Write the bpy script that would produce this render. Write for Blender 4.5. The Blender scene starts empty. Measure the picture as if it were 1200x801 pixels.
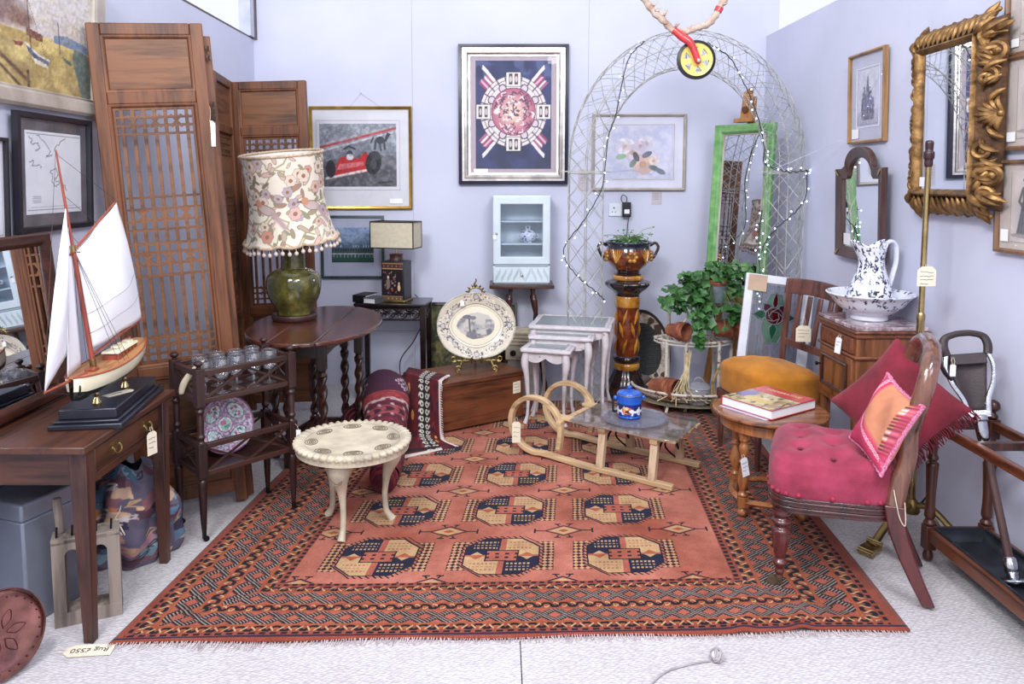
EXPOSURE = 0.36; WORLD = .85; LP1 = 64; LP2 = 58; LP3 = 5; LP4 = 80; LP5 = 52; WALLC = (203, 205, 224)
import bpy, math, random
import numpy as np
from mathutils import Vector, Matrix
SC = bpy.context.scene
COL = SC.collection
random.seed(11)
RG = np.random.default_rng(11)
pi = math.pi
sin, cos = math.sin, math.cos
def rad(a): return a * pi / 180
def Tm(x=0, y=0, z=0): return Matrix.Translation((x, y, z))
def Rx(a): return Matrix.Rotation(a, 4, 'X')
def Ry(a): return Matrix.Rotation(a, 4, 'Y')
def Rz(a): return Matrix.Rotation(a, 4, 'Z')
def Sc(x, y, z): return Matrix.Diagonal((x, y, z, 1))
def lin(c):
    c = np.asarray(c, float) / 255.
    return np.where(c <= .04045, c / 12.92, ((c + .055) / 1.055) ** 2.4)
def L4(c):
    r = lin(c); return (float(r[0]), float(r[1]), float(r[2]), 1.)

# ------------------------------------------------------------------ geometry builder
class MB:
    def __init__(s): s.v = []; s.f = []; s.m = []
    def add(s, vs, fs, M=None, mi=0):
        b = len(s.v)
        for p in vs:
            s.v.append((M @ Vector(p))[:] if M is not None else tuple(p))
        for f in fs:
            s.f.append(tuple(i + b for i in f)); s.m.append(mi)
        return s
    def box(s, x0, x1, y0, y1, z0, z1, M=None, mi=0):
        vs = [(x, y, z) for z in (z0, z1) for y in (y0, y1) for x in (x0, x1)]
        return s.add(vs, [(0, 2, 3, 1), (4, 5, 7, 6), (0, 1, 5, 4), (2, 6, 7, 3), (0, 4, 6, 2), (1, 3, 7, 5)], M, mi)
    def taper(s, x, y, z0, z1, a0, a1, dx=0, dy=0, M=None, mi=0, b0=None, b1=None):
        """square post: half size a0 at z0, a1 at z1, top moved by dx, dy"""
        b0 = a0 if b0 is None else b0; b1 = a1 if b1 is None else b1
        vs = [(x - a0, y - b0, z0), (x + a0, y - b0, z0), (x - a0, y + b0, z0), (x + a0, y + b0, z0),
              (x + dx - a1, y + dy - b1, z1), (x + dx + a1, y + dy - b1, z1), (x + dx - a1, y + dy + b1, z1), (x + dx + a1, y + dy + b1, z1)]
        return s.add(vs, [(0, 2, 3, 1), (4, 5, 7, 6), (0, 1, 5, 4), (2, 6, 7, 3), (0, 4, 6, 2), (1, 3, 7, 5)], M, mi)
    def bar(s, a, b, w, h=None, up=(0, 0, 1), M=None, mi=0):
        """rectangular bar from a to b, w wide, h high (along up)"""
        h = w if h is None else h
        a = Vector(a); b = Vector(b); t = (b - a); L = t.length; t.normalize()
        u = Vector(up); sd = t.cross(u)
        if sd.length < 1e-4: sd = t.cross(Vector((1, 0, 0)))
        sd.normalize(); u = sd.cross(t).normalized()
        vs = []
        for p in (a, b):
            for i, j in ((-1, -1), (1, -1), (-1, 1), (1, 1)):
                vs.append(p + sd * i * w / 2 + u * j * h / 2)
        return s.add(vs, [(0, 1, 3, 2), (4, 6, 7, 5), (0, 4, 5, 1), (2, 3, 7, 6), (0, 2, 6, 4), (1, 5, 7, 3)], M, mi)
    def tube(s, pts, r, n=8, closed=False, M=None, mi=0, flat=1.0, up=None, caps=True):
        P = [Vector(p) for p in pts]; N = len(P)
        rr = list(r) if hasattr(r, '__len__') else [r] * N
        tg = []
        for i in range(N):
            a = P[(i - 1) % N] if (closed or i) else P[0]
            b = P[(i + 1) % N] if (closed or i < N - 1) else P[-1]
            t = b - a
            tg.append(t.normalized() if t.length > 1e-9 else Vector((0, 0, 1)))
        u = Vector(up) if up else (Vector((0, 0, 1)) if abs(tg[0].z) < .9 else Vector((1, 0, 0)))
        vs = []
        for i in range(N):
            t = tg[i]
            u = (u - t * u.dot(t))
            if u.length < 1e-6: u = t.orthogonal()
            u.normalize(); w = t.cross(u)
            for k in range(n):
                a = 2 * pi * k / n
                vs.append(P[i] + (w * cos(a) * flat + u * sin(a)) * rr[i])
        fs = []
        for i in range(N if closed else N - 1):
            j = (i + 1) % N
            for k in range(n):
                k2 = (k + 1) % n
                fs.append((i * n + k, i * n + k2, j * n + k2, j * n + k))
        if not closed and caps:
            fs.append(tuple(range(n))[::-1]); fs.append(tuple((N - 1) * n + k for k in range(n)))
        return s.add(vs, fs, M, mi)
    def lathe(s, prof, n=24, M=None, mi=0, rf=None, caps=True):
        """prof [(r,z)] from bottom to top"""
        vs = []; N = len(prof)
        for (r, z) in prof:
            for k in range(n):
                a = 2 * pi * k / n
                q = r if rf is None else r * rf(a, z)
                vs.append((q * cos(a), q * sin(a), z))
        fs = []
        for i in range(N - 1):
            for k in range(n):
                k2 = (k + 1) % n
                fs.append((i * n + k, i * n + k2, (i + 1) * n + k2, (i + 1) * n + k))
        if caps:
            fs.append(tuple(range(n))[::-1]); fs.append(tuple((N - 1) * n + k for k in range(n)))
        return s.add(vs, fs, M, mi)
    def prism(s, poly, h, M=None, mi=0, z0=0.):
        n = len(poly)
        vs = [(x, y, z0) for x, y in poly] + [(x, y, z0 + h) for x, y in poly]
        fs = [tuple(range(n))[::-1], tuple(range(n, 2 * n))]
        for i in range(n):
            j = (i + 1) % n; fs.append((i, j, n + j, n + i))
        return s.add(vs, fs, M, mi)
    def grid(s, fn, nu, nv, M=None, mi=0, cu=False, cv=False):
        vs = []; 
        for j in range(nv + (0 if cv else 1)):
            for i in range(nu + (0 if cu else 1)):
                vs.append(fn(i / nu, j / nv))
        w = nu + (0 if cu else 1); hh = nv + (0 if cv else 1); fs = []
        for j in range(nv):
            for i in range(nu):
                i2 = (i + 1) % w; j2 = (j + 1) % hh
                fs.append((j * w + i, j * w + i2, j2 * w + i2, j2 * w + i))
        return s.add(vs, fs, M, mi)
    def ball(s, c, r, n=12, m=8, sc=(1, 1, 1), M=None, mi=0):
        c = Vector(c); vs = [c + Vector((0, 0, -r * sc[2]))]
        for j in range(1, m):
            t = -pi / 2 + pi * j / m
            for i in range(n):
                a = 2 * pi * i / n
                vs.append(c + Vector((r * sc[0] * cos(t) * cos(a), r * sc[1] * cos(t) * sin(a), r * sc[2] * sin(t))))
        vs.append(c + Vector((0, 0, r * sc[2]))); fs = []
        for i in range(n):
            fs.append((0, 1 + (i + 1) % n, 1 + i))
            b = 1 + (m - 2) * n; fs.append((b + i, b + (i + 1) % n, len(vs) - 1))
        for j in range(m - 2):
            for i in range(n):
                a = 1 + j * n + i; b = 1 + j * n + (i + 1) % n
                fs.append((a, b, b + n, a + n))
        return s.add(vs, fs, M, mi)
    def rectframe(s, w, h, prof, M=None, mi=0):
        """mitred frame in the local XZ plane, viewer at -y; prof closed list of (inset, y)"""
        vs = []; k = len(prof)
        for sx, sz in ((-1, -1), (1, -1), (1, 1), (-1, 1)):
            for d, y in prof: vs.append((sx * (w / 2 - d), y, sz * (h / 2 - d)))
        fs = []
        for c in range(4):
            c2 = (c + 1) % 4
            for i in range(k):
                j = (i + 1) % k
                fs.append((c * k + i, c2 * k + i, c2 * k + j, c * k + j))
        return s.add(vs, fs, M, mi)
    def obj(s, name, mat, parent=None, M=None, bev=0., seg=2, ang=42, sub=0, solid=0.):
        me = bpy.data.meshes.new(name)
        me.from_pydata([tuple(p) for p in s.v], [], s.f)
        for m in (mat if isinstance(mat, (list, tuple)) else [mat]): me.materials.append(m)
        me.polygons.foreach_set('use_smooth', [True] * len(s.f))
        if any(s.m): me.polygons.foreach_set('material_index', s.m)
        me.update(); me.validate()
        import bmesh
        bm = bmesh.new(); bm.from_mesh(me); bmesh.ops.recalc_face_normals(bm, faces=bm.faces); bm.to_mesh(me); bm.free()
        me.set_sharp_from_angle(angle=rad(ang))
        o = bpy.data.objects.new(name, me); COL.objects.link(o)
        if parent is not None: o.parent = parent
        if M is not None: o.matrix_local = M
        if solid:
            q = o.modifiers.new('solid', 'SOLIDIFY'); q.thickness = solid; q.offset = 0
        if bev:
            q = o.modifiers.new('bevel', 'BEVEL'); q.width = bev; q.segments = seg; q.limit_method = 'ANGLE'; q.angle_limit = rad(35)
        if sub:
            q = o.modifiers.new('sub', 'SUBSURF'); q.levels = sub; q.render_levels = sub
        return o

def tag(o, label, cat, group=None, kind=None):
    o['label'] = label; o['category'] = cat
    if group: o['group'] = group
    if kind: o['kind'] = kind
    return o
def thing(name, label, cat, loc=(0, 0, 0), rz=0., group=None, M=None):
    o = bpy.data.objects.new(name, None); COL.objects.link(o); o.empty_display_size = .05
    o.matrix_world = M if M is not None else Tm(*loc) @ Rz(rz)
    return tag(o, label, cat, group)
def struct(o): o['kind'] = 'structure'; return o
def copy_tree(o, parent=None):
    c = o.copy(); COL.objects.link(c); c.parent = parent
    for ch in list(o.children): copy_tree(ch, c)
    return c
def spl(pts, n=8, closed=False):
    """Catmull-Rom through pts"""
    P = [Vector(p) for p in pts]; N = len(P); out = []
    rng = range(N if closed else N - 1)
    for i in rng:
        if closed: a, b, c, d = P[(i - 1) % N], P[i], P[(i + 1) % N], P[(i + 2) % N]
        else: a, b, c, d = P[max(i - 1, 0)], P[i], P[i + 1], P[min(i + 2, N - 1)]
        for k in range(n):
            t = k / n
            out.append(.5 * ((2 * b) + (c - a) * t + (2 * a - 5 * b + 4 * c - d) * t * t + (3 * b - a - 3 * c + d) * t ** 3))
    if not closed: out.append(P[-1])
    return out
def sprof(p, n=5):
    return [(q[0], q[1]) for q in spl([(a, b, 0) for a, b in p], n)]

# ------------------------------------------------------------------ materials
def newmat(name):
    m = bpy.data.materials.new(name); m.use_nodes = True
    nt = m.node_tree; b = nt.nodes['Principled BSDF']
    return m, nt, b
def mat(name, c, rough=.5, metal=0., var=.18, scale=9., bump=0., bscale=60., stretch=(1, 1, 1), c2=None, spec=.5, coat=0., sheen=0., detail=4.):
    m, nt, b = newmat(name)
    N = nt.nodes; Lk = nt.links
    tc = N.new('ShaderNodeTexCoord'); mp = N.new('ShaderNodeMapping'); mp.inputs['Scale'].default_value = stretch
    Lk.new(tc.outputs['Object'], mp.inputs['Vector'])
    nz = N.new('ShaderNodeTexNoise'); nz.inputs['Scale'].default_value = scale; nz.inputs['Detail'].default_value = detail
    Lk.new(mp.outputs[0], nz.inputs['Vector'])
    cr = N.new('ShaderNodeValToRGB'); cr.color_ramp.elements[0].position = .32; cr.color_ramp.elements[1].position = .68
    c = np.asarray(c, float)
    if c2 is None: a = np.clip(c * (1 - var), 0, 255); d = np.clip(c * (1 + var * .6), 0, 255)
    else: a, d = c, np.asarray(c2, float)
    cr.color_ramp.elements[0].color = L4(a); cr.color_ramp.elements[1].color = L4(d)
    Lk.new(nz.outputs[0], cr.inputs[0]); Lk.new(cr.outputs[0], b.inputs['Base Color'])
    b.inputs['Roughness'].default_value = rough; b.inputs['Metallic'].default_value = metal
    b.inputs['Specular IOR Level'].default_value = spec
    b.inputs['Coat Weight'].default_value = coat; b.inputs['Sheen Weight'].default_value = sheen
    if bump:
        n2 = N.new('ShaderNodeTexNoise'); n2.inputs['Scale'].default_value = bscale; n2.inputs['Detail'].default_value = 3
        Lk.new(mp.outputs[0], n2.inputs['Vector'])
        bp = N.new('ShaderNodeBump'); bp.inputs['Strength'].default_value = bump; bp.inputs['Distance'].default_value = .01
        Lk.new(n2.outputs[0], bp.inputs['Height']); Lk.new(bp.outputs[0], b.inputs['Normal'])
    return m
def wood(name, c, c2, rough=.42, axis='z', scale=7., coat=0., bump=.15):
    """streaky grain running along one local axis"""
    st = {'x': (.09, 1, 1), 'y': (1, .09, 1), 'z': (1, 1, .09)}[axis]
    m, nt, b = newmat(name); N = nt.nodes; Lk = nt.links
    tc = N.new('ShaderNodeTexCoord'); mp = N.new('ShaderNodeMapping'); mp.inputs['Scale'].default_value = st
    Lk.new(tc.outputs['Object'], mp.inputs['Vector'])
    nz = N.new('ShaderNodeTexNoise'); nz.inputs['Scale'].default_value = scale * 5; nz.inputs['Detail'].default_value = 6; nz.inputs['Distortion'].default_value = .6
    n2 = N.new('ShaderNodeTexNoise'); n2.inputs['Scale'].default_value = scale * 22; n2.inputs['Detail'].default_value = 2
    n3 = N.new('ShaderNodeTexNoise'); n3.inputs['Scale'].default_value = 3.1
    for q in (nz, n2): Lk.new(mp.outputs[0], q.inputs['Vector'])
    Lk.new(tc.outputs['Object'], n3.inputs['Vector'])
    ad = N.new('ShaderNodeMath'); ad.operation = 'MULTIPLY_ADD'; ad.inputs[1].default_value = .35
    Lk.new(n2.outputs[0], ad.inputs[0]); Lk.new(nz.outputs[0], ad.inputs[2])
    a2 = N.new('ShaderNodeMath'); a2.operation = 'MULTIPLY_ADD'; a2.inputs[1].default_value = .5
    Lk.new(n3.outputs[0], a2.inputs[0]); Lk.new(ad.outputs[0], a2.inputs[2])
    cr = N.new('ShaderNodeValToRGB'); cr.color_ramp.elements[0].position = .68; cr.color_ramp.elements[1].position = 1.18 if False else 1.0
    cr.color_ramp.elements[0].color = L4(c); cr.color_ramp.elements[1].color = L4(c2)
    Lk.new(a2.outputs[0], cr.inputs[0]); Lk.new(cr.outputs[0], b.inputs['Base Color'])
    b.inputs['Roughness'].default_value = rough; b.inputs['Coat Weight'].default_value = coat; b.inputs['Coat Roughness'].default_value = .2
    if bump:
        bp = N.new('ShaderNodeBump'); bp.inputs['Strength'].default_value = bump; bp.inputs['Distance'].default_value = .004
        Lk.new(ad.outputs[0], bp.inputs['Height']); Lk.new(bp.outputs[0], b.inputs['Normal'])
    return m
def paintmat(name, rough=.6, coat=0., metal=0., bump=0., bscale=80.):
    """takes its colour from the mesh's own painted colours"""
    m, nt, b = newmat(name)
    a = nt.nodes.new('ShaderNodeAttribute'); a.attribute_name = 'Col'
    nt.links.new(a.outputs['Color'], b.inputs['Base Color'])
    b.inputs['Roughness'].default_value = rough; b.inputs['Coat Weight'].default_value = coat; b.inputs['Metallic'].default_value = metal
    if bump:
        n2 = nt.nodes.new('ShaderNodeTexNoise'); n2.inputs['Scale'].default_value = bscale
        tc = nt.nodes.new('ShaderNodeTexCoord'); nt.links.new(tc.outputs['Object'], n2.inputs['Vector'])
        bp = nt.nodes.new('ShaderNodeBump'); bp.inputs['Strength'].default_value = bump; bp.inputs['Distance'].default_value = .01
        nt.links.new(n2.outputs[0], bp.inputs['Height']); nt.links.new(bp.outputs[0], b.inputs['Normal'])
    return m
def glassmat(name, tint=(1, 1, 1), refl=.025, rough=.0, body=0., bodycol=(230, 235, 245)):
    """thin clear pane: see-through with a surface reflection"""
    m, nt, b = newmat(name); N = nt.nodes; Lk = nt.links
    tr = N.new('ShaderNodeBsdfTransparent'); tr.inputs[0].default_value = (*tint, 1)
    gl = N.new('ShaderNodeBsdfGlossy'); gl.inputs['Roughness'].default_value = rough
    lw = N.new('ShaderNodeLayerWeight'); lw.inputs[0].default_value = .5
    pw = N.new('ShaderNodeMath'); pw.operation = 'POWER'; pw.inputs[1].default_value = 4.
    ml = N.new('ShaderNodeMath'); ml.operation = 'MULTIPLY_ADD'; ml.inputs[1].default_value = .5; ml.inputs[2].default_value = refl
    mx = N.new('ShaderNodeMixShader'); Lk.new(lw.outputs['Facing'], pw.inputs[0]); Lk.new(pw.outputs[0], ml.inputs[0]); Lk.new(ml.outputs[0], mx.inputs[0])
    Lk.new(tr.outputs[0], mx.inputs[1]); Lk.new(gl.outputs[0], mx.inputs[2])
    out = N['Material Output']
    if body:
        df = N.new('ShaderNodeBsdfDiffuse'); df.inputs[0].default_value = L4(bodycol)
        m2 = N.new('ShaderNodeMixShader'); m2.inputs[0].default_value = body
        Lk.new(mx.outputs[0], m2.inputs[1]); Lk.new(df.outputs[0], m2.inputs[2]); Lk.new(m2.outputs[0], out.inputs[0])
    else: Lk.new(mx.outputs[0], out.inputs[0])
    return m
def emit(name, c, s):
    m, nt, b = newmat(name)
    b.inputs['Emission Color'].default_value = L4(c); b.inputs['Emission Strength'].default_value = s; b.inputs['Base Color'].default_value = L4(c)
    return m
def metal(name, c, rough=.3, var=.15): return mat(name, c, rough, 1., var, 14., .08, 90.)
def mirrormat(name, c=(235, 238, 242)): return mat(name, c, .015, 1., .02, 3.)

# ------------------------------------------------------------------ painted canvases (made here, in code)
def vnoise(h, w, sc, seed=0, oct=3):
    r = np.random.default_rng(seed); out = np.zeros((h, w)); amp = 1.; tot = 0.
    for o in range(oct):
        gx = max(2, int(sc * 2 ** o) + 2); gy = max(2, int(sc * 2 ** o * h / w) + 2)
        g = r.random((gy, gx))
        yy = np.linspace(0, gy - 1.001, h); xx = np.linspace(0, gx - 1.001, w)
        y0 = yy.astype(int); x0 = xx.astype(int); fy = (yy - y0)[:, None]; fx = (xx - x0)[None]
        fy = fy * fy * (3 - 2 * fy); fx = fx * fx * (3 - 2 * fx)
        a = g[np.ix_(y0, x0)]; b = g[np.ix_(y0, x0 + 1)]; c = g[np.ix_(y0 + 1, x0)]; d = g[np.ix_(y0 + 1, x0 + 1)]
        out += amp * ((a * (1 - fx) + b * fx) * (1 - fy) + (c * (1 - fx) + d * fx) * fy); tot += amp; amp *= .5
    return out / tot
class Cv:
    """a small painted picture; x to the right, y up, both 0..1; asp = width / height"""
    def __init__(s, w, h, c, asp=None):
        s.w, s.h = w, h; s.a = np.ones((h, w, 3)) * np.asarray(c, float)
        s.x = np.linspace(0, 1, w)[None, :].repeat(h, 0); s.y = np.linspace(0, 1, h)[:, None].repeat(w, 1)
        s.asp = asp or w / h; s.k = 0
    def put(s, m, c, op=1.):
        m = np.asarray(m, float) * op; s.a = s.a * (1 - m[..., None]) + np.asarray(c, float) * m[..., None]; return s
    def rect(s, x0, x1, y0, y1, c, op=1.): return s.put((s.x >= x0) & (s.x <= x1) & (s.y >= y0) & (s.y <= y1), c, op)
    def ell(s, cx, cy, rx, ry, c, rot=0., op=1., soft=0.):
        dx = (s.x - cx) * s.asp; dy = s.y - cy
        u = dx * cos(rot) + dy * sin(rot); v = -dx * sin(rot) + dy * cos(rot)
        q = np.sqrt((u / rx) ** 2 + (v / ry) ** 2)
        return s.put(np.clip((1 - q) / soft, 0, 1) if soft else q <= 1, c, op)
    def ring(s, cx, cy, r0, r1, c, op=1.):
        q = np.hypot((s.x - cx) * s.asp, s.y - cy); return s.put((q >= r0) & (q <= r1), c, op)
    def poly(s, pts, c, op=1.):
        ins = np.zeros(s.x.shape, bool); n = len(pts)
        for i in range(n):
            x1, y1 = pts[i]; x2, y2 = pts[(i + 1) % n]
            if y1 == y2: continue
            cnd = ((y1 > s.y) != (y2 > s.y)) & (s.x < (x2 - x1) * (s.y - y1) / (y2 - y1) + x1); ins ^= cnd
        return s.put(ins, c, op)
    def line(s, pts, wd, c, op=1.):
        for (x1, y1), (x2, y2) in zip(pts[:-1], pts[1:]):
            ax, ay, bx, by = x1 * s.asp, y1, x2 * s.asp, y2
            dx, dy = bx - ax, by - ay; L = dx * dx + dy * dy + 1e-12
            t = np.clip(((s.x * s.asp - ax) * dx + (s.y - ay) * dy) / L, 0, 1)
            d = np.hypot(s.x * s.asp - ax - t * dx, s.y - ay - t * dy)
            s.put(np.clip(1.5 - d / wd, 0, 1), c, op)
        return s
    def noise(s, c, sc=6, op=.5, seed=None, lo=.4, hi=.65, m=None):
        s.k += 1; n = vnoise(s.h, s.w, sc, s.k if seed is None else seed)
        q = np.clip((n - lo) / (hi - lo), 0, 1)
        return s.put(q if m is None else q * m, c, op)
    def grad(s, y0, y1, c0, c1, m=None):
        t = np.clip((s.y - y0) / (y1 - y0), 0, 1)[..., None]
        g = np.asarray(c0, float) * (1 - t) + np.asarray(c1, float) * t
        q = ((s.y >= min(y0, y1)) & (s.y <= max(y0, y1))).astype(float)
        if m is not None: q = q * m
        s.a = s.a * (1 - q[..., None]) + g * q[..., None]; return s
def cgrid(name, fn, cv, m, parent=None, M=None, cu=False, solid=0., flip=False):
    """a surface fn(u,v) carrying a painted canvas"""
    w, h = cv.w, cv.h
    us = np.linspace(0, 1, w); vs = np.linspace(0, 1, h)
    U, Vv = np.meshgrid(us, vs)
    X, Y, Z = fn(U, Vv)
    co = np.stack([X + 0 * U, Y + 0 * U, Z + 0 * U], -1).reshape(-1, 3)
    idx = np.arange(w * h).reshape(h, w)
    q = np.stack([idx[:-1, :-1], idx[:-1, 1:], idx[1:, 1:], idx[1:, :-1]], -1).reshape(-1, 4)
    if flip: q = q[:, ::-1]
    me = bpy.data.meshes.new(name)
    me.vertices.add(w * h); me.vertices.foreach_set('co', co.astype(np.float32).ravel())
    n = len(q); me.loops.add(n * 4); me.loops.foreach_set('vertex_index', q.ravel().astype(np.int32))
    me.polygons.add(n); me.polygons.foreach_set('loop_start', (np.arange(n) * 4).astype(np.int32))
    me.polygons.foreach_set('use_smooth', np.ones(n, bool))
    me.update(calc_edges=True); me.validate()
    at = me.color_attributes.new('Col', 'FLOAT_COLOR', 'POINT')
    c = np.ones((w * h, 4), np.float32); c[:, :3] = lin(np.clip(cv.a, 0, 255)).reshape(-1, 3)
    at.data.foreach_set('color', c.ravel())
    me.materials.append(m)
    o = bpy.data.objects.new(name, me); COL.objects.link(o)
    if parent is not None: o.parent = parent
    if M is not None: o.matrix_local = M
    if solid:
        k = o.modifiers.new('solid', 'SOLIDIFY'); k.thickness = solid; k.offset = 1 if flip else -1
    return o
def plate(name, cv, w, h, m, parent=None, M=None):
    """flat painted sheet in the local XZ plane seen from -y, centred"""
    return cgrid(name, lambda u, v: ((u - .5) * w, 0 * u, (v - .5) * h), cv, m, parent, M, solid=.0015)
def text(name, s, size, m, parent=None, M=None, ext=.0004):
    cu = bpy.data.curves.new('txt', 'FONT'); cu.body = s; cu.size = size; cu.extrude = ext; cu.align_x = 'CENTER'; cu.align_y = 'CENTER'
    o = bpy.data.objects.new('txt', cu); COL.objects.link(o)
    dg = bpy.context.evaluated_depsgraph_get(); me = bpy.data.meshes.new_from_object(o.evaluated_get(dg))
    bpy.data.objects.remove(o); me.name = name
    me.materials.clear(); me.materials.append(m)
    q = bpy.data.objects.new(name, me); COL.objects.link(q)
    if parent is not None: q.parent = parent
    if M is not None: q.matrix_local = M
    return q
def turned(p, n=20): return sprof(p, 4)

# ------------------------------------------------------------------ shared materials
PAINT = paintmat('painted_matt', .7); PAINTG = paintmat('painted_gloss', .22, .3); PAINTC = paintmat('painted_cloth', .9)
MAHOG = wood('mahogany', (26, 11, 11), (68, 32, 26), .3, 'z', 6, .25)
MAHOGX = wood('mahogany_x', (30, 14, 12), (74, 38, 28), .3, 'x', 6, .25)
DOAK = wood('dark_oak', (22, 11, 11), (54, 31, 28), .4, 'z', 6, .1)
DOAKX = wood('dark_oak_x', (26, 13, 12), (60, 35, 30), .4, 'x', 6, .1)
SCREEN = wood('screen_elm', (46, 22, 12), (112, 66, 38), .5, 'z', 4)
SCREENX = wood('screen_elm_x', (64, 35, 20), (120, 76, 46), .5, 'x', 4)
DESKW = wood('desk_oak', (36, 19, 15), (84, 50, 36), .4, 'x', 5, .1)
DESKY = wood('desk_oak_y', (36, 18, 13), (84, 48, 32), .36, 'y', 5, .2)
DESKZ = wood('desk_oak_z', (38, 21, 18), (82, 50, 42), .45, 'z', 5)
WALNUT = wood('walnut', (92, 52, 28), (150, 92, 54), .35, 'z', 6, .2)
GOLDOAK = wood('golden_oak', (112, 66, 34), (176, 112, 66), .3, 'z', 6, .3)
PALE = wood('pale_ash', (150, 118, 84), (206, 176, 136), .5, 'x', 5)
BLACKW = wood('black_lacquer', (16, 11, 12), (40, 26, 26), .25, 'x', 6, .3)
BRASS = metal('brass', (184, 160, 112), .26)
ABRASS = metal('aged_brass', (150, 128, 84), .42)
STEEL = metal('steel', (200, 202, 208), .18)
IRON = mat('dark_iron', (34, 30, 32), .5, .6)
CREAM = mat('cream_paint', (196, 184, 162), .55, 0, .16, 9., .12, 70.)
SHABBY = mat('shabby_white', (206, 198, 202), .5, 0, .06, 24., .1, 60.)
def distress(m, c, scale=38., cut=.66):
    nt = m.node_tree; b = nt.nodes['Principled BSDF']; src = b.inputs['Base Color'].links[0].from_socket
    nz = nt.nodes.new('ShaderNodeTexNoise'); nz.inputs['Scale'].default_value = scale; nz.inputs['Detail'].default_value = 5; nz.inputs['Roughness'].default_value = .7
    tc = nt.nodes.new('ShaderNodeTexCoord'); nt.links.new(tc.outputs['Object'], nz.inputs[0])
    g = nt.nodes.new('ShaderNodeMapRange'); g.inputs[1].default_value = cut; g.inputs[2].default_value = cut + .04; nt.links.new(nz.outputs[0], g.inputs[0])
    mx = nt.nodes.new('ShaderNodeMix'); mx.data_type = 'RGBA'; nt.links.new(g.outputs[0], mx.inputs[0]); nt.links.new(src, mx.inputs[6]); mx.inputs[7].default_value = L4(c)
    nt.links.new(mx.outputs[2], b.inputs['Base Color']); return m
distress(SHABBY, (84, 72, 72), 42., .64)
WHITEP = mat('white_paint', (222, 228, 236), .4, 0, .05, 5.)
PAPER = mat('paper', (226, 216, 194), .85, 0, .04, 6.)
WPAPER = mat('white_paper', (236, 236, 240), .85, 0, .03, 6.)
INK = mat('ink', (52, 46, 60), .8, 0, .05)
STRING = mat('string', (214, 204, 184), .9, 0, .1, 30.)
GLASS = glassmat('clear_glass'); MIRROR = mirrormat('mirror_silver')
BLACKM = mat('black_satin', (20, 20, 22), .35, 0, .1)
LEATHER = mat('dark_leather', (52, 40, 42), .55, 0, .15, 12., .15, 160.)
TERRA = mat('terracotta', (122, 64, 44), .8, 0, .0, 14., .15, 60., c2=(168, 104, 76))
GILT = mat('gilt', (88, 60, 34), .45, .7, .3, 22., .3, 40., c2=(164, 126, 78))
LEAF = mat('leaf_green', (48, 98, 44), .45, 0, .3, 20., c2=(98, 158, 84))

def hang_tag(label, loc, w=.035, h=.07, rz=0., tilt=0., lines=3, sl=.05, col=PAPER, txt=None, shape='clip', sdx=0.):
    """paper price tag hanging on a string: loc is where the string is tied"""
    t = thing('price_tag', label, 'price tag', M=Tm(*loc) @ Rz(rz) @ Ry(tilt), group=None)
    c = min(w, h) * .22
    pl = [(-w / 2, -h / 2), (w / 2, -h / 2), (w / 2, h / 2 - c), (w / 2 - c, h / 2), (-w / 2 + c, h / 2), (-w / 2, h / 2 - c)]
    Mt = Tm(sdx, -.004, -sl - h / 2)
    b = MB(); b.prism(pl, .0012, Mt @ Rx(pi / 2)); b.obj('card', col, t)
    s = MB(); s.tube(spl([(-.002, 0, 0), (-.006 + sdx * .4, -.004, -sl * .5), (sdx, -.006, -sl - c * .5), (sdx + .006, -.004, -sl * .6), (.003, 0, 0)], 5), .0009, 5); s.obj('string', STRING, t)
    k = MB(); n = 0
    for i in range(lines):
        z = h * .22 - i * h * .2; x = -w * .36
        q = []; L = w * (.72 if i < lines - 1 else .45)
        for j in range(9): q.append((x + L * j / 8, -.0022, z + random.uniform(-1, 1) * h * .035))
        k.tube(q, .0007, 4, M=Mt)
    if lines: k.obj('handwriting', INK, t)
    return t
def framed(name, label, cat, M, w, h, prof, fm, cv=None, pw=0., ph=0., mount=None, mc=None, glass=True, pm=None, inner=None, px=0., pz=0., ticket=None, oc=None):
    """a framed picture; local x right, z up, wall at y=0, viewer at -y"""
    t = thing(name, label, cat, M=M)
    f = MB(); f.rectframe(w, h, prof); f.obj('frame', fm, t, bev=.0)
    d = max(p[0] for p in prof); yb = -.008
    iw, ih = w - 2 * d + .006, h - 2 * d + .006
    if inner:
        g = MB(); g.rectframe(iw, ih, [(0, yb), (0, -.016), (inner[0], -.014), (inner[0], yb)]); g.obj('slip', inner[1], t)
    b = MB(); b.box(-iw / 2, iw / 2, -.006, -.001, -ih / 2, ih / 2); b.obj('mount', mc or WPAPER, t)
    if oc:
        b = MB(); b.rectframe(pw + oc[0], ph + oc[0], [(0, -.0065), (0, -.0085), (oc[1], -.0085), (oc[1], -.0065)], M=Tm(px, 0, pz)); b.obj('mount_line', oc[2], t)
    plate('artwork', cv, pw, ph, pm or PAINT, t, Tm(px, -.0075, pz))
    if ticket:
        b = MB(); b.box(ticket[0], ticket[0] + ticket[2], -.0125, -.0115, ticket[1], ticket[1] + ticket[3]); b.obj('price_sticker', WPAPER, t)
    if glass:
        b = MB(); b.box(-iw / 2, iw / 2, -.011, -.0095, -ih / 2, ih / 2); b.obj('glazing', GLASS, t)
    return t
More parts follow.
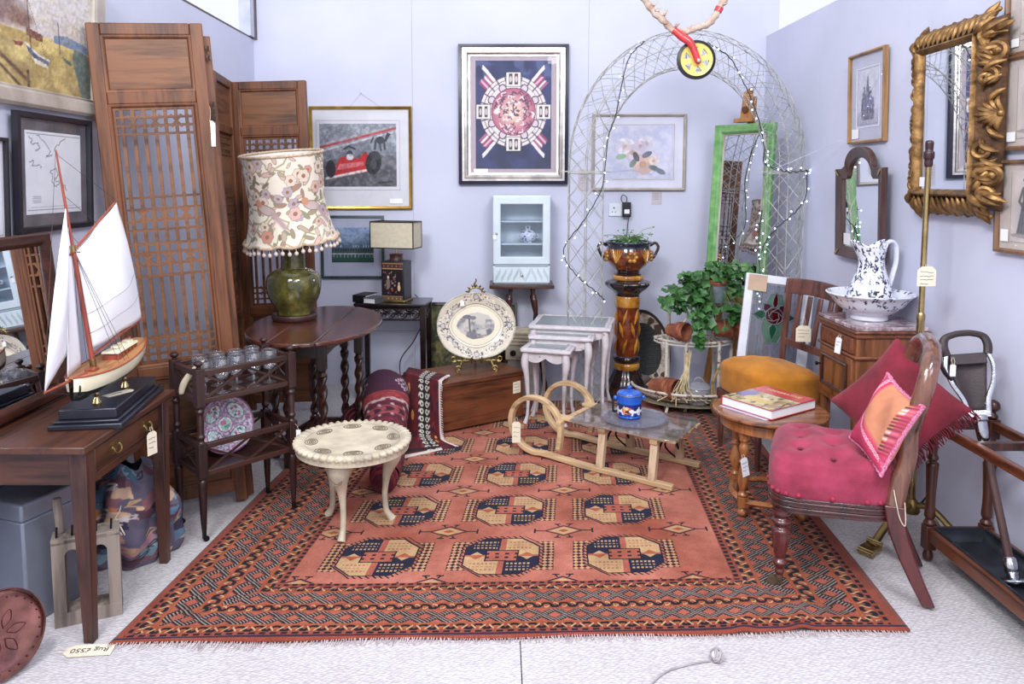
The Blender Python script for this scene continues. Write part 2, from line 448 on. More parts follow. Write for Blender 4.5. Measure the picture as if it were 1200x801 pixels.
# ================================================================== camera, light
cam = bpy.data.cameras.new('camera'); co = bpy.data.objects.new('camera', cam); COL.objects.link(co)
cam.sensor_width = 36; cam.lens = 880 / 1200 * 36; cam.clip_start = .05
cam.shift_x = 15 / 1200; cam.shift_y = (291 - 400.5) / 1200
co.location = (0, 0, 1.47); co.rotation_euler = (pi / 2 - math.atan(.09), 0, 0)
SC.camera = co
SC.view_settings.view_transform = 'Standard'; SC.view_settings.look = 'None'
SC.view_settings.gamma = 1; SC.view_settings.use_curve_mapping = False; SC.view_settings.exposure = EXPOSURE
wd = bpy.data.worlds.new('world'); SC.world = wd; wd.use_nodes = True
wb = wd.node_tree.nodes['Background']; wb.inputs[0].default_value = (.88, .91, 1., 1); wb.inputs[1].default_value = WORLD
def area(name, loc, tgt, sx, sy, p, c=(.97, .97, 1)):
    l = bpy.data.lights.new(name, 'AREA'); l.shape = 'RECTANGLE'; l.size = sx; l.size_y = sy; l.energy = p; l.color = c
    o = bpy.data.objects.new(name, l); COL.objects.link(o); o.location = loc
    o.rotation_euler = (Vector(tgt) - Vector(loc)).to_track_quat('-Z', 'Y').to_euler(); return o
area('hall_light_left', (-2.3, -2.4, 4.3), (.5, 4.6, .8), 2.2, 1.4, LP1)
area('hall_light_right', (1.9, -2.6, 4.2), (.4, 4.6, .8), 2.2, 1.4, LP2)
area('fill_light_front_left', (-1.1, .5, 3.5), (1.95, 3.4, .9), 1.2, .6, LP4, (.95, .97, 1))  # added fill to brighten the right wall, not a lamp of the hall
area('fill_light_front_right', (1.1, .5, 3.5), (-1.75, 3.3, 1.2), 1.2, .6, LP5, (.95, .97, 1))  # its counterpart, an invented fill aimed at the left wall
area('hall_light_over_bay', (.2, 3.0, 4.2), (.1, 3.4, 0), 2.4, 1.4, LP3, (.90, .93, 1))

# ================================================================== the bay itself
def carpetmat():
    m, nt, b = newmat('pale_carpet'); N = nt.nodes; Lk = nt.links
    tc = N.new('ShaderNodeTexCoord')
    vo = N.new('ShaderNodeTexVoronoi'); vo.inputs['Scale'].default_value = 62; vo.inputs['Randomness'].default_value = .55
    mp = N.new('ShaderNodeMapping'); mp.inputs['Scale'].default_value = (1, 1.9, 1); mp.inputs['Rotation'].default_value = (0, 0, .5)
    Lk.new(tc.outputs['Object'], mp.inputs[0]); Lk.new(mp.outputs[0], vo.inputs['Vector'])
    nz = N.new('ShaderNodeTexNoise'); nz.inputs['Scale'].default_value = 2.2; nz.inputs['Detail'].default_value = 5; Lk.new(tc.outputs['Object'], nz.inputs[0])
    c1 = N.new('ShaderNodeValToRGB'); c1.color_ramp.elements[0].color = L4((208, 204, 206)); c1.color_ramp.elements[1].color = L4((168, 162, 166))
    c1.color_ramp.elements[0].position = .2; c1.color_ramp.elements[1].position = .8
    Lk.new(vo.outputs['Distance'], c1.inputs[0])
    mx = N.new('ShaderNodeMix'); mx.data_type = 'RGBA'; mx.inputs[0].default_value = .25
    c2 = N.new('ShaderNodeValToRGB'); c2.color_ramp.elements[0].color = L4((186, 180, 182)); c2.color_ramp.elements[1].color = L4((214, 210, 214)); c2.color_ramp.elements[0].position = .35; c2.color_ramp.elements[1].position = .65
    Lk.new(nz.outputs[0], c2.inputs[0]); Lk.new(c1.outputs[0], mx.inputs[6]); Lk.new(c2.outputs[0], mx.inputs[7])
    Lk.new(mx.outputs[2], b.inputs['Base Color']); b.inputs['Roughness'].default_value = .95; b.inputs['Specular IOR Level'].default_value = .1
    bp = N.new('ShaderNodeBump'); bp.inputs['Strength'].default_value = .6; bp.inputs['Distance'].default_value = .006; bp.invert = True
    Lk.new(vo.outputs['Distance'], bp.inputs['Height']); Lk.new(bp.outputs[0], b.inputs['Normal'])
    return m
b = MB(); b.box(-2.2, .0655, -.3, 5.5, -.05, 0); b.box(.069, 2.5, -.3, 5.5, -.05, 0); b.box(-2.2, 2.5, -.3, 5.5, -.06, -.045)
struct(b.obj('floor', carpetmat()))
WALLP = mat('lilac_white_wall', WALLC, .85, 0, .035, 1.6, .05, 30., spec=.2)
b = MB()
for x0, x1 in ((-1.80, -.6108), (-.6092, .6242), (.6258, 1.95)):
    b.box(x0, x1, 5.35, 5.41, .3925, 3.3); b.box(x0, x1, 5.35, 5.41, 0, .3905)
b.box(-1.8, 1.95, 5.356, 5.42, 0, 3.3)
struct(b.obj('wall_back', WALLP))
def wquad(x0, y0, x1, y1, z1, th, name):
    b = MB(); s = 1 if th > 0 else -1
    vs = [(x0, y0, 0), (x1, y1, 0), (x1, y1, z1), (x0, y0, z1), (x0 + th, y0, 0), (x1 + th, y1, 0), (x1 + th, y1, z1), (x0 + th, y0, z1)]
    b.add(vs, [(0, 1, 2, 3), (4, 7, 6, 5), (0, 4, 5, 1), (1, 5, 6, 2), (2, 6, 7, 3), (3, 7, 4, 0)])
    return struct(b.obj(name, WALLP))
wquad(-1.715, 5.36, -1.765, 1.2, 2.45, -.06, 'wall_left')
wquad(1.865, 5.36, 1.95, 1.2, 2.475, .06, 'wall_right')
def WL(y): return -1.715 - (5.35 - y) * .012
def WR(y): return 1.865 + (5.35 - y) * .0202
GREYT = mat('grey_edge_strip', (96, 84, 84), .7, 0, .1)
b = MB(); b.bar((-1.745, 5.345, 2.456), (-1.79, 1.2, 2.456), .06, .012); struct(b.obj('trim_1', GREYT))
b = MB(); b.box(-1.78, -1.70, 5.25, 5.34, 2.462, 3.3); struct(b.obj('trim_2', mat('pale_post', (196, 200, 216), .6, 0, .08)))
b = MB(); b.box(-1.700, -1.688, 5.33, 5.35, 2.45, 3.3); struct(b.obj('trim_3', GREYT))

# ================================================================== the big rug (pattern computed in the shader)
class E:
    nt = None
    def __init__(s, v): s.v = v
    @staticmethod
    def op(o, *a, clamp=False):
        n = E.nt.nodes.new('ShaderNodeMath'); n.operation = o; n.use_clamp = clamp
        for i, q in enumerate(a):
            q = q.v if isinstance(q, E) else q
            if isinstance(q, (int, float)): n.inputs[i].default_value = q
            else: E.nt.links.new(q, n.inputs[i])
        return E(n.outputs[0])
    def __add__(s, o): return E.op('ADD', s, o)
    __radd__ = __add__
    def __sub__(s, o): return E.op('SUBTRACT', s, o)
    def __rsub__(s, o): return E.op('SUBTRACT', o, s)
    def __mul__(s, o): return E.op('MULTIPLY', s, o)
    __rmul__ = __mul__
    def __truediv__(s, o): return E.op('DIVIDE', s, o)
    def __lt__(s, o): return E.op('LESS_THAN', s, o)
    def __gt__(s, o): return E.op('GREATER_THAN', s, o)
    def abs(s): return E.op('ABSOLUTE', s)
    def fr(s): return E.op('FRACT', s)
    def rnd(s): return E.op('ROUND', s)
    def mn(s, o): return E.op('MINIMUM', s, o)
    def mx(s, o): return E.op('MAXIMUM', s, o)
def rugmat():
    m, nt, b = newmat('rug_wool'); E.nt = nt; N = nt.nodes; Lk = nt.links
    at = N.new('ShaderNodeAttribute'); at.attribute_name = 'RUG'; sp = N.new('ShaderNodeSeparateXYZ'); Lk.new(at.outputs['Vector'], sp.inputs[0])
    nz = N.new('ShaderNodeTexNoise'); nz.inputs['Scale'].default_value = 14; nz.inputs['Detail'].default_value = 3; Lk.new(at.outputs['Vector'], nz.inputs[0])
    nb = N.new('ShaderNodeTexNoise'); nb.inputs['Scale'].default_value = 2.2; nb.inputs['Detail'].default_value = 4; Lk.new(at.outputs['Vector'], nb.inputs[0])
    nf = N.new('ShaderNodeTexNoise'); nf.inputs['Scale'].default_value = 150; nf.inputs['Detail'].default_value = 2; Lk.new(at.outputs['Vector'], nf.inputs[0])
    w = (E(nz.outputs[0]) - .5) * .008
    x = E(sp.outputs[0]) + w; y = E(sp.outputs[1]) + w
    col = [None]
    def base(c):
        n = N.new('ShaderNodeRGB'); n.outputs[0].default_value = L4(c); col[0] = n.outputs[0]
    def put(mask, c):
        n = N.new('ShaderNodeMix'); n.data_type = 'RGBA'; Lk.new(mask.v, n.inputs[0]); Lk.new(col[0], n.inputs[6])
        if isinstance(c, tuple): n.inputs[7].default_value = L4(c)
        else: Lk.new(c, n.inputs[7])
        col[0] = n.outputs[2]
    S = (172, 92, 74); O = (166, 86, 50); NV = (22, 24, 54); K = (192, 156, 114); D = (20, 16, 28); RD = (136, 64, 50)
    # ---- field
    rr = N.new('ShaderNodeValToRGB'); rr.color_ramp.elements[0].position = .35; rr.color_ramp.elements[1].position = .65
    rr.color_ramp.elements[0].color = L4((154, 78, 58)); rr.color_ramp.elements[1].color = L4((200, 126, 108)); Lk.new(nb.outputs[0], rr.inputs[0])
    col[0] = rr.outputs[0]
    gx = (x + .085) / .486; ix = gx.rnd(); u = (gx - ix) * .486; okc = (ix.abs() < 1.5)
    gy = (y - .53) / .415; v = (gy - gy.rnd()) * .415
    au, av = u.abs(), v.abs()
    octa = (au / .15).mx(av / .145).mx((au / .15 + av / .145) / 1.5)
    inn = (octa < 1) * okc
    side = (au < .205) * (av < .112) * (octa > 1.06) * okc * (au > .1)
    chk = (((u * 44).fr() - .5).abs() + ((v * 44).fr() - .5).abs())
    put(side * (chk < .42), K); put(side * (chk > .55), D)
    put((octa > 1.0) * (octa < 1.12) * okc * (((u + v) * 40).fr() > .66), D)
    nq = (u * v < 0)
    put(inn, K); put(inn * nq, NV)
    dash = ((av - .062).abs() < .006).mx((av - .085).abs() < .003).mx((av - .108).abs() < .006) * ((u * 62).fr() > .42) * (au > .022) * (au < .118)
    put(inn * dash * nq, K); put(inn * dash * (1 - nq), (168, 112, 86))
    kx = (av < .038) * (au > .07) * (((au - .1).abs() / .03 + av / .03) < 1)
    put(inn * kx * nq, K); put(inn * kx * (1 - nq), O)
    put(inn * ((au < .012).mx(av < .006)), S)
    put(inn * (au < .066) * (av < .044), D); put(inn * (au < .06) * (av < .038), S)
    put(inn * (au < .06) * (av < .038) * ((((u * 26).fr() - .5).abs() < .2) * (((v * 34).fr() - .5).abs() < .22)), D)
    put((octa > .96) * (octa < 1.0) * okc, D)
    # little lozenges between
    hx = gx + .5; u2 = (hx - hx.rnd()) * .486; hy = gy + .5; v2 = (hy - hy.rnd()) * .415
    a2, b2 = u2.abs(), v2.abs(); lz = a2 / .085 + b2 / .048; okl = (hx.rnd() - .5).abs() < 2.2
    put((lz < .7) * okl, K); put((lz < .3) * okl, O); put((lz > .82) * (lz < 1.0) * okl, D)
    put((b2 < .004) * (a2 < .125) * (a2 > .08) * okl, D)
    put((((b2 - .06).abs() < .004) * (a2 < .04) * (a2 > .012)) * okl, D); put(((a2 - b2 * .5).abs() < .004) * (b2 > .04) * (b2 < .063) * okl, D)
    put((((a2 - .122).abs() < .004) * (b2 < .02)) * okl, D)
    # ---- borders
    dl = (x + 1.29) * (.45 / .43); dr = (1.29 - x) * (.45 / .5); dn = y * (.45 / .335)
    d = dl.mn(dr).mn(dn); isn = (dn < dl.mn(dr)); a = x * isn + y * (1 - isn)
    brd = d < .45
    put(brd, (146, 72, 56))
    def seg(lo, hi): return (d > lo) * (d < hi)
    def line_(lo, hi, c): put(seg(lo, hi), c)
    def zig(lo, hi, p, ph=0.):
        c = (d - lo) / (hi - lo) * 2 - 1; t = ((a / p + ph).fr() - .5).abs() * 2; sg = seg(lo, hi)
        z = t * 2 - 1
        put(sg * ((c - z).abs() < .62), D); put(sg * ((c + z).abs() < .30) * (((a / p * 2).fr() - .5).abs() < .3), K)
        put(sg * ((c.abs() < .3) * (t > .72)), O)
    def latt(lo, hi, p):
        c = (d - lo) / (hi - lo) * 2 - 1; fa = ((a / p).fr() - .5).abs() * 2
        fa = (fa * 6).rnd() / 6; q = c.abs() + fa; sg = seg(lo, hi)
        q2 = ((a / p).fr() * 2 - 1 + c) * 2.9; put(sg, D); put(sg * (q2.fr() > .56), (156, 138, 128)); put(sg * (q < .68), D); put(sg * (q < .54), S); put(sg * (q > 1.32), D); put(sg * (q > 1.46), S)
    def dots(lo, hi, p):
        put(seg(lo, hi) * ((a / p).fr() > .4), D)
    dots(.036, .05, .035); zig(.055, .1, .06); line_(.1, .11, O)
    latt(.112, .206, .088); line_(.208, .216, O); zig(.218, .262, .06, .3); line_(.264, .272, O)
    latt(.274, .368, .088); line_(.37, .378, O); zig(.38, .42, .06, .6); dots(.43, .446, .03)
    put((dn < .032) * (dn > .018), (52, 38, 60)); 
    # wool variation
    nm = N.new('ShaderNodeTexNoise'); nm.inputs['Scale'].default_value = 7; nm.inputs['Detail'].default_value = 8; nm.inputs['Roughness'].default_value = .7; Lk.new(at.outputs['Vector'], nm.inputs[0])
    m0 = N.new('ShaderNodeMix'); m0.data_type = 'RGBA'; m0.blend_type = 'MULTIPLY'; m0.inputs[0].default_value = 1
    v0 = N.new('ShaderNodeValToRGB'); v0.color_ramp.elements[0].position = .3; v0.color_ramp.elements[1].position = .7; v0.color_ramp.elements[0].color = (.62, .56, .52, 1); v0.color_ramp.elements[1].color = (1.1, 1.12, 1.14, 1)
    Lk.new(nm.outputs[0], v0.inputs[0]); Lk.new(col[0], m0.inputs[6]); Lk.new(v0.outputs[0], m0.inputs[7]); col[0] = m0.outputs[2]
    mx = N.new('ShaderNodeMix'); mx.data_type = 'RGBA'; mx.blend_type = 'MULTIPLY'; mx.inputs[0].default_value = 1
    vr = N.new('ShaderNodeValToRGB'); vr.color_ramp.elements[0].color = (.58, .58, .58, 1); vr.color_ramp.elements[1].color = (1.3, 1.28, 1.28, 1)
    Lk.new(nf.outputs[0], vr.inputs[0]); Lk.new(col[0], mx.inputs[6]); Lk.new(vr.outputs[0], mx.inputs[7])
    Lk.new(mx.outputs[2], b.inputs['Base Color']); b.inputs['Roughness'].default_value = .95; b.inputs['Specular IOR Level'].default_value = .15; b.inputs['Sheen Weight'].default_value = .1
    bp = N.new('ShaderNodeBump'); bp.inputs['Strength'].default_value = .4; bp.inputs['Distance'].default_value = .004
    Lk.new(nf.outputs[0], bp.inputs['Height']); Lk.new(bp.outputs[0], b.inputs['Normal'])
    return m
def build_rug():
    A = Vector((-1.245, 2.262)); B = Vector((1.335, 2.335)); Cc = Vector((1.536, 4.9)); Dd = Vector((-.955, 4.9))
    nu, nv = 130, 140; vs = []; rg = []
    for j in range(nv + 1):
        for i in range(nu + 1):
            s, t = i / nu, j / nv
            p = (A * (1 - s) + B * s) * (1 - t) + (Dd * (1 - s) + Cc * s) * t
            ex = .008 * sin(7 * t + 1.) * (1 if i == 0 or i == nu else 0)
            z = .010 + .004 * max(0, sin(9 * s + 5 * t)) * (1 - t) + .012 * math.exp(-((s - .865 - .25 * t) / .012) ** 2) * max(0, 1 - t * 3) \
                + .008 * math.exp(-((s - .79 - .3 * t) / .012) ** 2) * max(0, 1 - t * 4)
            yy = p.y + (.006 * sin(23 * s) if j == 0 else 0)
            vs.append((p.x + ex, yy, z)); rg.append((-1.29 + 2.58 * s, 2.63 * t, 0))
    root = thing('patterned_rug', 'large salmon and navy hand-knotted rug with rows of octagonal medallions, spread over the pale carpet', 'rug')
    w = nu + 1
    fs = [(j * w + i, j * w + i + 1, (j + 1) * w + i + 1, (j + 1) * w + i) for j in range(nv) for i in range(nu)]
    b = MB(); b.add(vs, fs); o = b.obj('rug_pile', rugmat(), root, ang=180)
    at = o.data.attributes.new('RUG', 'FLOAT_VECTOR', 'POINT'); at.data.foreach_set('vector', np.array(rg, np.float32).ravel())
    q = o.modifiers.new('s', 'SOLIDIFY'); q.thickness = .007; q.offset = -1
    f = MB()
    for k in range(330):
        s = (k + random.random()) / 330; p = A * (1 - s) + B * s
        L = random.uniform(.012, .03) * (1.6 if .1 < s < .2 else 1)
        dx = random.uniform(-.012, .012)
        f.tube([(p.x, p.y + .004, .009), (p.x + dx * .4, p.y - L * .5, .006), (p.x + dx, p.y - L, .003)], [.0016, .0014, .0008], 4)
    f.obj('fringe', mat('rug_fringe', (196, 176, 178), .95, 0, .2, 30.), root)['kind'] = 'stuff'
build_rug()
# ================================================================== LEFT SIDE
# ---- desk with a drawer
def build_desk():
    t = thing('writing_desk', 'worn oak side desk with one drawer and brass bail handles, carrying the model yacht', 'desk', (-1.5, 2.55, 0))
    b = MB(); b.box(-.235, -.07, -.325, .325, .637, .66); b.box(-.0685, .235, -.325, .325, .637, .66); b.obj('desk_top', DESKY, t, bev=.004)
    for i, (lx, ly) in enumerate(((.19, -.262), (.205, .24), (-.2, -.262), (-.2, .24))):
        b = MB(); b.taper(lx, ly, 0, .637, .016, .028); b.obj('leg', DESKZ, t, bev=.003)
    b = MB(); b.box(-.2, .19, -.285, -.262, .525, .637); b.obj('apron', DESKW, t, bev=.002)
    b = MB(); b.box(-.2, .2, .235, .255, .525, .637); b.obj('apron', DESKW, t, bev=.002)
    b = MB(); b.box(-.215, -.195, -.25, .24, .525, .637); b.obj('apron', DESKY, t, bev=.002)
    b = MB(); b.box(.185, .214, -.24, .22, .515, .542); b.box(.185, .214, -.24, .22, .626, .637); b.obj('drawer_rail', DESKY, t, bev=.002)
    b = MB(); b.box(-.15, .216, -.232, .212, .545, .624); d = b.obj('drawer', DESKY, t, bev=.003)
    for y in (-.12, .1):
        h = MB(); P = [(0, -.034), (.006, -.02), (.018, -.024), (.022, -.01), (.016, 0), (.022, .01), (.018, .024), (.006, .02), (0, .034), (-.006, .022), (-.016, .026), (-.02, .012), (-.024, 0), (-.02, -.012), (-.016, -.026), (-.006, -.022)]
        h.prism([(p[1], p[0]) for p in P], .002, Tm(.2165, y, .588) @ Rz(pi / 2) @ Rx(pi / 2), z0=-.002)
        h.tube(spl([(.216, y - .022, .594), (.228, y - .022, .592), (.234, y - .018, .578), (.234, y, .57), (.234, y + .018, .578), (.228, y + .022, .592), (.216, y + .022, .594)], 5), .0032, 8)
        h.ball((.224, y - .022, .594), .006); h.ball((.224, y + .022, .594), .006)
        h.obj('bail_handle', ABRASS, d)
build_desk()
hang_tag('cream price tag hanging from the brass desk drawer handle nearest the trolley', (-1.262, 2.648, .585), .045, .085, rz=rad(70), sl=.018, lines=3)

# ---- model yacht
def build_yacht():
    t = thing('model_yacht', 'cream hulled model sailing yacht with white sails and red spars on a stepped black stand', 'model ship', (-1.38, 2.62, .66))
    ax = rad(3.2)
    R0 = Rz(ax)
    # stand
    b = MB(); M = Tm(-.005, 0, 0) @ Rz(rad(8))
    b.box(-.115, .115, -.235, .235, 0, .018, M); b.box(-.102, .102, -.222, .222, .018, .028, M); b.box(-.09, .09, -.208, .208, .028, .062, M)
    b.obj('stand', mat('stand_black', (32, 34, 46), .28, 0, .12), t, bev=.004)
    for y in (-.13, .07):
        k = MB(); k.lathe([(.016, .062), (.013, .07), (.006, .082), (.009, .092), (.005, .1), (.008, .112)], 16, Tm(.012 - y * .02, y, 0)); k.obj('brass_post', BRASS, t)
    # hull: bow at -y
    L0, L1 = -.275, .235
    def sec(u):
        w = .072 * (max(0., 1 - abs((u - .52) / .56) ** 2.6)) ** .9 + .002
        if u > .85: w = max(w, .040 * (1 - (u - .85) * 2.2))
        if u < .02: w = .008
        sheer = .168 + .05 * (u - .45) ** 2 * 1.6 + .02 * u
        keel = .098 - .0 * u + .062 * max(0, u - .55) ** 1.4 * 1.8 + .012 * max(0, .08 - u) * 12
        return w, sheer, keel
    def hull(u, v):
        w, s, k = sec(u); y = L0 + (L1 - L0) * u
        a = (v - .5) * 2
        z = k + (s - k) * abs(a) ** 1.7
        x = w * (1 - (1 - abs(a)) ** 1.9) * (1 if a > 0 else -1)
        return (x, y, z)
    h = MB(); nu, nv = 40, 28
    h.grid(hull, nu, nv)
    for fi, f in enumerate(h.f):
        i, j = fi % nu, fi // nu
        z = sum(h.v[q][2] for q in f) / 4; w, s, k = sec((i + .5) / nu)
        fr = (z - k) / (s - k)
        h.m[fi] = 1 if fr < .40 else (2 if fr > .86 and fr < .93 else 0)
    CR = mat('hull_cream', (232, 226, 198), .22, 0, .03, coat=.4)
    h.obj('hull', [CR, mat('hull_green_black', (28, 36, 36), .3), mat('hull_line', (176, 146, 100), .4)], t, R0)
    dk = MB(); dk.grid(lambda u, v: (sec(u)[0] * (v - .5) * 1.96, L0 + (L1 - L0) * u, sec(u)[1] - .006 + .004 * (1 - abs(v - .5) * 2)), 40, 8)
    dk.obj('deck', wood('deck_teak', (128, 84, 52), (178, 128, 84), .5, 'y', 9), t, R0)
    rl = MB()
    for sg in (-1, 1): rl.tube([(sg * sec(u / 30)[0], L0 + (L1 - L0) * u / 30, sec(u / 30)[1]) for u in range(31)], .0032, 6)
    RW = wood('red_spar', (110, 44, 30), (156, 70, 48), .35, 'z', 6, .2)
    rl.obj('gunwale', RW, t, R0)
    cb = MB(); 
    cb.add([(-.03, .0, .172), (.03, .0, .172), (.026, .17, .182), (-.026, .17, .182), (-.027, .004, .2), (.027, .004, .2), (.023, .165, .206), (-.023, .165, .206)],
           [(0, 1, 2, 3), (4, 7, 6, 5), (0, 4, 5, 1), (1, 5, 6, 2), (2, 6, 7, 3), (3, 7, 4, 0)])
    cab = cb.obj('cabin', RW, t, R0, bev=.003)
    c2 = MB(); c2.add([(-.031, -.004, .2), (.031, -.004, .2), (.027, .172, .206), (-.027, .172, .206), (-.028, 0, .207), (.028, 0, .207), (.024, .168, .213), (-.024, .168, .213)],
           [(0, 1, 2, 3), (4, 7, 6, 5), (0, 4, 5, 1), (1, 5, 6, 2), (2, 6, 7, 3), (3, 7, 4, 0)])
    for y in (.035, .085, .13): c2.box(-.013, .013, y, y + .026, .21, .22)
    c2.obj('cabin_roof', CR, cab)
    for y in (.03, .06, .09, .12, .15):
        for sg in (-1, 1): pt = MB(); pt.lathe([(.0005, 0), (.005, .0), (.005, .002), (.0005, .0025)], 10, Tm(sg * (.0300 - (y) * .022), y, .189 + y * .04) @ Ry(sg * pi / 2)); pt.obj('porthole', BRASS, cab)
    hb = MB(); hb.box(-.016, .016, -.155, -.115, .172, .182); hb.obj('hatch', RW, t, R0, bev=.002)
    # spars (local coordinates of the thing)
    mb0 = Vector((-.005, -.10, .165)); mt = Vector((-.082, -.125, .912))
    def mp(s): return mb0 + (mt - mb0) * s
    s = MB(); s.tube([mp(0), mp(.55), mp(.56), mp(.8), mp(1)], [.0085, .0075, .0055, .0045, .0025], 10); s.obj('mast', RW, t)
    s = MB(); s.tube([mp(.0), mp(.055)], .011, 10); s.obj('mast_collar', BRASS, t)
    s = MB(); s.tube([mp(.545), mp(.575)], .0105, 10); s.tube([mp(.545) + Vector((-.022, 0, 0)), mp(.545) + Vector((.022, 0, 0))], .0025, 6); s.obj('mast_fitting', BRASS, t)
    bs0 = Vector((.012, -.23, .176)); bs1 = Vector((.006, -.40, .172))
    s = MB(); s.tube([bs0 + Vector((0, .05, 0)), bs0, bs1], [.006, .006, .0035], 8); s.obj('bowsprit', RW, t)
    bj = mp(.075) + Vector((0, .012, 0)); be = Vector((.008, .235, .283))
    s = MB(); s.tube([bj, be], [.005, .004], 8); s.obj('boom', RW, t)
    gj = mp(.56) + Vector((.002, .012, 0)); gp = Vector((-.022, .135, .738))
    s = MB(); s.tube([gj - (gp - gj) * .12, gj, gp + (gp - gj) * .02], [.004, .0048, .003], 8); s.obj('gaff', RW, t)
    SAIL = mat('sailcloth', (236, 236, 244), .8, 0, .03, 3., .06, 40.)
    tk = mp(.10) + Vector((.0, .008, 0)); th = mp(.54) + Vector((.0, .008, 0)); ck = be + Vector((0, -.008, .006)); pk = gp + Vector((0, 0, -.006))
    def msail(u, v):
        a = tk.lerp(ck, u); bb = th.lerp(pk, u); p = a.lerp(bb, v)
        bl = .038 * sin(pi * u) ** .8 * sin(pi * min(1, v * .9 + .08)); p.x += bl + .006 * sin(9 * u + 6 * v) * sin(pi * u)
        p.y += .02 * sin(pi * v) * u; return p
    s = MB(); s.grid(msail, 22, 26); ms = s.obj('mainsail', SAIL, t, ang=180, solid=.0012)
    s = MB()
    for v in (.16, .36): s.tube([msail(i / 14, v + .05 * i / 14) + Vector((.0025, 0, 0)) for i in range(15)], .0008, 4)
    s.obj('reef_line', mat('reef_line', (150, 140, 140), .9), ms)
    hd = mp(.75); jt = bs1; jc = Vector((-.028, -.2, .258))
    def jib(u, v):
        a = jt.lerp(jc, u); p = a.lerp(hd, v); p.x += .022 * sin(pi * u) * sin(pi * v); p.y -= .010 * sin(pi * v) * (1 - u); return p
    s = MB(); s.grid(jib, 14, 24); s.obj('jib', SAIL, t, ang=180, solid=.0012)
    hd2 = mp(.68); jt2 = Vector((-.01, -.25, .18)); jc2 = Vector((-.035, -.12, .19))
    s = MB(); s.grid(lambda u, v: jt2.lerp(jc2, u).lerp(hd2, v) + Vector((-.012 * sin(pi * u) * sin(pi * v), 0, 0)), 10, 20); s.obj('staysail', SAIL, t, ang=180, solid=.0012)
    g = MB()
    for sg in (-1, 1):
        for y in (-.06, -.10, -.03): g.tube([(sg * .066 + .005, y + .02, .185), mp(.56)], .0009, 4)
    g.tube([mt, bs1], .0008, 4); g.tube([mp(.98), gp], .0008, 4); g.tube([mp(.8), gj.lerp(gp, .5)], .0008, 4); g.tube([be, pk + Vector((.003, 0, 0))], .0007, 4); g.tube([mp(.62) + Vector((.003, 0, 0)), be], .0008, 4)
    g.tube([bs1, (.012, -.272, .13)], .0008, 4)
    g.obj('rigging', mat('rigging', (70, 56, 54), .8), t)
    a = MB(); a.tube(spl([(.03, -.255, .172), (.036, -.262, .15), (.034, -.262, .128)], 4), .003, 6); a.tube(spl([(.024, -.264, .13), (.034, -.266, .12), (.046, -.258, .13)], 4), .003, 6); a.obj('anchor', IRON, t)
build_yacht()
t = thing('price_card', 'small cream price card lying on the black yacht stand', 'price tag', (-1.345, 2.60, .7225), rad(60))
b = MB(); b.prism([(-.05, -.018), (.04, -.02), (.052, -.008), (.052, .01), (.04, .02), (-.05, .02)], .0012); b.obj('card', PAPER, t)
b = MB(); b.tube([(-.03, 0, .002), (-.01, .004, .002), (.01, -.003, .002)], .001, 4); b.obj('handwriting', INK, t)

# ---- mirror standing on the desk against the left wall
def build_desk_mirror():
    p0 = Vector((-1.655, 2.815, .665)); ln = .75; hh = .615
    up = Vector((-.055, 0, hh)).normalized(); along = Vector((0, -1, 0)); nrm = up.cross(along) * -1
    nrm = along.cross(up); 
    if nrm.x < 0: nrm = -nrm
    # local x along -Y ... build matrix: x = right as seen from the room (+Y dir is right when facing the wall from +X)
    X = Vector((0, 1, 0)); Yv = -nrm; Zv = up
    M = Matrix.Identity(4)
    for i in range(3): M[i][0] = X[i]; M[i][1] = Yv[i]; M[i][2] = Zv[i]
    c = p0 + along * (ln / 2) + up * (hh / 2); M.translation = c
    t = thing('dressing_mirror', 'large mahogany framed mirror leaning on the wall behind the model yacht', 'mirror', M=M)
    f = MB(); f.rectframe(ln, hh, [(0, 0), (0, -.018), (.008, -.026), (.03, -.024), (.042, -.014), (.048, -.008), (.048, 0)]); f.obj('frame', MAHOGX, t)
    g = MB(); g.box(-ln / 2 + .046, ln / 2 - .046, -.006, -.004, -hh / 2 + .046, hh / 2 - .046); g.obj('mirror_glass', MIRROR, t)
build_desk_mirror()

# ---- things on the left wall: local x -> +Y
def wallM_left(y, z, tilt=.03, off=.0):
    return Tm(WL(y) + .012 + off, y, z) @ Rz(pi / 2 + .012) @ Rx(tilt)
cv = Cv(150, 130, (206, 200, 204), 1.15)
cv.grad(.45, 1, (206, 196, 196), (226, 222, 214)); cv.noise((236, 228, 214), 4, .6); cv.noise((190, 186, 200), 5, .4)
cv.ell(.12, .62, .34, .2, (128, 98, 98), soft=.5); cv.ell(.02, .66, .2, .2, (112, 84, 84), soft=.5); cv.ell(.33, .56, .16, .1, (134, 100, 86), soft=.5)
cv.noise((104, 78, 84), 14, .5, m=((cv.x < .4) & (cv.y > .5) & (cv.y < .8)).astype(float))
cv.grad(0, .46, (150, 128, 80), (206, 186, 118)); cv.noise((222, 200, 132), 7, .7, m=(cv.y < .46).astype(float)); cv.noise((124, 104, 66), 8, .5, m=(cv.y < .4).astype(float))
cv.poly([(.62, .5), (.75, .53), (.9, .5), (1, .47), (1, .42), (.62, .44)], (118, 138, 168)); cv.poly([(.82, .44), (1, .4), (1, 0), (.9, 0), (.84, .2), (.8, .34)], (92, 110, 108))
cv.poly([(0, .5), (.1, .52), (.12, .44), (.02, .42)], (230, 222, 206)); cv.poly([(0, .5), (.06, .57), (.12, .51)], (166, 92, 62)); cv.rect(.02, .04, .52, .6, (222, 214, 200)); cv.rect(.12, .14, .5, .57, (222, 214, 200))
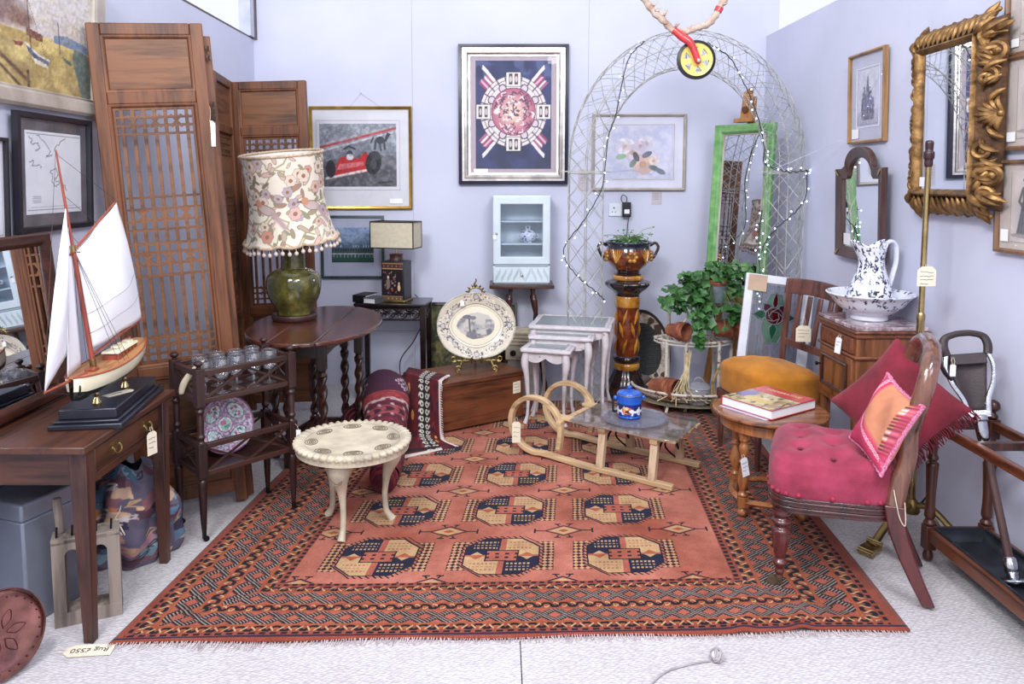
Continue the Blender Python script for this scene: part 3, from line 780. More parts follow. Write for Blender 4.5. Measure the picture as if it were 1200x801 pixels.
cv.poly([(.16, .46), (.5, .44), (.48, .36), (.2, .38)], (176, 148, 90)); cv.poly([(.38, .5), (.52, .47), (.52, .41), (.38, .43)], (112, 70, 60))
cv.poly([(.37, .37), (.47, .30), (.58, .27), (.57, .22), (.48, .23), (.4, .3)], (66, 84, 124)); cv.line([(.37, .37), (.48, .295), (.58, .27)], .008, (236, 232, 222)); cv.poly([(.42, .27), (.56, .23), (.57, .2), (.46, .22)], (222, 216, 206))
cv.line([(.38, .8), (.42, .32)], .005, (70, 58, 56)); cv.line([(.66, .62), (.68, .36)], .004, (80, 70, 66)); cv.line([(.38, .76), (.55, .28)], .002, (90, 80, 76))
cv.poly([(.7, .34), (.78, .31), (.8, .28), (.73, .29)], (72, 100, 96)); cv.poly([(.27, .36), (.36, .37), (.34, .33), (.29, .33)], (128, 62, 56))
cv.line([(0, .36), (.4, .06)], .016, (92, 68, 54)); cv.line([(0, .3), (.34, .0)], .012, (84, 62, 50)); cv.line([(.39, .14), (.4, 0)], .012, (74, 56, 46)); cv.line([(.02, .4), (.03, .1)], .012, (74, 56, 46))
cv.noise((214, 196, 150), 40, .25); cv.noise((90, 80, 80), 45, .18)
SILV = mat('silvered_frame', (186, 176, 166), .4, .25, .12, 8.)
framed('framed_painting', 'oil painting of sailing boats on a beach in a wide silvery frame', 'painting', wallM_left(2.885, 2.03, .05), .86, .58,
       [(0, 0), (0, -.03), (.012, -.038), (.05, -.03), (.062, -.02), (.07, -.022), (.074, -.01), (.074, 0)], SILV, cv, .72, .44, glass=False, pm=paintmat('oil_paint', .45, .2, bump=.3, bscale=60))
cv = Cv(100, 116, (226, 228, 236)); cv.noise((214, 216, 226), 6, .6)
def coast(pts, n=5):
    q = [(p[0] + random.uniform(-.012, .012), p[1] + random.uniform(-.012, .012)) for p in spl([(a, b_, 0) for a, b_ in pts], n)]; cv.line(q, .004, (84, 86, 104))
coast([(.05, .92), (.12, .9), (.1, .84), (.2, .86), (.24, .8), (.16, .76)]); coast([(.2, .95), (.34, .86), (.42, .76), (.36, .7), (.46, .72)]); coast([(.7, .95), (.6, .88), (.5, .8), (.56, .74)])
coast([(.06, .62), (.14, .64), (.1, .58), (.22, .6), (.26, .56)]); coast([(.42, .52), (.5, .56), (.56, .48), (.5, .42), (.58, .38), (.5, .34), (.44, .4), (.46, .46), (.42, .52)]); coast([(.62, .3), (.68, .34), (.7, .28)])
for i in range(7): cv.line([(.1 + .02 * (i % 2), .22 - i * .014), (.24, .22 - i * .014)], .003, (150, 152, 166))
cv.rect(.03, .97, .965, .97, (110, 110, 126)); cv.rect(.03, .97, .05, .055, (110, 110, 126)); cv.line([(.08, .09), (.9, .09)], .003, (120, 120, 130))
FBLK = mat('frame_black', (34, 32, 40), .35, 0, .1)
framed('framed_map', 'black framed coastal chart print in a grey mount, hanging above the yacht', 'map', wallM_left(2.93, 1.50, .03), .50, .44,
       [(0, 0), (0, -.024), (.018, -.024), (.02, -.014), (.022, 0)], FBLK, cv, .37, .31, mc=mat('mount_grey', (104, 100, 108), .8))
b = MB(); b.box(-.016, .016, -.002, 0, -.011, .011); tag(b.obj('wall_label', WPAPER, M=wallM_left(2.74, 1.265, 0, -.01)), 'small white price label on the wall under the chart print', 'label')
cv = Cv(60, 90, (226, 226, 236)); cv.rect(.3, .8, .25, .7, (44, 34, 50)); cv.noise((80, 60, 70), 10, .5, m=((cv.x > .3) & (cv.x < .8) & (cv.y > .25) & (cv.y < .7)).astype(float))
framed('framed_print', 'pale mounted print with a small dark image, left of the chart print', 'print', wallM_left(2.43, 1.44, .03), .44, .36,
       [(0, 0), (0, -.02), (.012, -.02), (.014, -.012), (.014, 0)], FBLK, cv, .4, .32)
t = thing('wall_note', 'pale pink handwritten note pinned between the oil painting and the print below it', 'note', M=wallM_left(2.535, 1.655, 0, -.01))
b = MB(); b.box(-.09, .06, -.002, 0, -.07, .05); b.obj('sheet', mat('pink_paper', (216, 200, 204), .9, 0, .05), t)
b = MB()
for i in range(4): b.tube([(-.02 + j * .009, -.0028, .02 - i * .02 + random.uniform(-.003, .003)) for j in range(8)], .0008, 4)
b.obj('handwriting', INK, t)

# ---- copper pan, bottom left
t = thing('copper_pan', 'round copper pan lid with engraved centre leaning at the desk leg', 'pan', M=Tm(-1.445, 2.09, .01) @ Rz(rad(62)) @ Rx(rad(-12)) @ Tm(0, 0, .130) @ Sc(.86, .86, .86))
b = MB(); b.lathe([(.002, .0), (.05, .002), (.085, .004), (.105, .010), (.125, .016), (.138, .012), (.146, .004), (.150, .004), (.150, .0), (.14, -.004), (.1, -.004), (.002, -.006)], 48, Rx(pi / 2))
b.obj('lid', metal('copper', (150, 104, 98), .24, .25), t)
b = MB()
for k in range(6):
    a = k * pi / 3
    b.tube(spl([(cos(a) * .02, -.004, sin(a) * .02), (cos(a + .3) * .05, -.0045, sin(a + .3) * .05), (cos(a) * .08, -.006, sin(a) * .08), (cos(a - .3) * .05, -.0045, sin(a - .3) * .05), (cos(a) * .02, -.004, sin(a) * .02)], 5), .0012, 4)
b.obj('engraving', metal('copper_dark', (112, 66, 60), .5), t)
b = MB()
for k in range(24):
    a = k * pi / 12; b.ball((cos(a) * .122, -.0165, sin(a) * .122), .003, 6, 4)
b.obj('stud_ring', metal('copper_dark2', (96, 54, 50), .5), t)

# ---- below the desk
t = thing('metal_trunk', 'plain grey metal trunk standing on the carpet beneath the desk', 'trunk', (-1.60, 2.52, 0), rad(-20))
GREYM = mat('grey_metal', (132, 138, 154), .38, .35, .12, 3.)
b = MB(); b.box(-.1, .1, -.14, .14, 0, .36); b.obj('body', GREYM, t, bev=.008)
b = MB(); b.box(-.104, .104, -.144, .144, .36, .42); b.obj('lid', GREYM, t, bev=.008)
t = thing('cloth_bundle', 'bundle of patterned patchwork scarves in blue, rust and plum under the desk', 'textiles', (-1.465, 2.865, 0))
cv = Cv(220, 130, (92, 84, 104)); rr = random.Random(4)
pals = [(84, 112, 140), (120, 150, 164), (190, 116, 72), (84, 52, 66), (164, 116, 134), (50, 44, 66), (132, 84, 92), (206, 170, 140), (70, 98, 124)]
for k in range(150):
    cx, cy = rr.random(), rr.random(); r = rr.uniform(.03, .1); a = rr.random() * 6
    cv.poly([(cx + cos(a + i * pi / 2) * r * rr.uniform(.6, 1.2) * .7, cy + sin(a + i * pi / 2) * r * rr.uniform(.6, 1.3)) for i in range(4)], pals[k % 9])
for k in range(46):
    cx, cy = rr.random(), rr.random(); cv.line([(cx + .03 * sin(j * 1.7 + k), cy + .035 * cos(j * 1.3 + k)) for j in range(6)], .006, rr.choice([(206, 196, 200), (34, 30, 44), (186, 150, 110)]))
cv.noise((60, 56, 70), 20, .25)
def bun(u, v):
    a = u * 2 * pi; z = v
    r = np.sqrt(np.clip(1 - np.clip(v - .05, 0, 1) ** 3.4, 0, 1)) * (1 + .10 * np.sin(5 * a + 3 * v) + .07 * np.sin(9 * a - 6 * v) + .05 * np.sin(14 * v + 2 * a)) * (.96 + .28 * np.sin(np.pi * np.clip(v * .9, 0, 1)) - .22 * v)
    return .165 * r * np.cos(a), .155 * r * np.sin(a), .006 + .36 * v * (1 + .05 * np.sin(3 * a))
cgrid('bundle', bun, cv, PAINTC, t)
k = MB(); k.tube(spl([(.02, -.12, .33), (.05, -.155, .26), (.03, -.17, .2), (.07, -.165, .14), (.04, -.175, .22)], 6), .003, 6); k.obj('drawstring', STRING, t)
# rustic mould
t = thing('brick_mould', 'weathered grey wooden slotted mould standing upright by the near desk leg', 'mould', (-1.39, 2.43, 0), rad(25.5))
W = wood('weathered_wood', (92, 80, 74), (150, 136, 126), .8, 'z', 4)
m = .0
b = MB()
b.box(-.1, -.062, -.04, .04, 0, .29); b.box(.062, .1, -.04, .04, 0, .29); b.box(-.018, .018, -.038, .038, .03, .26); b.box(-.1, .1, -.041, .041, 0, .045)
def archseg(x0, x1):
    pl = [(x0, .295), (x0, .235)]
    for k in range(9):
        a = pi - pi * k / 8; pl.append(((x0 + x1) / 2 + (x1 - x0) / 2 * cos(a), .235 + .025 * sin(a)))
    pl += [(x1, .295)]
    b.prism(pl, .08, Tm(0, .04, 0) @ Rx(pi / 2))
archseg(-.063, -.017); archseg(.017, .063); b.box(-.1, .1, -.04, .04, .282, .3)
b.obj('block', W, t, bev=.005)
for x in (-.085, -.04, -.028, .03, .075): b = MB(); b.tube([(x, -.02, .29), (x + .003, -.02, .335)], .004, 6); b.obj('iron_pin', IRON, t)
b = MB(); b.tube([(-.075, .02, .30), (-.082, .02, .42)], .014, 10); b.obj('prop', W, t, bev=.004)
# rug price tag on the floor
t = thing('price_tag', 'cream price tag lying on the pale carpet at the near left rug corner', 'price tag', (-1.285, 2.235, .003), rad(186))
b = MB(); b.prism([(-.07, -.026), (.055, -.03), (.075, -.014), (.075, .012), (.055, .03), (-.072, .03)], .0014); b.obj('card', PAPER, t)
text('writing', 'Rug £550', .03, INK, t, Tm(0, 0, .0017))
b = MB(); b.tube(spl([(.066, 0, .003), (.09, .01, .006), (.1, -.012, .01), (.068, -.004, .003)], 6), .001, 5); b.obj('string', STRING, t)

# ---- trolley
def build_trolley():
    t = thing('drinks_trolley', 'dark oak two-tier drinks trolley with crossed side rails, holding crystal glasses', 'trolley', (-1.145, 3.18, 0), rad(45.9))
    hx, hy = .205, .115
    for sx in (-1, 1):
        for sy in (-1, 1):
            b = MB(); x, y = sx * hx, sy * hy
            b.taper(x, y, .27, .415, .018, .018); b.taper(x, y, .565, .72, .018, .018)
            b.lathe(turned([(.016, .415), (.012, .425), (.018, .44), (.013, .455), (.015, .5), (.013, .53), (.018, .545), (.012, .555), (.016, .565)]), 14, Tm(x, y, 0))
            b.lathe(turned([(.009, .04), (.013, .1), (.016, .2), (.018, .25), (.013, .262), (.017, .27)]), 14, Tm(x, y, 0))
            b.lathe([(.009, .72), (.008, .728), (.017, .736), (.018, .744), (.01, .752), (.001, .754)], 14, Tm(x, y, 0))
            b.obj('post', DOAK, t, bev=.002)
            c = MB(); c.box(x - .006, x + .006, y - .008, y + .008, .012, .045); c.lathe([(.011, -.006), (.0115, 0), (.011, .006)], 14, Tm(x + .008, y, .0115) @ Rx(pi / 2)); c.obj('castor', IRON, t)
    for z in (.29, .59):
        b = MB(); b.box(-hx + .005, hx - .005, -hy + .005, hy - .005, z - .012, z); b.obj('shelf', DOAKX, t, bev=.002)
        b = MB()
        for sy in (-1, 1):
            b.box(-hx, hx, sy * hy - .01, sy * hy + .01, z + .098, z + .12); b.box(-hx, hx, sy * hy - .009, sy * hy + .009, z - .016, z + .006)
        for sx in (-1, 1):
            b.box(sx * hx - .01, sx * hx + .01, -hy, hy, z + .098, z + .12); b.box(sx * hx - .009, sx * hx + .009, -hy, hy, z - .016, z + .006)
        b.obj('gallery_rail', DOAKX, t, bev=.002)
        b = MB()
        for sy in (-1, 1):
            for x0, x1 in ((-hx + .018, 0), (0, hx - .018)):
                b.bar((x0, sy * hy - .003, z + .004), (x1, sy * hy - .003, z + .1), .007, .009); b.bar((x0, sy * hy + .003, z + .1), (x1, sy * hy + .003, z + .004), .007, .009)
        for sx in (-1, 1):
            b.bar((sx * hx - .003, -hy + .018, z + .004), (sx * hx - .003, hy - .018, z + .1), .007, .009); b.bar((sx * hx + .003, -hy + .018, z + .1), (sx * hx + .003, hy - .018, z + .004), .007, .009)
        b.obj('crossed_rail', DOAKX, t)
build_trolley()
CRYS = glassmat('crystal', (.97, .97, .99), .17, .03, .03)
def build_glass():
    t = thing('wine_glass', 'x', 'glass', group='crystal glasses on the trolley')
    b = MB(); b.lathe(sprof([(.0285, 0), (.028, .003), (.006, .008), (.0045, .03), (.008, .04), (.0045, .05), (.008, .058)], 3), 18); b.obj('stem', CRYS, t)
    b = MB()
    def rf(a, z): return 1 + (.035 * sin(12 * a + z * 240) + .03 * sin(12 * a - z * 240)) * (1 if z < .118 else .15)
    b.lathe(sprof([(.006, .056), (.02, .062), (.031, .082), (.034, .108), (.033, .14), (.0315, .14), (.032, .108), (.029, .084), (.018, .066), (.002, .062)], 4), 36, rf=rf, caps=False); b.obj('bowl', CRYS, t)
    return t
g0 = build_glass(); rz = rad(45.9)
gp = [(-.155, -.06), (-.085, -.066), (-.015, -.055), (.06, -.062), (.135, -.058), (-.13, .045), (-.05, .05), (.03, .042), (.11, .05)]
names = ['cut crystal glass at the trolley end nearest the desk, front row', 'cut crystal glass second from the desk end in the trolley front row', 'cut crystal glass in the middle of the trolley front row',
         'cut crystal glass second from the lamp table end in the trolley front row', 'cut crystal glass at the lamp table end of the trolley front row',
         'cut crystal glass at the desk end of the trolley back row', 'cut crystal glass second from the desk end in the trolley back row', 'cut crystal glass second from the lamp table end in the trolley back row', 'cut crystal glass at the lamp table end of the trolley back row']
for i, ((x, y), nm) in enumerate(zip(gp, names)):
    g = g0 if i == 0 else copy_tree(g0)
    g['label'] = nm; g.matrix_world = Tm(-1.145, 3.18, .5905) @ Rz(rz) @ Tm(x, y, 0) @ Rz(i * .7)
# famille rose plate
cv = Cv(240, 240, (206, 196, 214)); cv.asp = 1
cv.noise((132, 92, 132), 26, .8, lo=.45, hi=.6); cv.noise((120, 168, 158), 22, .6, lo=.52, hi=.62); cv.noise((178, 96, 130), 24, .6, lo=.55, hi=.62)
for k in range(4):
    a = k * pi / 2 + .75
    cx, cy = .5 + .29 * cos(a), .5 + .29 * sin(a)
    cv.ell(cx, cy, .12, .175, (120, 70, 100), a); cv.ell(cx, cy, .108, .163, (190, 224, 222), a); 
    rr = random.Random(k)
    for q in range(16):
        dx, dy = rr.uniform(-.075, .075), rr.uniform(-.09, .09); cv.ell(cx + dx, cy + dy, rr.uniform(.01, .028), rr.uniform(.01, .03), rr.choice([(196, 84, 130), (84, 156, 136), (214, 120, 158), (64, 52, 84), (200, 70, 44) if k == 1 else (226, 208, 226)]))
cv.ring(.5, .5, .095, .125, (236, 230, 236)); cv.ring(.5, .5, .125, .135, (90, 60, 90)); cv.ell(.5, .5, .095, .095, (150, 204, 176)); cv.ell(.48, .53, .05, .04, (200, 100, 150)); cv.ell(.52, .46, .05, .03, (84, 160, 130))
cv.ring(.5, .5, .475, .51, (120, 66, 104)); cv.ring(.5, .5, .45, .475, (196, 170, 196)); cv.noise((80, 46, 80), 40, .35)
t = thing('decorative_plate', 'round pink and turquoise patterned porcelain plate propped on the lower trolley shelf', 'plate', M=Tm(-1.145, 3.18, .2915) @ Rz(rz) @ Tm(-.03, .035, .125) @ Rx(rad(-14)))
r = .125
def dish(u, v):
    x, z = (u - .5) * 2, (v - .5) * 2
    s = np.sqrt(np.maximum(1e-9, 1 - z * z / 2)); s2 = np.sqrt(np.maximum(1e-9, 1 - x * x / 2))
    X, Z = x * s, z * s2; q = np.hypot(X, Z)
    return X * r, -.016 * np.clip((q - .55) / .45, 0, 1) ** 1.3, Z * r
def discwarp(cv0):
    """resample a canvas so that its round picture lands on the disc-mapped grid"""
    h, w = cv0.h, cv0.w; u = np.linspace(-1, 1, w)[None]; v = np.linspace(-1, 1, h)[:, None]
    X = u * np.sqrt(1 - v * v / 2); Z = v * np.sqrt(1 - u * u / 2)
    i = np.clip(((X + 1) / 2 * (w - 1)).round().astype(int), 0, w - 1); j = np.clip(((Z + 1) / 2 * (h - 1)).round().astype(int), 0, h - 1)
    c = Cv(w, h, (0, 0, 0)); c.a = cv0.a[j, i]; return c
cgrid('face', dish, discwarp(cv), PAINTG, t, solid=.004)
b = MB(); b.lathe([(.06, 0), (.062, .008), (.056, .008), (.055, 0)], 32, Tm(0, .004, 0) @ Rx(-pi / 2)); b.obj('foot_ring', WHITEP, t)
# cream leaf-shaped tag / shoe horn at the trolley's desk end
t = thing('shoe_horn', 'cream curved shoe horn sticking out of the trolley top beside the desk', 'shoe horn', M=Tm(-1.305, 3.02, .592) @ Rz(rad(0)) @ Ry(rad(-8)))
b = MB()
def horn(u, v):
    w = .021 * sin(pi * (.12 + .80 * v)) ** .7; x = (u - .5) * 2 * w
    return (x * .8 + .085 * v * v + .035 * v, -.006 * (1 - (u - .5) ** 2 * 4) - .02 * v, .005 + .13 * v)
b.grid(horn, 8, 18); b.obj('blade', mat('horn_cream', (216, 204, 176), .4, 0, .06), t, ang=180, solid=.003)

# ---- two folding screens
def leaf(parent, w, h, M, lat=True):
    f = MB(); st = .052; th = .042
    # stiles and rails with a stepped inner edge
    f.box(-w / 2, -w / 2 + st, -th / 2, th / 2, 0, h); f.box(w / 2 - st, w / 2, -th / 2, th / 2, 0, h)
    zs = [(h - .05, h), (h - .335, h - .285), (.62, .67), (.30, .35), (.05, .1)]
    for a, b_ in zs: f.box(-w / 2 + st, w / 2 - st, -th / 2 + .001, th / 2 - .001, a, b_)
    o = f.obj('screen_panel', SCREEN, parent, M, bev=.005)
    iw = w - 2 * st
    def step(z0, z1):
        s = MB(); hh = z1 - z0
        s.rectframe(iw + .002, hh + .002, [(0, 0), (0, -.017), (.006, -.017), (.012, -.012), (.016, -.006), (.016, 0)], Tm(0, 0, (z0 + z1) / 2)); return s.obj('moulding', SCREEN, o)
    def board(z0, z1):
        s = MB(); s.box(-iw / 2, iw / 2, -.006, .006, z0, z1); s.obj('board', SCREENX, o, bev=.001); step(z0, z1)
    board(h - .285, h - .05); board(.10, .30); board(.35, .62)
    z0, z1 = .67, h - .335
    step(z0, z1)
    L = MB(); n = 7; wi = iw - .03; x0 = -wi / 2; bw = .014
    s2 = MB(); s2.rectframe(iw - .03, z1 - z0 - .03, [(0, -.008), (0, .008), (.01, .008), (.01, -.008)], Tm(0, 0, (z0 + z1) / 2)); s2.obj('inner_frame', SCREEN, o)
    wi -= .02; x0 = -wi / 2; a0, a1 = z0 + .025, z1 - .025
    for k in range(n):
        x = x0 + wi * (k + .5) / n; L.box(x - bw / 2, x + bw / 2, -.009, .005, a0, a1)
    p = wi / n
    groups = [(a1, a1 - .13, 1), ((a0 + a1) / 2 + .17, (a0 + a1) / 2 - .17, 2), (a0 + .13, a0, 1)]
    hb = .010
    for zt, zb, rep in groups:
        rows = []
        if rep == 1: rows = [zt - .03, zt - .065, zt - .1]; mids = [zt - .047]
        else:
            H = zt - zb; rows = [zt, zt - .05, zt - .1, zt - .14, H and zb + .15 - .01, zb + .1, zb + .05, zb]; mids = [zt - .075, zb + .075]
        for z in rows: L.box(x0, -x0, -.007, .007, z - hb / 2, z + hb / 2)
        for z in mids:
            for c in (1.5, 3.5, 5.5):
                cx = x0 + c * p; d = p * .52
                L.bar((cx - d, -.003, z - .026), (cx + d, -.003, z + .026), .011, .010); L.bar((cx - d, -.002, z + .026), (cx + d, -.002, z - .026), .011, .010)
    L.obj('lattice', SCREENX, o)
    return o
def basis(o, xdir, updir):
    X = Vector(xdir).normalized(); Zv = Vector(updir).normalized(); Yv = Zv.cross(X).normalized(); X = Yv.cross(Zv)
    M = Matrix.Identity(4)
    for i in range(3): M[i][0] = X[i]; M[i][1] = Yv[i]; M[i][2] = Zv[i]
    M.translation = o; return M
up1 = Vector((-.125, -.03, 2.1)).normalized()
t = thing('folding_screen', 'tall carved elm lattice folding screen leaning behind the trolley, nearest the desk', 'folding screen', M=basis((-1.37, 3.275, .0), (.42, .15, 0), up1))
leaf(t, .45, 2.135, Matrix.Identity(4))
leaf(t, .42, 2.09, Tm(.232, .03, 0) @ Rz(rad(97)) @ Tm(.21, 0, 0))
MORT = mat('mortise_dark', (44, 26, 18), .8)
for z in (1.98, 2.02, 1.72, 1.75, 1.78):
    for q in (-.008, .008): m_ = MB(); m_.box(.232 + q - .004, .232 + q + .004, .0032, .0112, z, z + .024); m_.obj('mortise', MORT, t)
t = thing('folding_screen', 'carved elm lattice folding screen standing behind the floral table lamp', 'folding screen', M=basis((-1.385, 4.74, 0), (1, .02, 0), Vector((-.06, .03, 2.1))))
leaf(t, .47, 2.09, Matrix.Identity(4))
leaf(t, .45, 2.09, Tm(-.235, -.03, 0) @ Rz(rad(-84)) @ Tm(.225, 0, 0))
hang_tag('white price tag hanging on the edge of the tall lattice screen', (-1.272, 3.31, 1.83), .05, .11, rz=0, sl=.1, col=WPAPER, lines=3, sdx=.01)
# ================================================================== BACK LEFT
# ---- gateleg table
def build_gateleg():
    t = thing('gateleg_table', 'dark oval gateleg table with barley twist legs, under the floral lamp', 'table', (-.985, 4.0, .0105))
    rx, ry, z0, z1 = .345, .545, .678, .70
    def seg(x0, x1, nm):
        pl = []
        n = 40
        if x0 <= -rx: pl = [(rx * cos(a), ry * sin(a)) for a in [math.acos(x1 / rx) + (2 * pi - 2 * math.acos(x1 / rx)) * k / n for k in range(n + 1)]]
        elif x1 >= rx: 
            q = math.acos(x0 / rx); pl = [(rx * cos(a), ry * sin(a)) for a in [-q + 2 * q * k / n for k in range(n + 1)]]
        else:
            qa, qb = math.acos(x0 / rx), math.acos(x1 / rx)
            pl = [(rx * cos(qb + (qa - qb) * k / 8), ry * sin(qb + (qa - qb) * k / 8)) for k in range(9)] + [(rx * cos(-qa + (qa - qb) * k / 8), ry * sin(-qa + (qa - qb) * k / 8)) for k in range(9)]
        b = MB(); b.prism(pl, z1 - z0, Tm(0, 0, z0)); b.obj(nm, TOPW, t, bev=.006)
    TOPW = wood('table_top', (40, 20, 17), (92, 50, 40), .22, 'y', 5, .4)
    seg(-.5, -.116, 'leaf'); seg(-.114, .114, 'table_top'); seg(.116, .5, 'leaf')
    def twist(x, y, z0, z1, r=.019):
        b = MB(); sq = .022
        b.taper(x, y, z1 - .17, z1, sq, sq); b.taper(x, y, z0, z0 + .1, sq, sq)
        b.lathe([(.02, z1 - .21), (.026, z1 - .2), (.016, z1 - .185), (.02, z1 - .17)], 16, Tm(x, y, 0)); b.lathe([(.02, z0 + .1), (.015, z0 + .11), (.025, z0 + .125), (.018, z0 + .135)], 16, Tm(x, y, 0))
        H = z1 - .205 - z0 - .13
        def f(u, v):
            a = u * 2 * pi; tw = v * H * 2 * pi / .085
            q = r * (1 + .34 * cos(2 * a - 2 * tw * .5)); return (x + q * cos(a), y + q * sin(a), z0 + .13 + H * v)
        b.grid(f, 18, 60, cu=True); b.obj('leg', BLK, t, bev=.002)
    BLK = wood('gate_dark', (24, 12, 12), (58, 32, 28), .3, 'z', 6, .3)
    for x in (-.09, .09):
        for y in (-.27, .27): twist(x, y, .0, z0)
    twist(.2, .0 + .12, .0, z0); twist(-.2, -.12, 0, z0)
    for nm, za, zb in (('stretcher_frame', .06, .09), ('top_frame', z0 - .11, z0)):
        b = MB()
        for x in (-.09, .09): b.box(x - .012, x + .012, -.28, .28, za, zb)
        for y in (-.27, .27): b.box(-.09, .09, y - .012, y + .012, za, zb)
        b.obj(nm, BLK, t, bev=.002); zc = (za + zb) / 2
        for p, q in (((.09, -.25), (.19, .12)), ((-.09, .25), (-.19, -.12))): b = MB(); b.bar((p[0], p[1], zc), (q[0], q[1], zc), .02, .03 if za < .1 else .05); b.obj('gate_rail', BLK, t, bev=.002)
build_gateleg()

# ---- floral lamp
def build_lamp():
    t = thing('table_lamp', 'olive green glazed jar lamp with a big floral bobble-fringed shade on the oval table', 'lamp', (-1.125, 4.08, .711))
    b = MB(); b.lathe(sprof([(.112, 0), (.12, .01), (.122, .026), (.118, .036), (.105, .034), (.1, .030)], 3), 40); b.obj('plinth', DOAKX, t)
    gm, nt, bs = newmat('olive_glaze'); N = nt.nodes
    tc = N.new('ShaderNodeTexCoord'); nz = N.new('ShaderNodeTexNoise'); nz.inputs['Scale'].default_value = 11; nz.inputs['Detail'].default_value = 8; nz.inputs['Roughness'].default_value = .7
    nt.links.new(tc.outputs['Object'], nz.inputs[0]); cr = N.new('ShaderNodeValToRGB')
    for p, c in ((.3, (34, 30, 20)),): cr.color_ramp.elements[0].position = p; cr.color_ramp.elements[0].color = L4(c)
    cr.color_ramp.elements[1].position = .72; cr.color_ramp.elements[1].color = L4((132, 122, 64)); e = cr.color_ramp.elements.new(.5); e.color = L4((78, 76, 36))
    nt.links.new(nz.outputs[0], cr.inputs[0]); nt.links.new(cr.outputs[0], bs.inputs['Base Color']); bs.inputs['Roughness'].default_value = .12; bs.inputs['Coat Weight'].default_value = .5
    b = MB(); b.lathe(sprof([(.092, .034), (.098, .06), (.132, .12), (.148, .19), (.138, .245), (.1, .275), (.07, .285), (.066, .30), (.066, .37), (.074, .385), (.074, .395), (.055, .397), (.02, .398)], 5), 48); b.obj('jar', gm, t)
    b = MB(); b.tube([(0, 0, .39), (-.01, 0, .60)], .008, 10); b.obj('lamp_holder', BRASS, t)
    M = Tm(-.005, 0, .452) @ Rx(rad(7)) @ Ry(rad(-3.5)); H = .455
    cv = Cv(560, 200, (222, 212, 196)); cv.noise((232, 222, 208), 8, .7); rr = random.Random(9)
    OUT = (142, 128, 112)
    for k in range(40):
        cx, cy = rr.random(), rr.random(); pts = [(cx + .02 * j * rr.uniform(.6, 1.4), cy + .09 * sin(j * .8 + k)) for j in range(6)]; cv.line(pts, .008, (156, 146, 110), .9)
    for k in range(260):
        cx, cy = rr.random(), rr.random(); a = rr.random() * 6.3; L = rr.uniform(.035, .08)
        c = rr.choice([(150, 142, 118), (178, 160, 140), (160, 128, 112), (122, 112, 94), (196, 176, 158), (204, 168, 160), (140, 140, 116)])
        cv.ell(cx, cy, L, L * .42, OUT, a); cv.ell(cx, cy, L * .84, L * .31, c, a)
    for k in range(46):
        cx, cy = rr.random(), rr.random(); r = rr.uniform(.04, .075); c = rr.choice([(206, 170, 162), (176, 160, 170), (196, 140, 124), (214, 196, 180)])
        for j in range(6): cv.ell(cx + cos(j * pi / 3) * r * .62 / cv.asp, cy + sin(j * pi / 3) * r * .62, r * .5, r * .5, OUT)
        for j in range(6): cv.ell(cx + cos(j * pi / 3) * r * .62 / cv.asp, cy + sin(j * pi / 3) * r * .62, r * .42, r * .42, c)
        cv.ell(cx, cy, r * .35, r * .35, (150, 110, 84))
    for cx in (.12, .40, .70, .9):
        cy = .42
        cv.ell(cx, cy, .13, .055, (110, 90, 80), -.35); cv.ell(cx, cy, .12, .047, (186, 166, 160), -.35); cv.ell(cx - .032, cy + .06, .05, .045, (196, 140, 116)); cv.poly([(cx - .05, cy + .07), (cx - .075, cy + .05), (cx - .045, cy + .04)], (120, 90, 70)); cv.line([(cx + .03, cy - .05), (cx + .075, cy - .2)], .03, (176, 150, 150))
    def rad_(v): return .25 - .052 * np.clip(v / .45, 0, 1) ** .6 + .018 * np.clip((v - .4) / .6, 0, 1) ** 1.2
    def fn(u, v):
        a = u * 2 * np.pi; r = rad_(v) * (1 + .006 * np.cos(12 * a)); z = v * H - .012 * np.abs(np.sin(6 * a)) * (1 - v)
        return r * np.cos(a), r * np.sin(a), z
    sh = cgrid('lamp_shade', fn, cv, paintmat('shade_cloth', .85), t, M)
    b = MB(); b.grid(lambda u, v: ((float(rad_(v)) * .965 - .006) * cos(u * 2 * pi), (float(rad_(v)) * .965 - .006) * sin(u * 2 * pi), .006 + v * (H - .012)), 48, 12, cu=True); b.obj('shade_lining', mat('shade_lining', (232, 226, 220), .8, 0, .03), sh)
    BRD = mat('braid', (196, 172, 148), .9, 0, .2, 60.)
    for z, r in ((0., .252), (H, float(rad_(1.)) + .001)): b = MB(); b.tube([(r * cos(k * pi / 24), r * sin(k * pi / 24), z - (.012 * abs(sin(6 * k * pi / 24)) if z == 0 else 0)) for k in range(48)], .0075, 8, closed=True); b.obj('braid', BRD, sh)
    BOB = mat('bobble', (214, 196, 186), .9, 0, .1, 80.); b0 = None
    for k in range(46):
        a = 2 * pi * k / 46; z = -.032 - .012 * abs(sin(6 * a))
        if b0 is None:
            q = MB(); q.ball((0, 0, 0), .0105, 10, 7, (1, 1, 1.15)); q.tube([(0, 0, .008), (0, 0, .026)], .002, 5); b0 = q.obj('bobble', BOB, sh); o = b0
        else: o = b0.copy(); COL.objects.link(o); o.parent = sh
        o.matrix_local = Tm(.252 * cos(a), .252 * sin(a), z)
build_lamp()

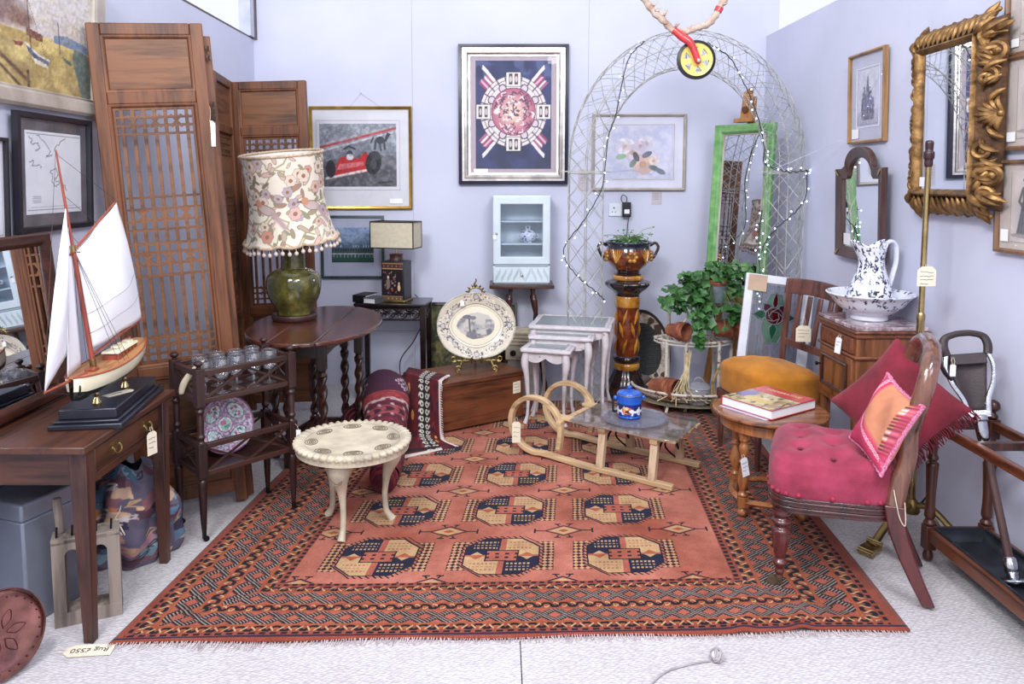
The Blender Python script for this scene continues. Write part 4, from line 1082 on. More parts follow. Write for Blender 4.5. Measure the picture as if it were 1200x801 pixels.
# ---- black carved side table with tea caddy lamp and books
def build_blacktable():
    t = thing('carved_side_table', 'black lacquered carved rectangular side table by the back wall', 'side table', (-.72, 5.09, 0), rad(-4))
    w, d, h = .245, .15, .655
    b = MB(); b.box(-w, w, -d, d, h - .018, h); b.box(-w + .02, w - .02, -d + .02, d - .02, h - .03, h - .018); b.obj('table_top', BLACKW, t, bev=.004)
    for x in (-w + .025, w - .025):
        for y in (-d + .025, d - .025):
            b = MB(); b.taper(x, y, 0, h - .018, .016, .019); b.obj('leg', BLACKW, t, bev=.003)
    b = MB()
    def fret(p0, p1, n):
        p0, p1 = Vector(p0), Vector(p1); L = (p1 - p0).length; dr = (p1 - p0).normalized()
        b.bar(p0, p1, .012, .01); b.bar(p0 - Vector((0, 0, .075)), p1 - Vector((0, 0, .075)), .012, .01)
        for k in range(n):
            c = p0 + dr * L * (k + .5) / n - Vector((0, 0, .038)); r = .026
            b.tube([c + dr * cos(a) * r * 1.15 + Vector((0, 0, sin(a) * r)) for a in [i * pi / 7 for i in range(14)]], .0055, 6, closed=True)
            b.tube([c + dr * cos(a) * r * .5 + Vector((0, 0, sin(a) * r * .5)) for a in [i * pi / 5 for i in range(10)]], .0045, 6, closed=True)
            b.bar(c - dr * L / n * .5, c - dr * r, .008, .008); b.bar(c + dr * r, c + dr * L / n * .5, .008, .008)
    z = h - .035
    for y in (-d + .022, d - .022): fret((-w + .04, y, z), (w - .04, y, z), 5)
    for x in (-w + .022, w - .022): fret((x, -d + .04, z), (x, d - .04, z), 3)
    b.obj('fretwork', BLACKW, t)
    b = MB()
    for y in (-d + .025, d - .025): b.box(-w + .03, w - .03, y - .008, y + .008, .08, .1)
    for x in (-w + .025, w - .025): b.box(x - .008, x + .008, -d + .03, d - .03, .08, .1)
    b.obj('stretcher', BLACKW, t)
    # caddy lamp
    t = thing('caddy_lamp', 'black painted tea caddy lamp with a small rectangular cream shade', 'lamp', (-.70, 5.08, .6555), rad(-16))
    cv = Cv(80, 90, (36, 28, 32)); rr = random.Random(2)
    cv.rect(0, 1, .84, .97, (72, 52, 44)); cv.rect(0, 1, .03, .13, (96, 74, 58)); cv.rect(0, 1, .83, .845, (170, 140, 96)); cv.rect(0, 1, .13, .145, (170, 140, 96)); cv.rect(0, 1, .965, .98, (150, 120, 84))
    for k in range(5): cv.ell(.1 + k * .2, .905, .02, .02, (196, 84, 60)); cv.ell(.1 + k * .2, .08, .02, .02, (200, 150, 90))
    for k in range(60): cv.ell(rr.uniform(.08, .7), rr.uniform(.2, .78), rr.uniform(.008, .03), rr.uniform(.008, .03), rr.choice([(120, 108, 100), (84, 74, 76), (160, 60, 50), (150, 140, 128), (60, 46, 52)]))
    cv.ell(.3, .45, .08, .14, (120, 104, 96)); cv.ell(.3, .62, .04, .04, (216, 190, 160)); cv.ell(.82, .36, .06, .09, (206, 176, 130)); cv.ell(.82, .47, .03, .03, (226, 196, 160)); cv.ell(.5, .3, .035, .035, (186, 44, 40))
    b = MB(); b.box(-.082, .082, -.07, .07, .0, .275); bd = b.obj('caddy', BLACKM, t, bev=.006)
    plate('painted_panel', cv, .15, .265, PAINTG, bd, Tm(0, -.0705, .137)); plate('painted_panel', cv, .125, .265, PAINTG, bd, Tm(-.0825, 0, .137) @ Rz(-pi / 2))
    b = MB(); b.box(-.09, .09, -.078, .078, -.0, .014); b.obj('base', ABRASS, t, bev=.003)
    b = MB(); b.lathe(sprof([(.05, .275), (.05, .283), (.045, .29), (.045, .315), (.05, .32), (.02, .325)], 3), 24); b.obj('lid', mat('caddy_lid', (70, 40, 36), .3), t)
    b = MB(); b.tube([(0, 0, .32), (0, 0, .46)], .006, 8); b.obj('rod', BRASS, t)
    Ms = Tm(.0, 0, .365); sh = MB(); w, d, h = .155, .075, .175
    FAB = mat('shade_fabric', (206, 196, 172), .85, 0, .04, 40.)
    for (x0, x1, y0, y1) in ((-w, w, -d, -d + .002), (-w, w, d - .002, d), (-w, -w + .002, -d, d), (w - .002, w, -d, d)): sh.box(x0, x1, y0, y1, 0, h, Ms)
    so = sh.obj('lamp_shade', FAB, t)
    e = MB()
    for z in (0, h): 
        for a, c in (((-w, -d, z), (w, -d, z)), ((w, -d, z), (w, d, z)), ((w, d, z), (-w, d, z)), ((-w, d, z), (-w, -d, z))): e.bar(a, c, .007, .007, M=Ms)
    for x, y in ((-w, -d), (w, -d), (w, d), (-w, d)): e.bar((x, y, 0), (x, y, h), .006, .006, M=Ms)
    e.obj('shade_trim', BLACKM, so)
    def book(nm, lab, M, w, d, h, cm):
        t = thing(nm, lab, 'book', M=M)
        b = MB(); b.box(-w / 2, w / 2, -d / 2, d / 2, 0, .004); b.box(-w / 2, w / 2, -d / 2, d / 2, h - .004, h); b.box(-w / 2, -w / 2 + .004, -d / 2, d / 2, .002, h - .002); b.obj('cover', cm, t, bev=.001)
        b = MB(); b.box(-w / 2 + .003, w / 2 - .006, -d / 2 + .005, d / 2 - .005, .004, h - .004); b.obj('pages', WPAPER, t)
    book('book', 'small black book lying at the left end of the black carved table', Tm(-.915, 5.07, .6555) @ Rz(rad(70)), .16, .10, .05, BLACKM)
    book('book', 'grey covered book with white page edges lying beside the tea caddy lamp', Tm(-.84, 5.005, .6555) @ Rz(rad(155)), .10, .13, .038, mat('book_grey', (86, 84, 92), .6))
build_blacktable()
b = MB(); b.tube(spl([(-.60, 5.30, .665), (-.52, 5.29, .55), (-.60, 5.25, .35), (-.70, 5.22, .2), (-.66, 5.15, .04), (-.5, 5.1, .014), (-.42, 5.1, .10), (-.36, 5.16, .05), (-.33, 5.2, .014)], 8), .004, 6)
tag(b.obj('power_cable', BLACKM), 'thin black power cable looping down from the caddy lamp behind the rolled rugs', 'cable')

# ---- pictures on the back wall
def WB(x, z, tilt=.0, off=0.): return Tm(x, 5.342 - off, z) @ Rx(tilt)
cv = Cv(150, 118, (128, 132, 146)); cv.grad(.6, 1, (140, 146, 158), (170, 178, 190)); cv.noise((112, 116, 128), 5, .6); cv.noise((186, 196, 204), 9, .5, lo=.5)
cv.poly([(0, .68), (.3, .78), (1, .98), (1, .9), (.35, .72), (0, .6)], (176, 174, 184)); cv.line([(.0, .62), (1, .93)], .018, (186, 60, 62)); cv.line([(0, .56), (1, .88)], .012, (214, 212, 222))
cv.grad(0, .5, (84, 84, 92), (120, 122, 132), m=cv.y < .38 + .3 * cv.x); cv.noise((62, 62, 70), 16, .6, m=(cv.y < .55).astype(float)); cv.noise((150, 152, 164), 20, .4, lo=.55)
for q in ((.70, .80), (.82, .78)): pass
cv.ell(.79, .74, .075, .06, (40, 42, 58)); cv.poly([(.84, .74), (.88, .86), (.93, .84), (.86, .70)], (40, 42, 58)); cv.line([(.73, .72), (.72, .60)], .016, (40, 42, 58)); cv.line([(.84, .72), (.85, .6)], .016, (40, 42, 58)); cv.line([(.78, .7), (.80, .58)], .014, (50, 52, 66)); cv.line([(.70, .78), (.67, .70)], .012, (40, 42, 58))
cv.poly([(.2, .3), (.26, .46), (.36, .5), (.5, .44), (.6, .56), (.66, .46), (.6, .3), (.4, .2), (.22, .2)], (196, 36, 40)); cv.poly([(.1, .22), (.62, .30), (.64, .24), (.12, .12)], (186, 30, 40)); cv.line([(.08, .13), (.64, .27)], .02, (226, 222, 222)); cv.poly([(.2, .26), (.58, .34), (.56, .4), (.26, .36)], (214, 110, 118))
cv.ell(.70, .38, .13, .19, (36, 36, 44), -.2); cv.ell(.70, .36, .05, .08, (70, 70, 80)); cv.ell(.14, .28, .08, .14, (36, 36, 44)); cv.ell(.39, .52, .05, .06, (60, 62, 76)); cv.ell(.39, .47, .06, .05, (206, 206, 214)); cv.line([(.32, .6), (.38, .64), (.46, .6)], .014, (50, 50, 60)); cv.noise((60, 60, 68), 40, .3); cv.line([(.77, .06), (.95, .08)], .01, (40, 40, 50))
framed('framed_painting', 'gold framed painting of a red racing car and a dark horse on the back wall', 'painting', WB(-.975, 1.63), .72, .72,
       [(0, 0), (0, -.02), (.006, -.026), (.02, -.02), (.022, -.012), (.022, 0)], metal('gold_frame', (190, 150, 72), .3), cv, .54, .44, mc=mat('mount_white', (214, 214, 222), .85, 0, .02), px=-.02, pz=.02, oc=(.05, .003, mat('mount_line', (176, 176, 188), .8, 0, .02)), ticket=(.2, -.32, .09, .035))
cv = Cv(110, 80, (120, 140, 178)); cv.grad(.4, 1, (110, 132, 160), (136, 160, 204)); cv.noise((170, 186, 214), 5, .5); cv.grad(0, .26, (34, 72, 66), (52, 100, 90)); cv.grad(.26, .5, (64, 92, 96), (92, 120, 150)); cv.noise((50, 76, 80), 12, .5, m=((cv.y < .55) & (cv.y > .25)).astype(float))
rr = random.Random(5)
for k in range(16):
    cx = .04 + .06 * k; cv.ell(cx, .36, .035, .05, (50, 58, 66)); cv.ell(cx, .46, .02, .04, rr.choice([(176, 184, 200), (206, 206, 214), (90, 110, 140)])); cv.line([(cx, .36), (cx - .01, .26)], .012, (50, 54, 60))
cv.rect(0, 1, .235, .255, (214, 214, 220))
for k in range(12): cv.rect(.04 + k * .085, .05 + k * .085, .15, .25, (200, 204, 210))
cv.noise((40, 60, 70), 30, .25)
framed('framed_painting', 'dark green framed painting of a horse race in blue and green, behind the caddy lamp', 'painting', WB(-1.045, 1.0), .45, .45,
       [(0, 0), (0, -.018), (.014, -.022), (.018, -.012), (.018, 0)], mat('frame_dark_green', (54, 70, 74), .35), cv, .30, .25, mc=mat('mount_blue', (176, 180, 202), .85, 0, .02), px=.0, pz=.015)
cv = Cv(150, 200, (40, 46, 88)); cv.grad(.0, .35, (46, 48, 78), (38, 44, 84)); cv.noise((58, 66, 116), 4, .8); cv.noise((110, 122, 164), 6, .5, lo=.55, m=(cv.y > .8).astype(float))
cx, cy, A = .5, .53, cv.asp
for a in (pi / 4, 3 * pi / 4, 5 * pi / 4, 7 * pi / 4):
    ca, sa = cos(a), sin(a)
    for i, c in enumerate(((176, 96, 130), (230, 220, 224), (160, 70, 110), (214, 170, 190), (150, 64, 104))):
        o = (i - 2) * .022; p = lambda r, q: (cx + (ca * r - sa * q) / A, cy + sa * r + ca * q)
        cv.poly([p(.2, o - .01), p(.44, o - .01), p(.42, o + .011), p(.2, o + .011)], c)
    p = lambda r, q: (cx + (ca * r - sa * q) / A, cy + sa * r + ca * q); s_ = 1 if a in (pi / 4, 5 * pi / 4) else -1
    cv.poly([p(.22, s_ * .05), p(.5, s_ * .06), p(.52, s_ * .09), p(.46, s_ * .09), p(.24, s_ * .075)], (228, 222, 226))
cv.ring(cx, cy, .19, .335, (34, 32, 54)); cv.ring(cx, cy, .2, .33, (222, 214, 214)); cv.ring(cx, cy, .295, .302, (60, 50, 70)); cv.ring(cx, cy, .262, .267, (120, 90, 110))
for k in range(24):
    a = k * pi / 12; cv.line([(cx + cos(a) * .27 / A, cy + sin(a) * .27), (cx + cos(a) * .325 / A, cy + sin(a) * .325)], .006, (96, 80, 100))
for k in range(4):
    a = k * pi / 2; ex, ey = cx + cos(a) * .3 / A, cy + sin(a) * .3
    cv.rect(ex - .075 / A, ex + .075 / A, ey - .07, ey + .07, (30, 28, 46)); cv.rect(ex - .068 / A, ex + .068 / A, ey - .063, ey + .063, (226, 220, 216)); cv.rect(ex - .045 / A, ex + .045 / A, ey - .05, ey + .05, (70, 54, 70)); cv.rect(ex - .012 / A, ex + .012 / A, ey - .05, ey + .05, (226, 220, 216)); cv.ell(ex - .028 / A, ey, .012, .03, (206, 190, 190)); cv.ell(ex + .028 / A, ey, .012, .03, (206, 190, 190))
    a += pi / 4
    for dd in (-.32, .32): cv.ell(cx + cos(a + dd) * .24 / A, cy + sin(a + dd) * .24, .04, .04, (50, 40, 60)); cv.ell(cx + cos(a + dd) * .24 / A, cy + sin(a + dd) * .24, .03, .03, (214, 196, 206))
cv.ell(cx, cy, .222, .222, (80, 50, 80)); cv.ell(cx, cy, .215, .215, (178, 96, 124)); cv.ell(cx, cy, .215, .215, (236, 214, 190), soft=.9); rr = random.Random(3)
for k in range(110):
    a = rr.random() * 6.3; r = .2 * rr.random() ** .6; cv.line([(cx + cos(a) * r / A, cy + sin(a) * r), (cx + cos(a + .2) * (r + .012) / A, cy + sin(a + .2) * (r + .012)), (cx + cos(a + .25) * (r - .01) / A, cy + sin(a + .25) * (r - .01))], .005, rr.choice([(110, 60, 90), (240, 228, 226), (90, 64, 96)]))
framed('framed_artwork', 'large navy and silver framed circular emblem artwork in red, cream and blue', 'artwork', WB(.10, 1.93), .77, .97,
       [(0, 0), (0, -.03), (.02, -.034), (.024, -.026), (.05, -.02), (.056, -.028), (.064, -.02), (.07, -.014), (.07, 0)], [mat('frame_navy', (26, 28, 52), .3, .1)], cv, .53, .75, mc=mat('mount_mauve', (182, 166, 176), .8, 0, .05, 20., stretch=(8, 8, 1)), inner=(.016, metal('silver_slip', (206, 200, 196), .35)), ticket=(-.28, -.41, .1, .035))
o = bpy.data.objects['framed_artwork']
s = MB(); s.rectframe(.77 - .05, .97 - .05, [(0, -.0225), (0, -.030), (.02, -.031), (.032, -.034), (.042, -.028), (.044, -.0155)]); s.obj('silver_moulding', metal('silver_mould', (214, 206, 202), .32), o)
s = MB(); s.rectframe(.77 - .086, .97 - .086, [(0, -.03), (0, -.0355), (.004, -.0355), (.004, -.03)]); s.obj('dark_bead', mat('dark_bead', (60, 50, 52), .4), o)
cv = Cv(120, 96, (206, 206, 226)); cv.noise((186, 190, 220), 5, .6); cv.noise((224, 222, 236), 7, .5); rr = random.Random(8)
for (x, y, r, c) in ((.30, .60, .17, (240, 232, 240)), (.60, .66, .15, (236, 228, 240)), (.40, .50, .15, (234, 218, 228)), (.56, .27, .19, (232, 194, 176)), (.52, .62, .10, (224, 206, 222)), (.72, .34, .09, (238, 216, 208))):
    for k in range(9):
        a = k * .7; cv.ell(x + cos(a) * r * .55 / cv.asp, y + sin(a) * r * .55, r * .5, r * .5, tuple(np.clip(np.array(c) + rr.uniform(-22, 10), 0, 255)))
    cv.ell(x, y, r * .35, r * .35, tuple(np.array(c) * .82)); cv.ell(x, y, r * .15, r * .15, (226, 170, 84))
for (x, y, a, c) in ((.24, .42, .2, (150, 186, 150)), (.42, .3, 1.0, (120, 140, 130)), (.73, .2, -.4, (96, 110, 116)), (.62, .46, .5, (110, 110, 130)), (.82, .14, -.5, (110, 120, 130)), (.46, .42, 2., (84, 90, 100))): cv.ell(x, y, .10, .05, c, a)
cv.noise((160, 166, 204), 18, .25); cv.line([(.05, .12), (.4, .16), (.7, .08)], .012, (176, 176, 204))
framed('framed_painting', 'silver framed watercolour of pale pink roses on the back wall behind the wire arch', 'painting', WB(.985, 1.67), .66, .535,
       [(0, 0), (0, -.02), (.006, -.026), (.016, -.02), (.02, -.012), (.02, 0)], SILV, cv, .48, .37, mc=mat('mount_lilac', (216, 216, 234), .85, 0, .02), oc=(.02, .004, SILV))
for (lab, x, z, w, h) in (('grey paper note on the back wall between the emblem artwork and the rose watercolour', .598, 1.475, .075, .15), ('small grey paper note on the back wall just under the rose watercolour', 1.12, 1.355, .07, .1)):
    t = thing('wall_note', lab, 'note', M=WB(x, z, 0, -.006)); b = MB(); b.box(-w / 2, w / 2, -.0015, 0, -h / 2, h / 2); b.obj('sheet', mat('note_grey', (190, 182, 190), .9, 0, .04), t)
    b = MB()
    for i in range(4): b.tube([(-w * .3 + j * w * .08, -.002, h * .25 - i * h * .13 + random.uniform(-.002, .002)) for j in range(7)], .0007, 4)
    b.obj('handwriting', INK, t)
t = thing('picture_wire', 'thin hanging wire and nail above the racing car painting', 'wire', M=WB(-.97, 2.05, 0, -.004)); b = MB(); b.tube([(-.09, -.003, -.07), (0, -.006, .03), (.15, -.003, -.07)], .001, 4); b.obj('wire', mat('wire_white', (190, 190, 206), .6), t); b = MB(); b.tube([(0, .004, .03), (0, -.012, .032)], .002, 6); b.obj('nail', IRON, t)

# ---- socket and adapter
t = thing('plug_socket', 'white double plug socket on the back wall', 'socket', M=WB(.865, 1.265, 0, -.008))
b = MB(); b.box(-.085, .06, -.012, 0, -.045, .045); b.obj('face_plate', WHITEP, t, bev=.004)
for x in (-.05,):
    b = MB(); b.box(x - .004, x + .004, -.0128, -.0118, .008, .02); b.box(x - .015, x - .007, -.0128, -.0118, -.018, -.012); b.box(x + .007, x + .015, -.0128, -.0118, -.018, -.012); b.obj('pin_holes', BLACKM, t)
t = thing('power_adapter', 'black plug adapter of the fairy lights in the back wall socket', 'adapter', M=WB(.90, 1.27, 0, .0045))
b = MB(); b.box(-.03, .03, -.045, 0, -.055, .05); b.obj('body', BLACKM, t, bev=.006); b = MB(); b.box(-.018, .018, -.0462, -.0452, -.03, .0); b.obj('rating_label', WPAPER, t)
b = MB(); b.tube(spl([(0, -.02, .05), (0, -.025, .085), (-.03, -.03, .10), (-.035, -.025, .06), (.02, -.02, -.02), (.01, -.02, -.12), (.0, -.03, -.3)], 6), .003, 6); b.obj('lead', BLACKM, t)

# ---- white cabinet on a turned stool
def build_cabinet():
    t = thing('stool', 'small dark wooden stool with splayed turned legs, carrying the white glazed cabinet', 'stool', (.155, 5.20, 0))
    b = MB(); b.box(-.222, .222, -.125, .125, .735, .762); b.obj('seat', MAHOGX, t, bev=.006)
    for sx in (-1, 1):
        for sy in (-1, 1):
            b = MB(); A = Vector((sx * .075, sy * .06, .735)); B = Vector((sx * .17, sy * .1, 0)); M = basis(B, (1, 0, 0), A - B); L = (A - B).length
            b.lathe(turned([(.012, 0), (.018, .06), (.012, .13), (.02, .2), (.015, .3), (.018, .4), (.012, .46), (.021, .5), (.013, .54), (.02, .6), (.024, .66), (.014, .69), (.018, L)]), 16, M); b.obj('leg', MAHOG, t)
    b = MB()
    for sy in (-1, 1): b.bar((-.135, sy * .09, .25), (.135, sy * .09, .25), .018)
    b.obj('stretcher', MAHOGX, t)
    t = thing('wall_cabinet', 'small white cabinet with a glazed door and carved drawer standing on a dark stool', 'cabinet', (.153, 5.215, .7625))
    w, d, h = .197, .10, .61
    WC = mat('cabinet_white', (206, 218, 226), .35, 0, .04, 6.)
    b = MB(); b.box(-w, -w + .015, -d, d, .0, h - .01); b.box(w - .015, w, -d, d, .0, h - .01); b.box(-w, w, d - .01, d, 0, h - .01); b.box(-w, w, -d, d, h - .03, h); b.box(-w, w, -d, d, 0, .015); b.box(-w, w, -d, d, .125, .14); b.obj('carcass', WC, t, bev=.004)
    b = MB(); b.box(-w + .015, w - .015, -d + .02, d - .01, .27, .28); b.obj('shelf', WC, t); b = MB(); b.box(-w + .015, w - .015, -d + .02, d - .01, .425, .435); b.obj('shelf', WC, t)
    b = MB(); b.rectframe(2 * w - .006, h - .15, [(0, 0), (0, -.018), (.046, -.018), (.052, -.01), (.052, 0)], Tm(0, -d, .14 + (h - .15) / 2)); dr = b.obj('door', WC, t, bev=.003)
    b = MB(); b.box(-w + .05, w - .05, -.008, -.005, -.18, .18, Tm(0, -d, .14 + (h - .15) / 2)); b.obj('door_glass', glassmat('cab_glass', (.92, .94, .97), .05), dr)
    b = MB(); b.ball((-w + .025, -d - .026, .35), .008); b.tube([(-w + .025, -d - .016, .35), (-w + .025, -d - .026, .35)], .004, 6); b.obj('knob', STEEL, dr)
    b = MB(); b.box(-w + .004, w - .004, -d - .016, -d + .08, .012, .122); q = b.obj('drawer', WC, t, bev=.003)
    b = MB()
    for k in range(9):
        x = -w + .035 + k * .041; s_ = 1 if k < 4 or k == 5 else -1
        for j in (-1, 0, 1): b.bar((x - .018, -d - .0162, .067 - s_ * .035 + j * .012), (x + .018, -d - .0162, .067 + s_ * .03 + j * .012), .0022, .0022)
    b.obj('carved_chevrons', mat('carve_shadow', (150, 156, 160), .7), q)
    b = MB(); b.ball((0, -d - .028, .067), .009); b.tube([(0, -d - .014, .067), (0, -d - .028, .067)], .004, 6); b.obj('knob', STEEL, q)
    hang_tag('tiny white price tag hanging on the white cabinet door', (-.030, 5.092, 1.12), .022, .035, sl=.012, col=WPAPER, lines=0)
    # tureen
    t = thing('tureen', 'small blue and white lidded tureen on the shelf inside the white cabinet', 'tureen', (.20, 5.205, 1.0435))
    cv = Cv(120, 60, (226, 230, 240)); rr = random.Random(6)
    for k in range(90): cv.ell(rr.random(), rr.random(), rr.uniform(.02, .06), rr.uniform(.02, .05), rr.choice([(70, 90, 140), (120, 140, 180), (60, 70, 110)]), rr.random() * 3)
    P = np.array(sprof([(.03, 0), (.032, .008), (.05, .02), (.06, .045), (.058, .06), (.048, .075), (.025, .088), (.008, .094)], 4))
    def tf(u, v):
        s = v * (len(P) - 1); i = np.clip(s.astype(int), 0, len(P) - 2); f = s - i
        r = P[i, 0] * (1 - f) + P[i + 1, 0] * f; z = P[i, 1] * (1 - f) + P[i + 1, 1] * f
        return r * np.cos(u * 2 * np.pi), r * np.sin(u * 2 * np.pi), z
    cgrid('bowl_and_lid', tf, cv, PAINTG, t)
    b = MB(); b.tube([(.014 * cos(a), 0, .105 + .014 * sin(a)) for a in [i * pi / 8 for i in range(16)]], .004, 8, closed=True); b.obj('lid_ring', WHITEP, t)
    b = MB()
    for s_ in (-1, 1): b.tube(spl([(s_ * .055, 0, .055), (s_ * .072, 0, .055), (s_ * .07, 0, .035), (s_ * .057, 0, .035)], 4), .004, 6)
    b.obj('side_handles', WHITEP, t)
build_cabinet()

# ---- chest, platter, leaning landscape
CHESTW = wood('chest_pine', (52, 26, 16), (112, 62, 36), .4, 'x', 5, .15)
def build_chest():
    rz = math.atan2(.30, .474)
    M = Tm(-.335, 4.225, .011) @ Rz(rz); L, D, H = .57, .36, .30
    t = thing('blanket_chest', 'plain reddish brown wooden chest carrying the transferware platter', 'chest', M=M)
    b = MB(); b.box(0, L, 0, D, .012, H - .028); b.obj('body', CHESTW, t, bev=.004)
    b = MB(); b.box(-.006, L + .006, -.01, D, H - .026, H); b.obj('lid', CHESTW, t, bev=.004)
    b = MB(); b.prism([(L - .075, .0), (L - .02, .002), (L - .02, .075), (L - .075, .07)], .001, Tm(0, -.0015, .165) @ Rx(pi / 2)); b.obj('paper_label', PAPER, t)
    b = MB()
    for i in range(3): b.tube([(L - .068 + j * .006, -.003, .22 - i * .018 + random.uniform(-.003, .003)) for j in range(7)], .001, 4)
    b.obj('handwriting', INK, t)
    # platter and its easel
    Mp = Tm(-.142, 4.575, H + .0115) @ Rz(rad(4))
    t = thing('plate_stand', 'ornate scrolled brass plate easel holding the oval platter on the chest', 'plate stand', M=Mp)
    b = MB()
    def scroll(c, r, t0, t1, sy=-1., n=22, fl=1):
        pts = []
        for k in range(n):
            f = k / (n - 1); a = t0 + (t1 - t0) * f; q = r * (1 - .75 * f); pts.append((c[0] + fl * cos(a) * q, c[1], c[2] + sin(a) * q))
        return pts
    for s_ in (-1, 1):
        b.tube(spl([(s_ * .03, -.03, .06), (s_ * .085, -.045, .065), (s_ * .10, -.06, .035), (s_ * .12, -.07, .006)], 6), .0055, 8)
        b.tube(scroll((s_ * .11, -.068, .018), .022, -1.5, 6, fl=s_), .005, 8); b.tube(scroll((s_ * .075, -.05, .085), .026, 0, 8, fl=s_), .005, 8); b.tube(scroll((s_ * .03, -.045, .085), .022, 3, 11, fl=-s_), .0045, 8); b.tube(scroll((s_ * .14, -.05, .075), .024, 3, 10, fl=s_), .0045, 8)
        b.tube(spl([(s_ * .03, -.03, .06), (s_ * .04, .05, .06), (s_ * .02, .09, .2), (s_ * .01, .10, .42)], 6), .005, 8)
        b.tube(spl([(s_ * .03, -.03, .055), (s_ * .03, -.075, .055), (s_ * .03, -.085, .09)], 5), .005, 8)
    b.tube([(-.14, -.045, .062), (.14, -.045, .062)], .005, 8); b.tube([(0, .15, .004), (0, .105, .3), (0, .10, .45)], .006, 8)
    b.obj('easel', ABRASS, t)
    b = MB()
    c = (0, .095, .455); b.tube([(.045 * cos(a), .095, .455 + .04 * sin(a)) for a in [i * pi / 12 for i in range(24)]], .006, 8, closed=True)
    for k in range(14):
        a = k * 2 * pi / 14 + .2; q = Vector((cos(a), 0, sin(a))); p = Vector((.045 * cos(a), .095, .455 + .04 * sin(a)))
        b.tube([p, p + q * .012 + Vector((.006 * sin(a), -.004, 0)), p + q * .022], [.005, .0065, .001], 6)
    b.tube(spl([(0, .095, .49), (-.008, .09, .515), (.004, .09, .535), (0, .09, .55)], 4), [.006] * 6 + [.005] * 5 + [.004, .002], 6); b.obj('wreath', ABRASS, t)
    cv = Cv(220, 184, (206, 196, 178)); A = cv.asp
    rr = random.Random(12)
    for k in range(420):
        a = rr.random() * 6.3; q = rr.uniform(.38, .5)
        cv.ell(.5 + cos(a) * q * .98, .5 + sin(a) * q, rr.uniform(.008, .022), rr.uniform(.008, .02), rr.choice([(120, 116, 122), (160, 154, 154), (96, 92, 100), (222, 214, 200), (226, 220, 208)]), rr.random() * 3)
    for k in range(8):
        a = k * pi / 4; cv.ell(.5 + cos(a) * .43, .5 + sin(a) * .44, .055, .04, (90, 86, 96), a + pi / 2); cv.ell(.5 + cos(a) * .43, .5 + sin(a) * .44, .046, .031, (190, 184, 178), a + pi / 2)
    cv.ell(.5, .5, .43, .345, (120, 112, 112)); cv.ell(.5, .5, .42, .335, (216, 206, 184)); cv.ell(.5, .5, .385, .305, (150, 140, 130)); cv.ell(.5, .5, .378, .298, (222, 212, 190))
    m = ((((cv.x - .5) * A / .30) ** 2 + ((cv.y - .5) / .21) ** 2) < 1 - .35 * (vnoise(cv.h, cv.w, 14, 4) - .3)).astype(float)
    cv.put(m, (186, 180, 174)); cv.noise((140, 138, 142), 9, .8, m=m * (cv.y < .52)); cv.noise((90, 88, 96), 14, .9, m=m * (cv.y < .46), lo=.45); cv.noise((110, 108, 116), 12, .9, m=m * (cv.x < .5) * (cv.y < .66), lo=.42); cv.noise((120, 118, 124), 14, .8, m=m * (cv.x > .62) * (cv.y < .6), lo=.42)
    cv.line([(.42, .4), (.41, .6), (.37, .66)], .012, (80, 78, 86)); cv.ell(.38, .64, .07, .03, (100, 98, 106)); cv.ell(.46, .62, .05, .03, (110, 108, 116)); cv.noise((70, 68, 78), 22, .6, m=m * (cv.y < .36), lo=.5)
    t = thing('platter', 'large octagonal cream platter with a grey landscape print, standing on the chest', 'platter', M=Mp @ Tm(0, -.018, .273) @ Rx(rad(-13)))
    a_, b_ = .238, .200
    def pf(u, v):
        x, z = (u - .5) * 2, (v - .5) * 2
        X = x * np.sqrt(np.maximum(0, 1 - .47 * z * z)); Z = z * np.sqrt(np.maximum(0, 1 - .47 * x * x)); q = np.hypot(X, Z)
        return X * a_, .020 - .030 * np.clip((q - .62) / .35, 0, 1) ** 1.2, Z * b_
    cgrid('dish', pf, cv, PAINTG, t, solid=.006)
    b = MB(); b.tube([(a_ * x, -.011, b_ * z) for x, z in [(lambda x, z: (x * math.sqrt(1 - .47 * z * z), z * math.sqrt(1 - .47 * x * x)))(*p) for p in [(-1 + k / 12, -1) for k in range(24)] + [(1, -1 + k / 12) for k in range(24)] + [(1 - k / 12, 1) for k in range(24)] + [(-1, 1 - k / 12) for k in range(24)]]], .005, 6, closed=True); b.obj('rim', mat('platter_rim', (186, 178, 166), .3, 0, .2, 40.), t)
    b = MB(); b.prism([(-.012, -.015), (.012, -.015), (.012, .01), (0, .02), (-.012, .01)], .001, Tm(-.085, -.0135, .135) @ Rx(pi / 2)); b.obj('price_sticker', WPAPER, t)
build_chest()
cv = Cv(120, 90, (88, 86, 52)); cv.grad(.5, 1, (110, 108, 74), (150, 146, 110)); cv.noise((54, 58, 36), 6, .9); cv.noise((150, 136, 76), 12, .6, lo=.55); cv.noise((40, 40, 32), 9, .7, lo=.5, m=(cv.y < .45).astype(float)); cv.noise((196, 186, 140), 30, .3, lo=.6)
framed('framed_painting', 'dark framed green landscape painting leaning on the back wall behind the platter', 'painting', Tm(-.19, 5.235, .012) @ Rx(rad(-8)) @ Tm(0, 0, .3), .64, .6,
       [(0, 0), (0, -.02), (.02, -.024), (.026, -.012), (.026, 0)], DOAKX, cv, .585, .545, glass=False)
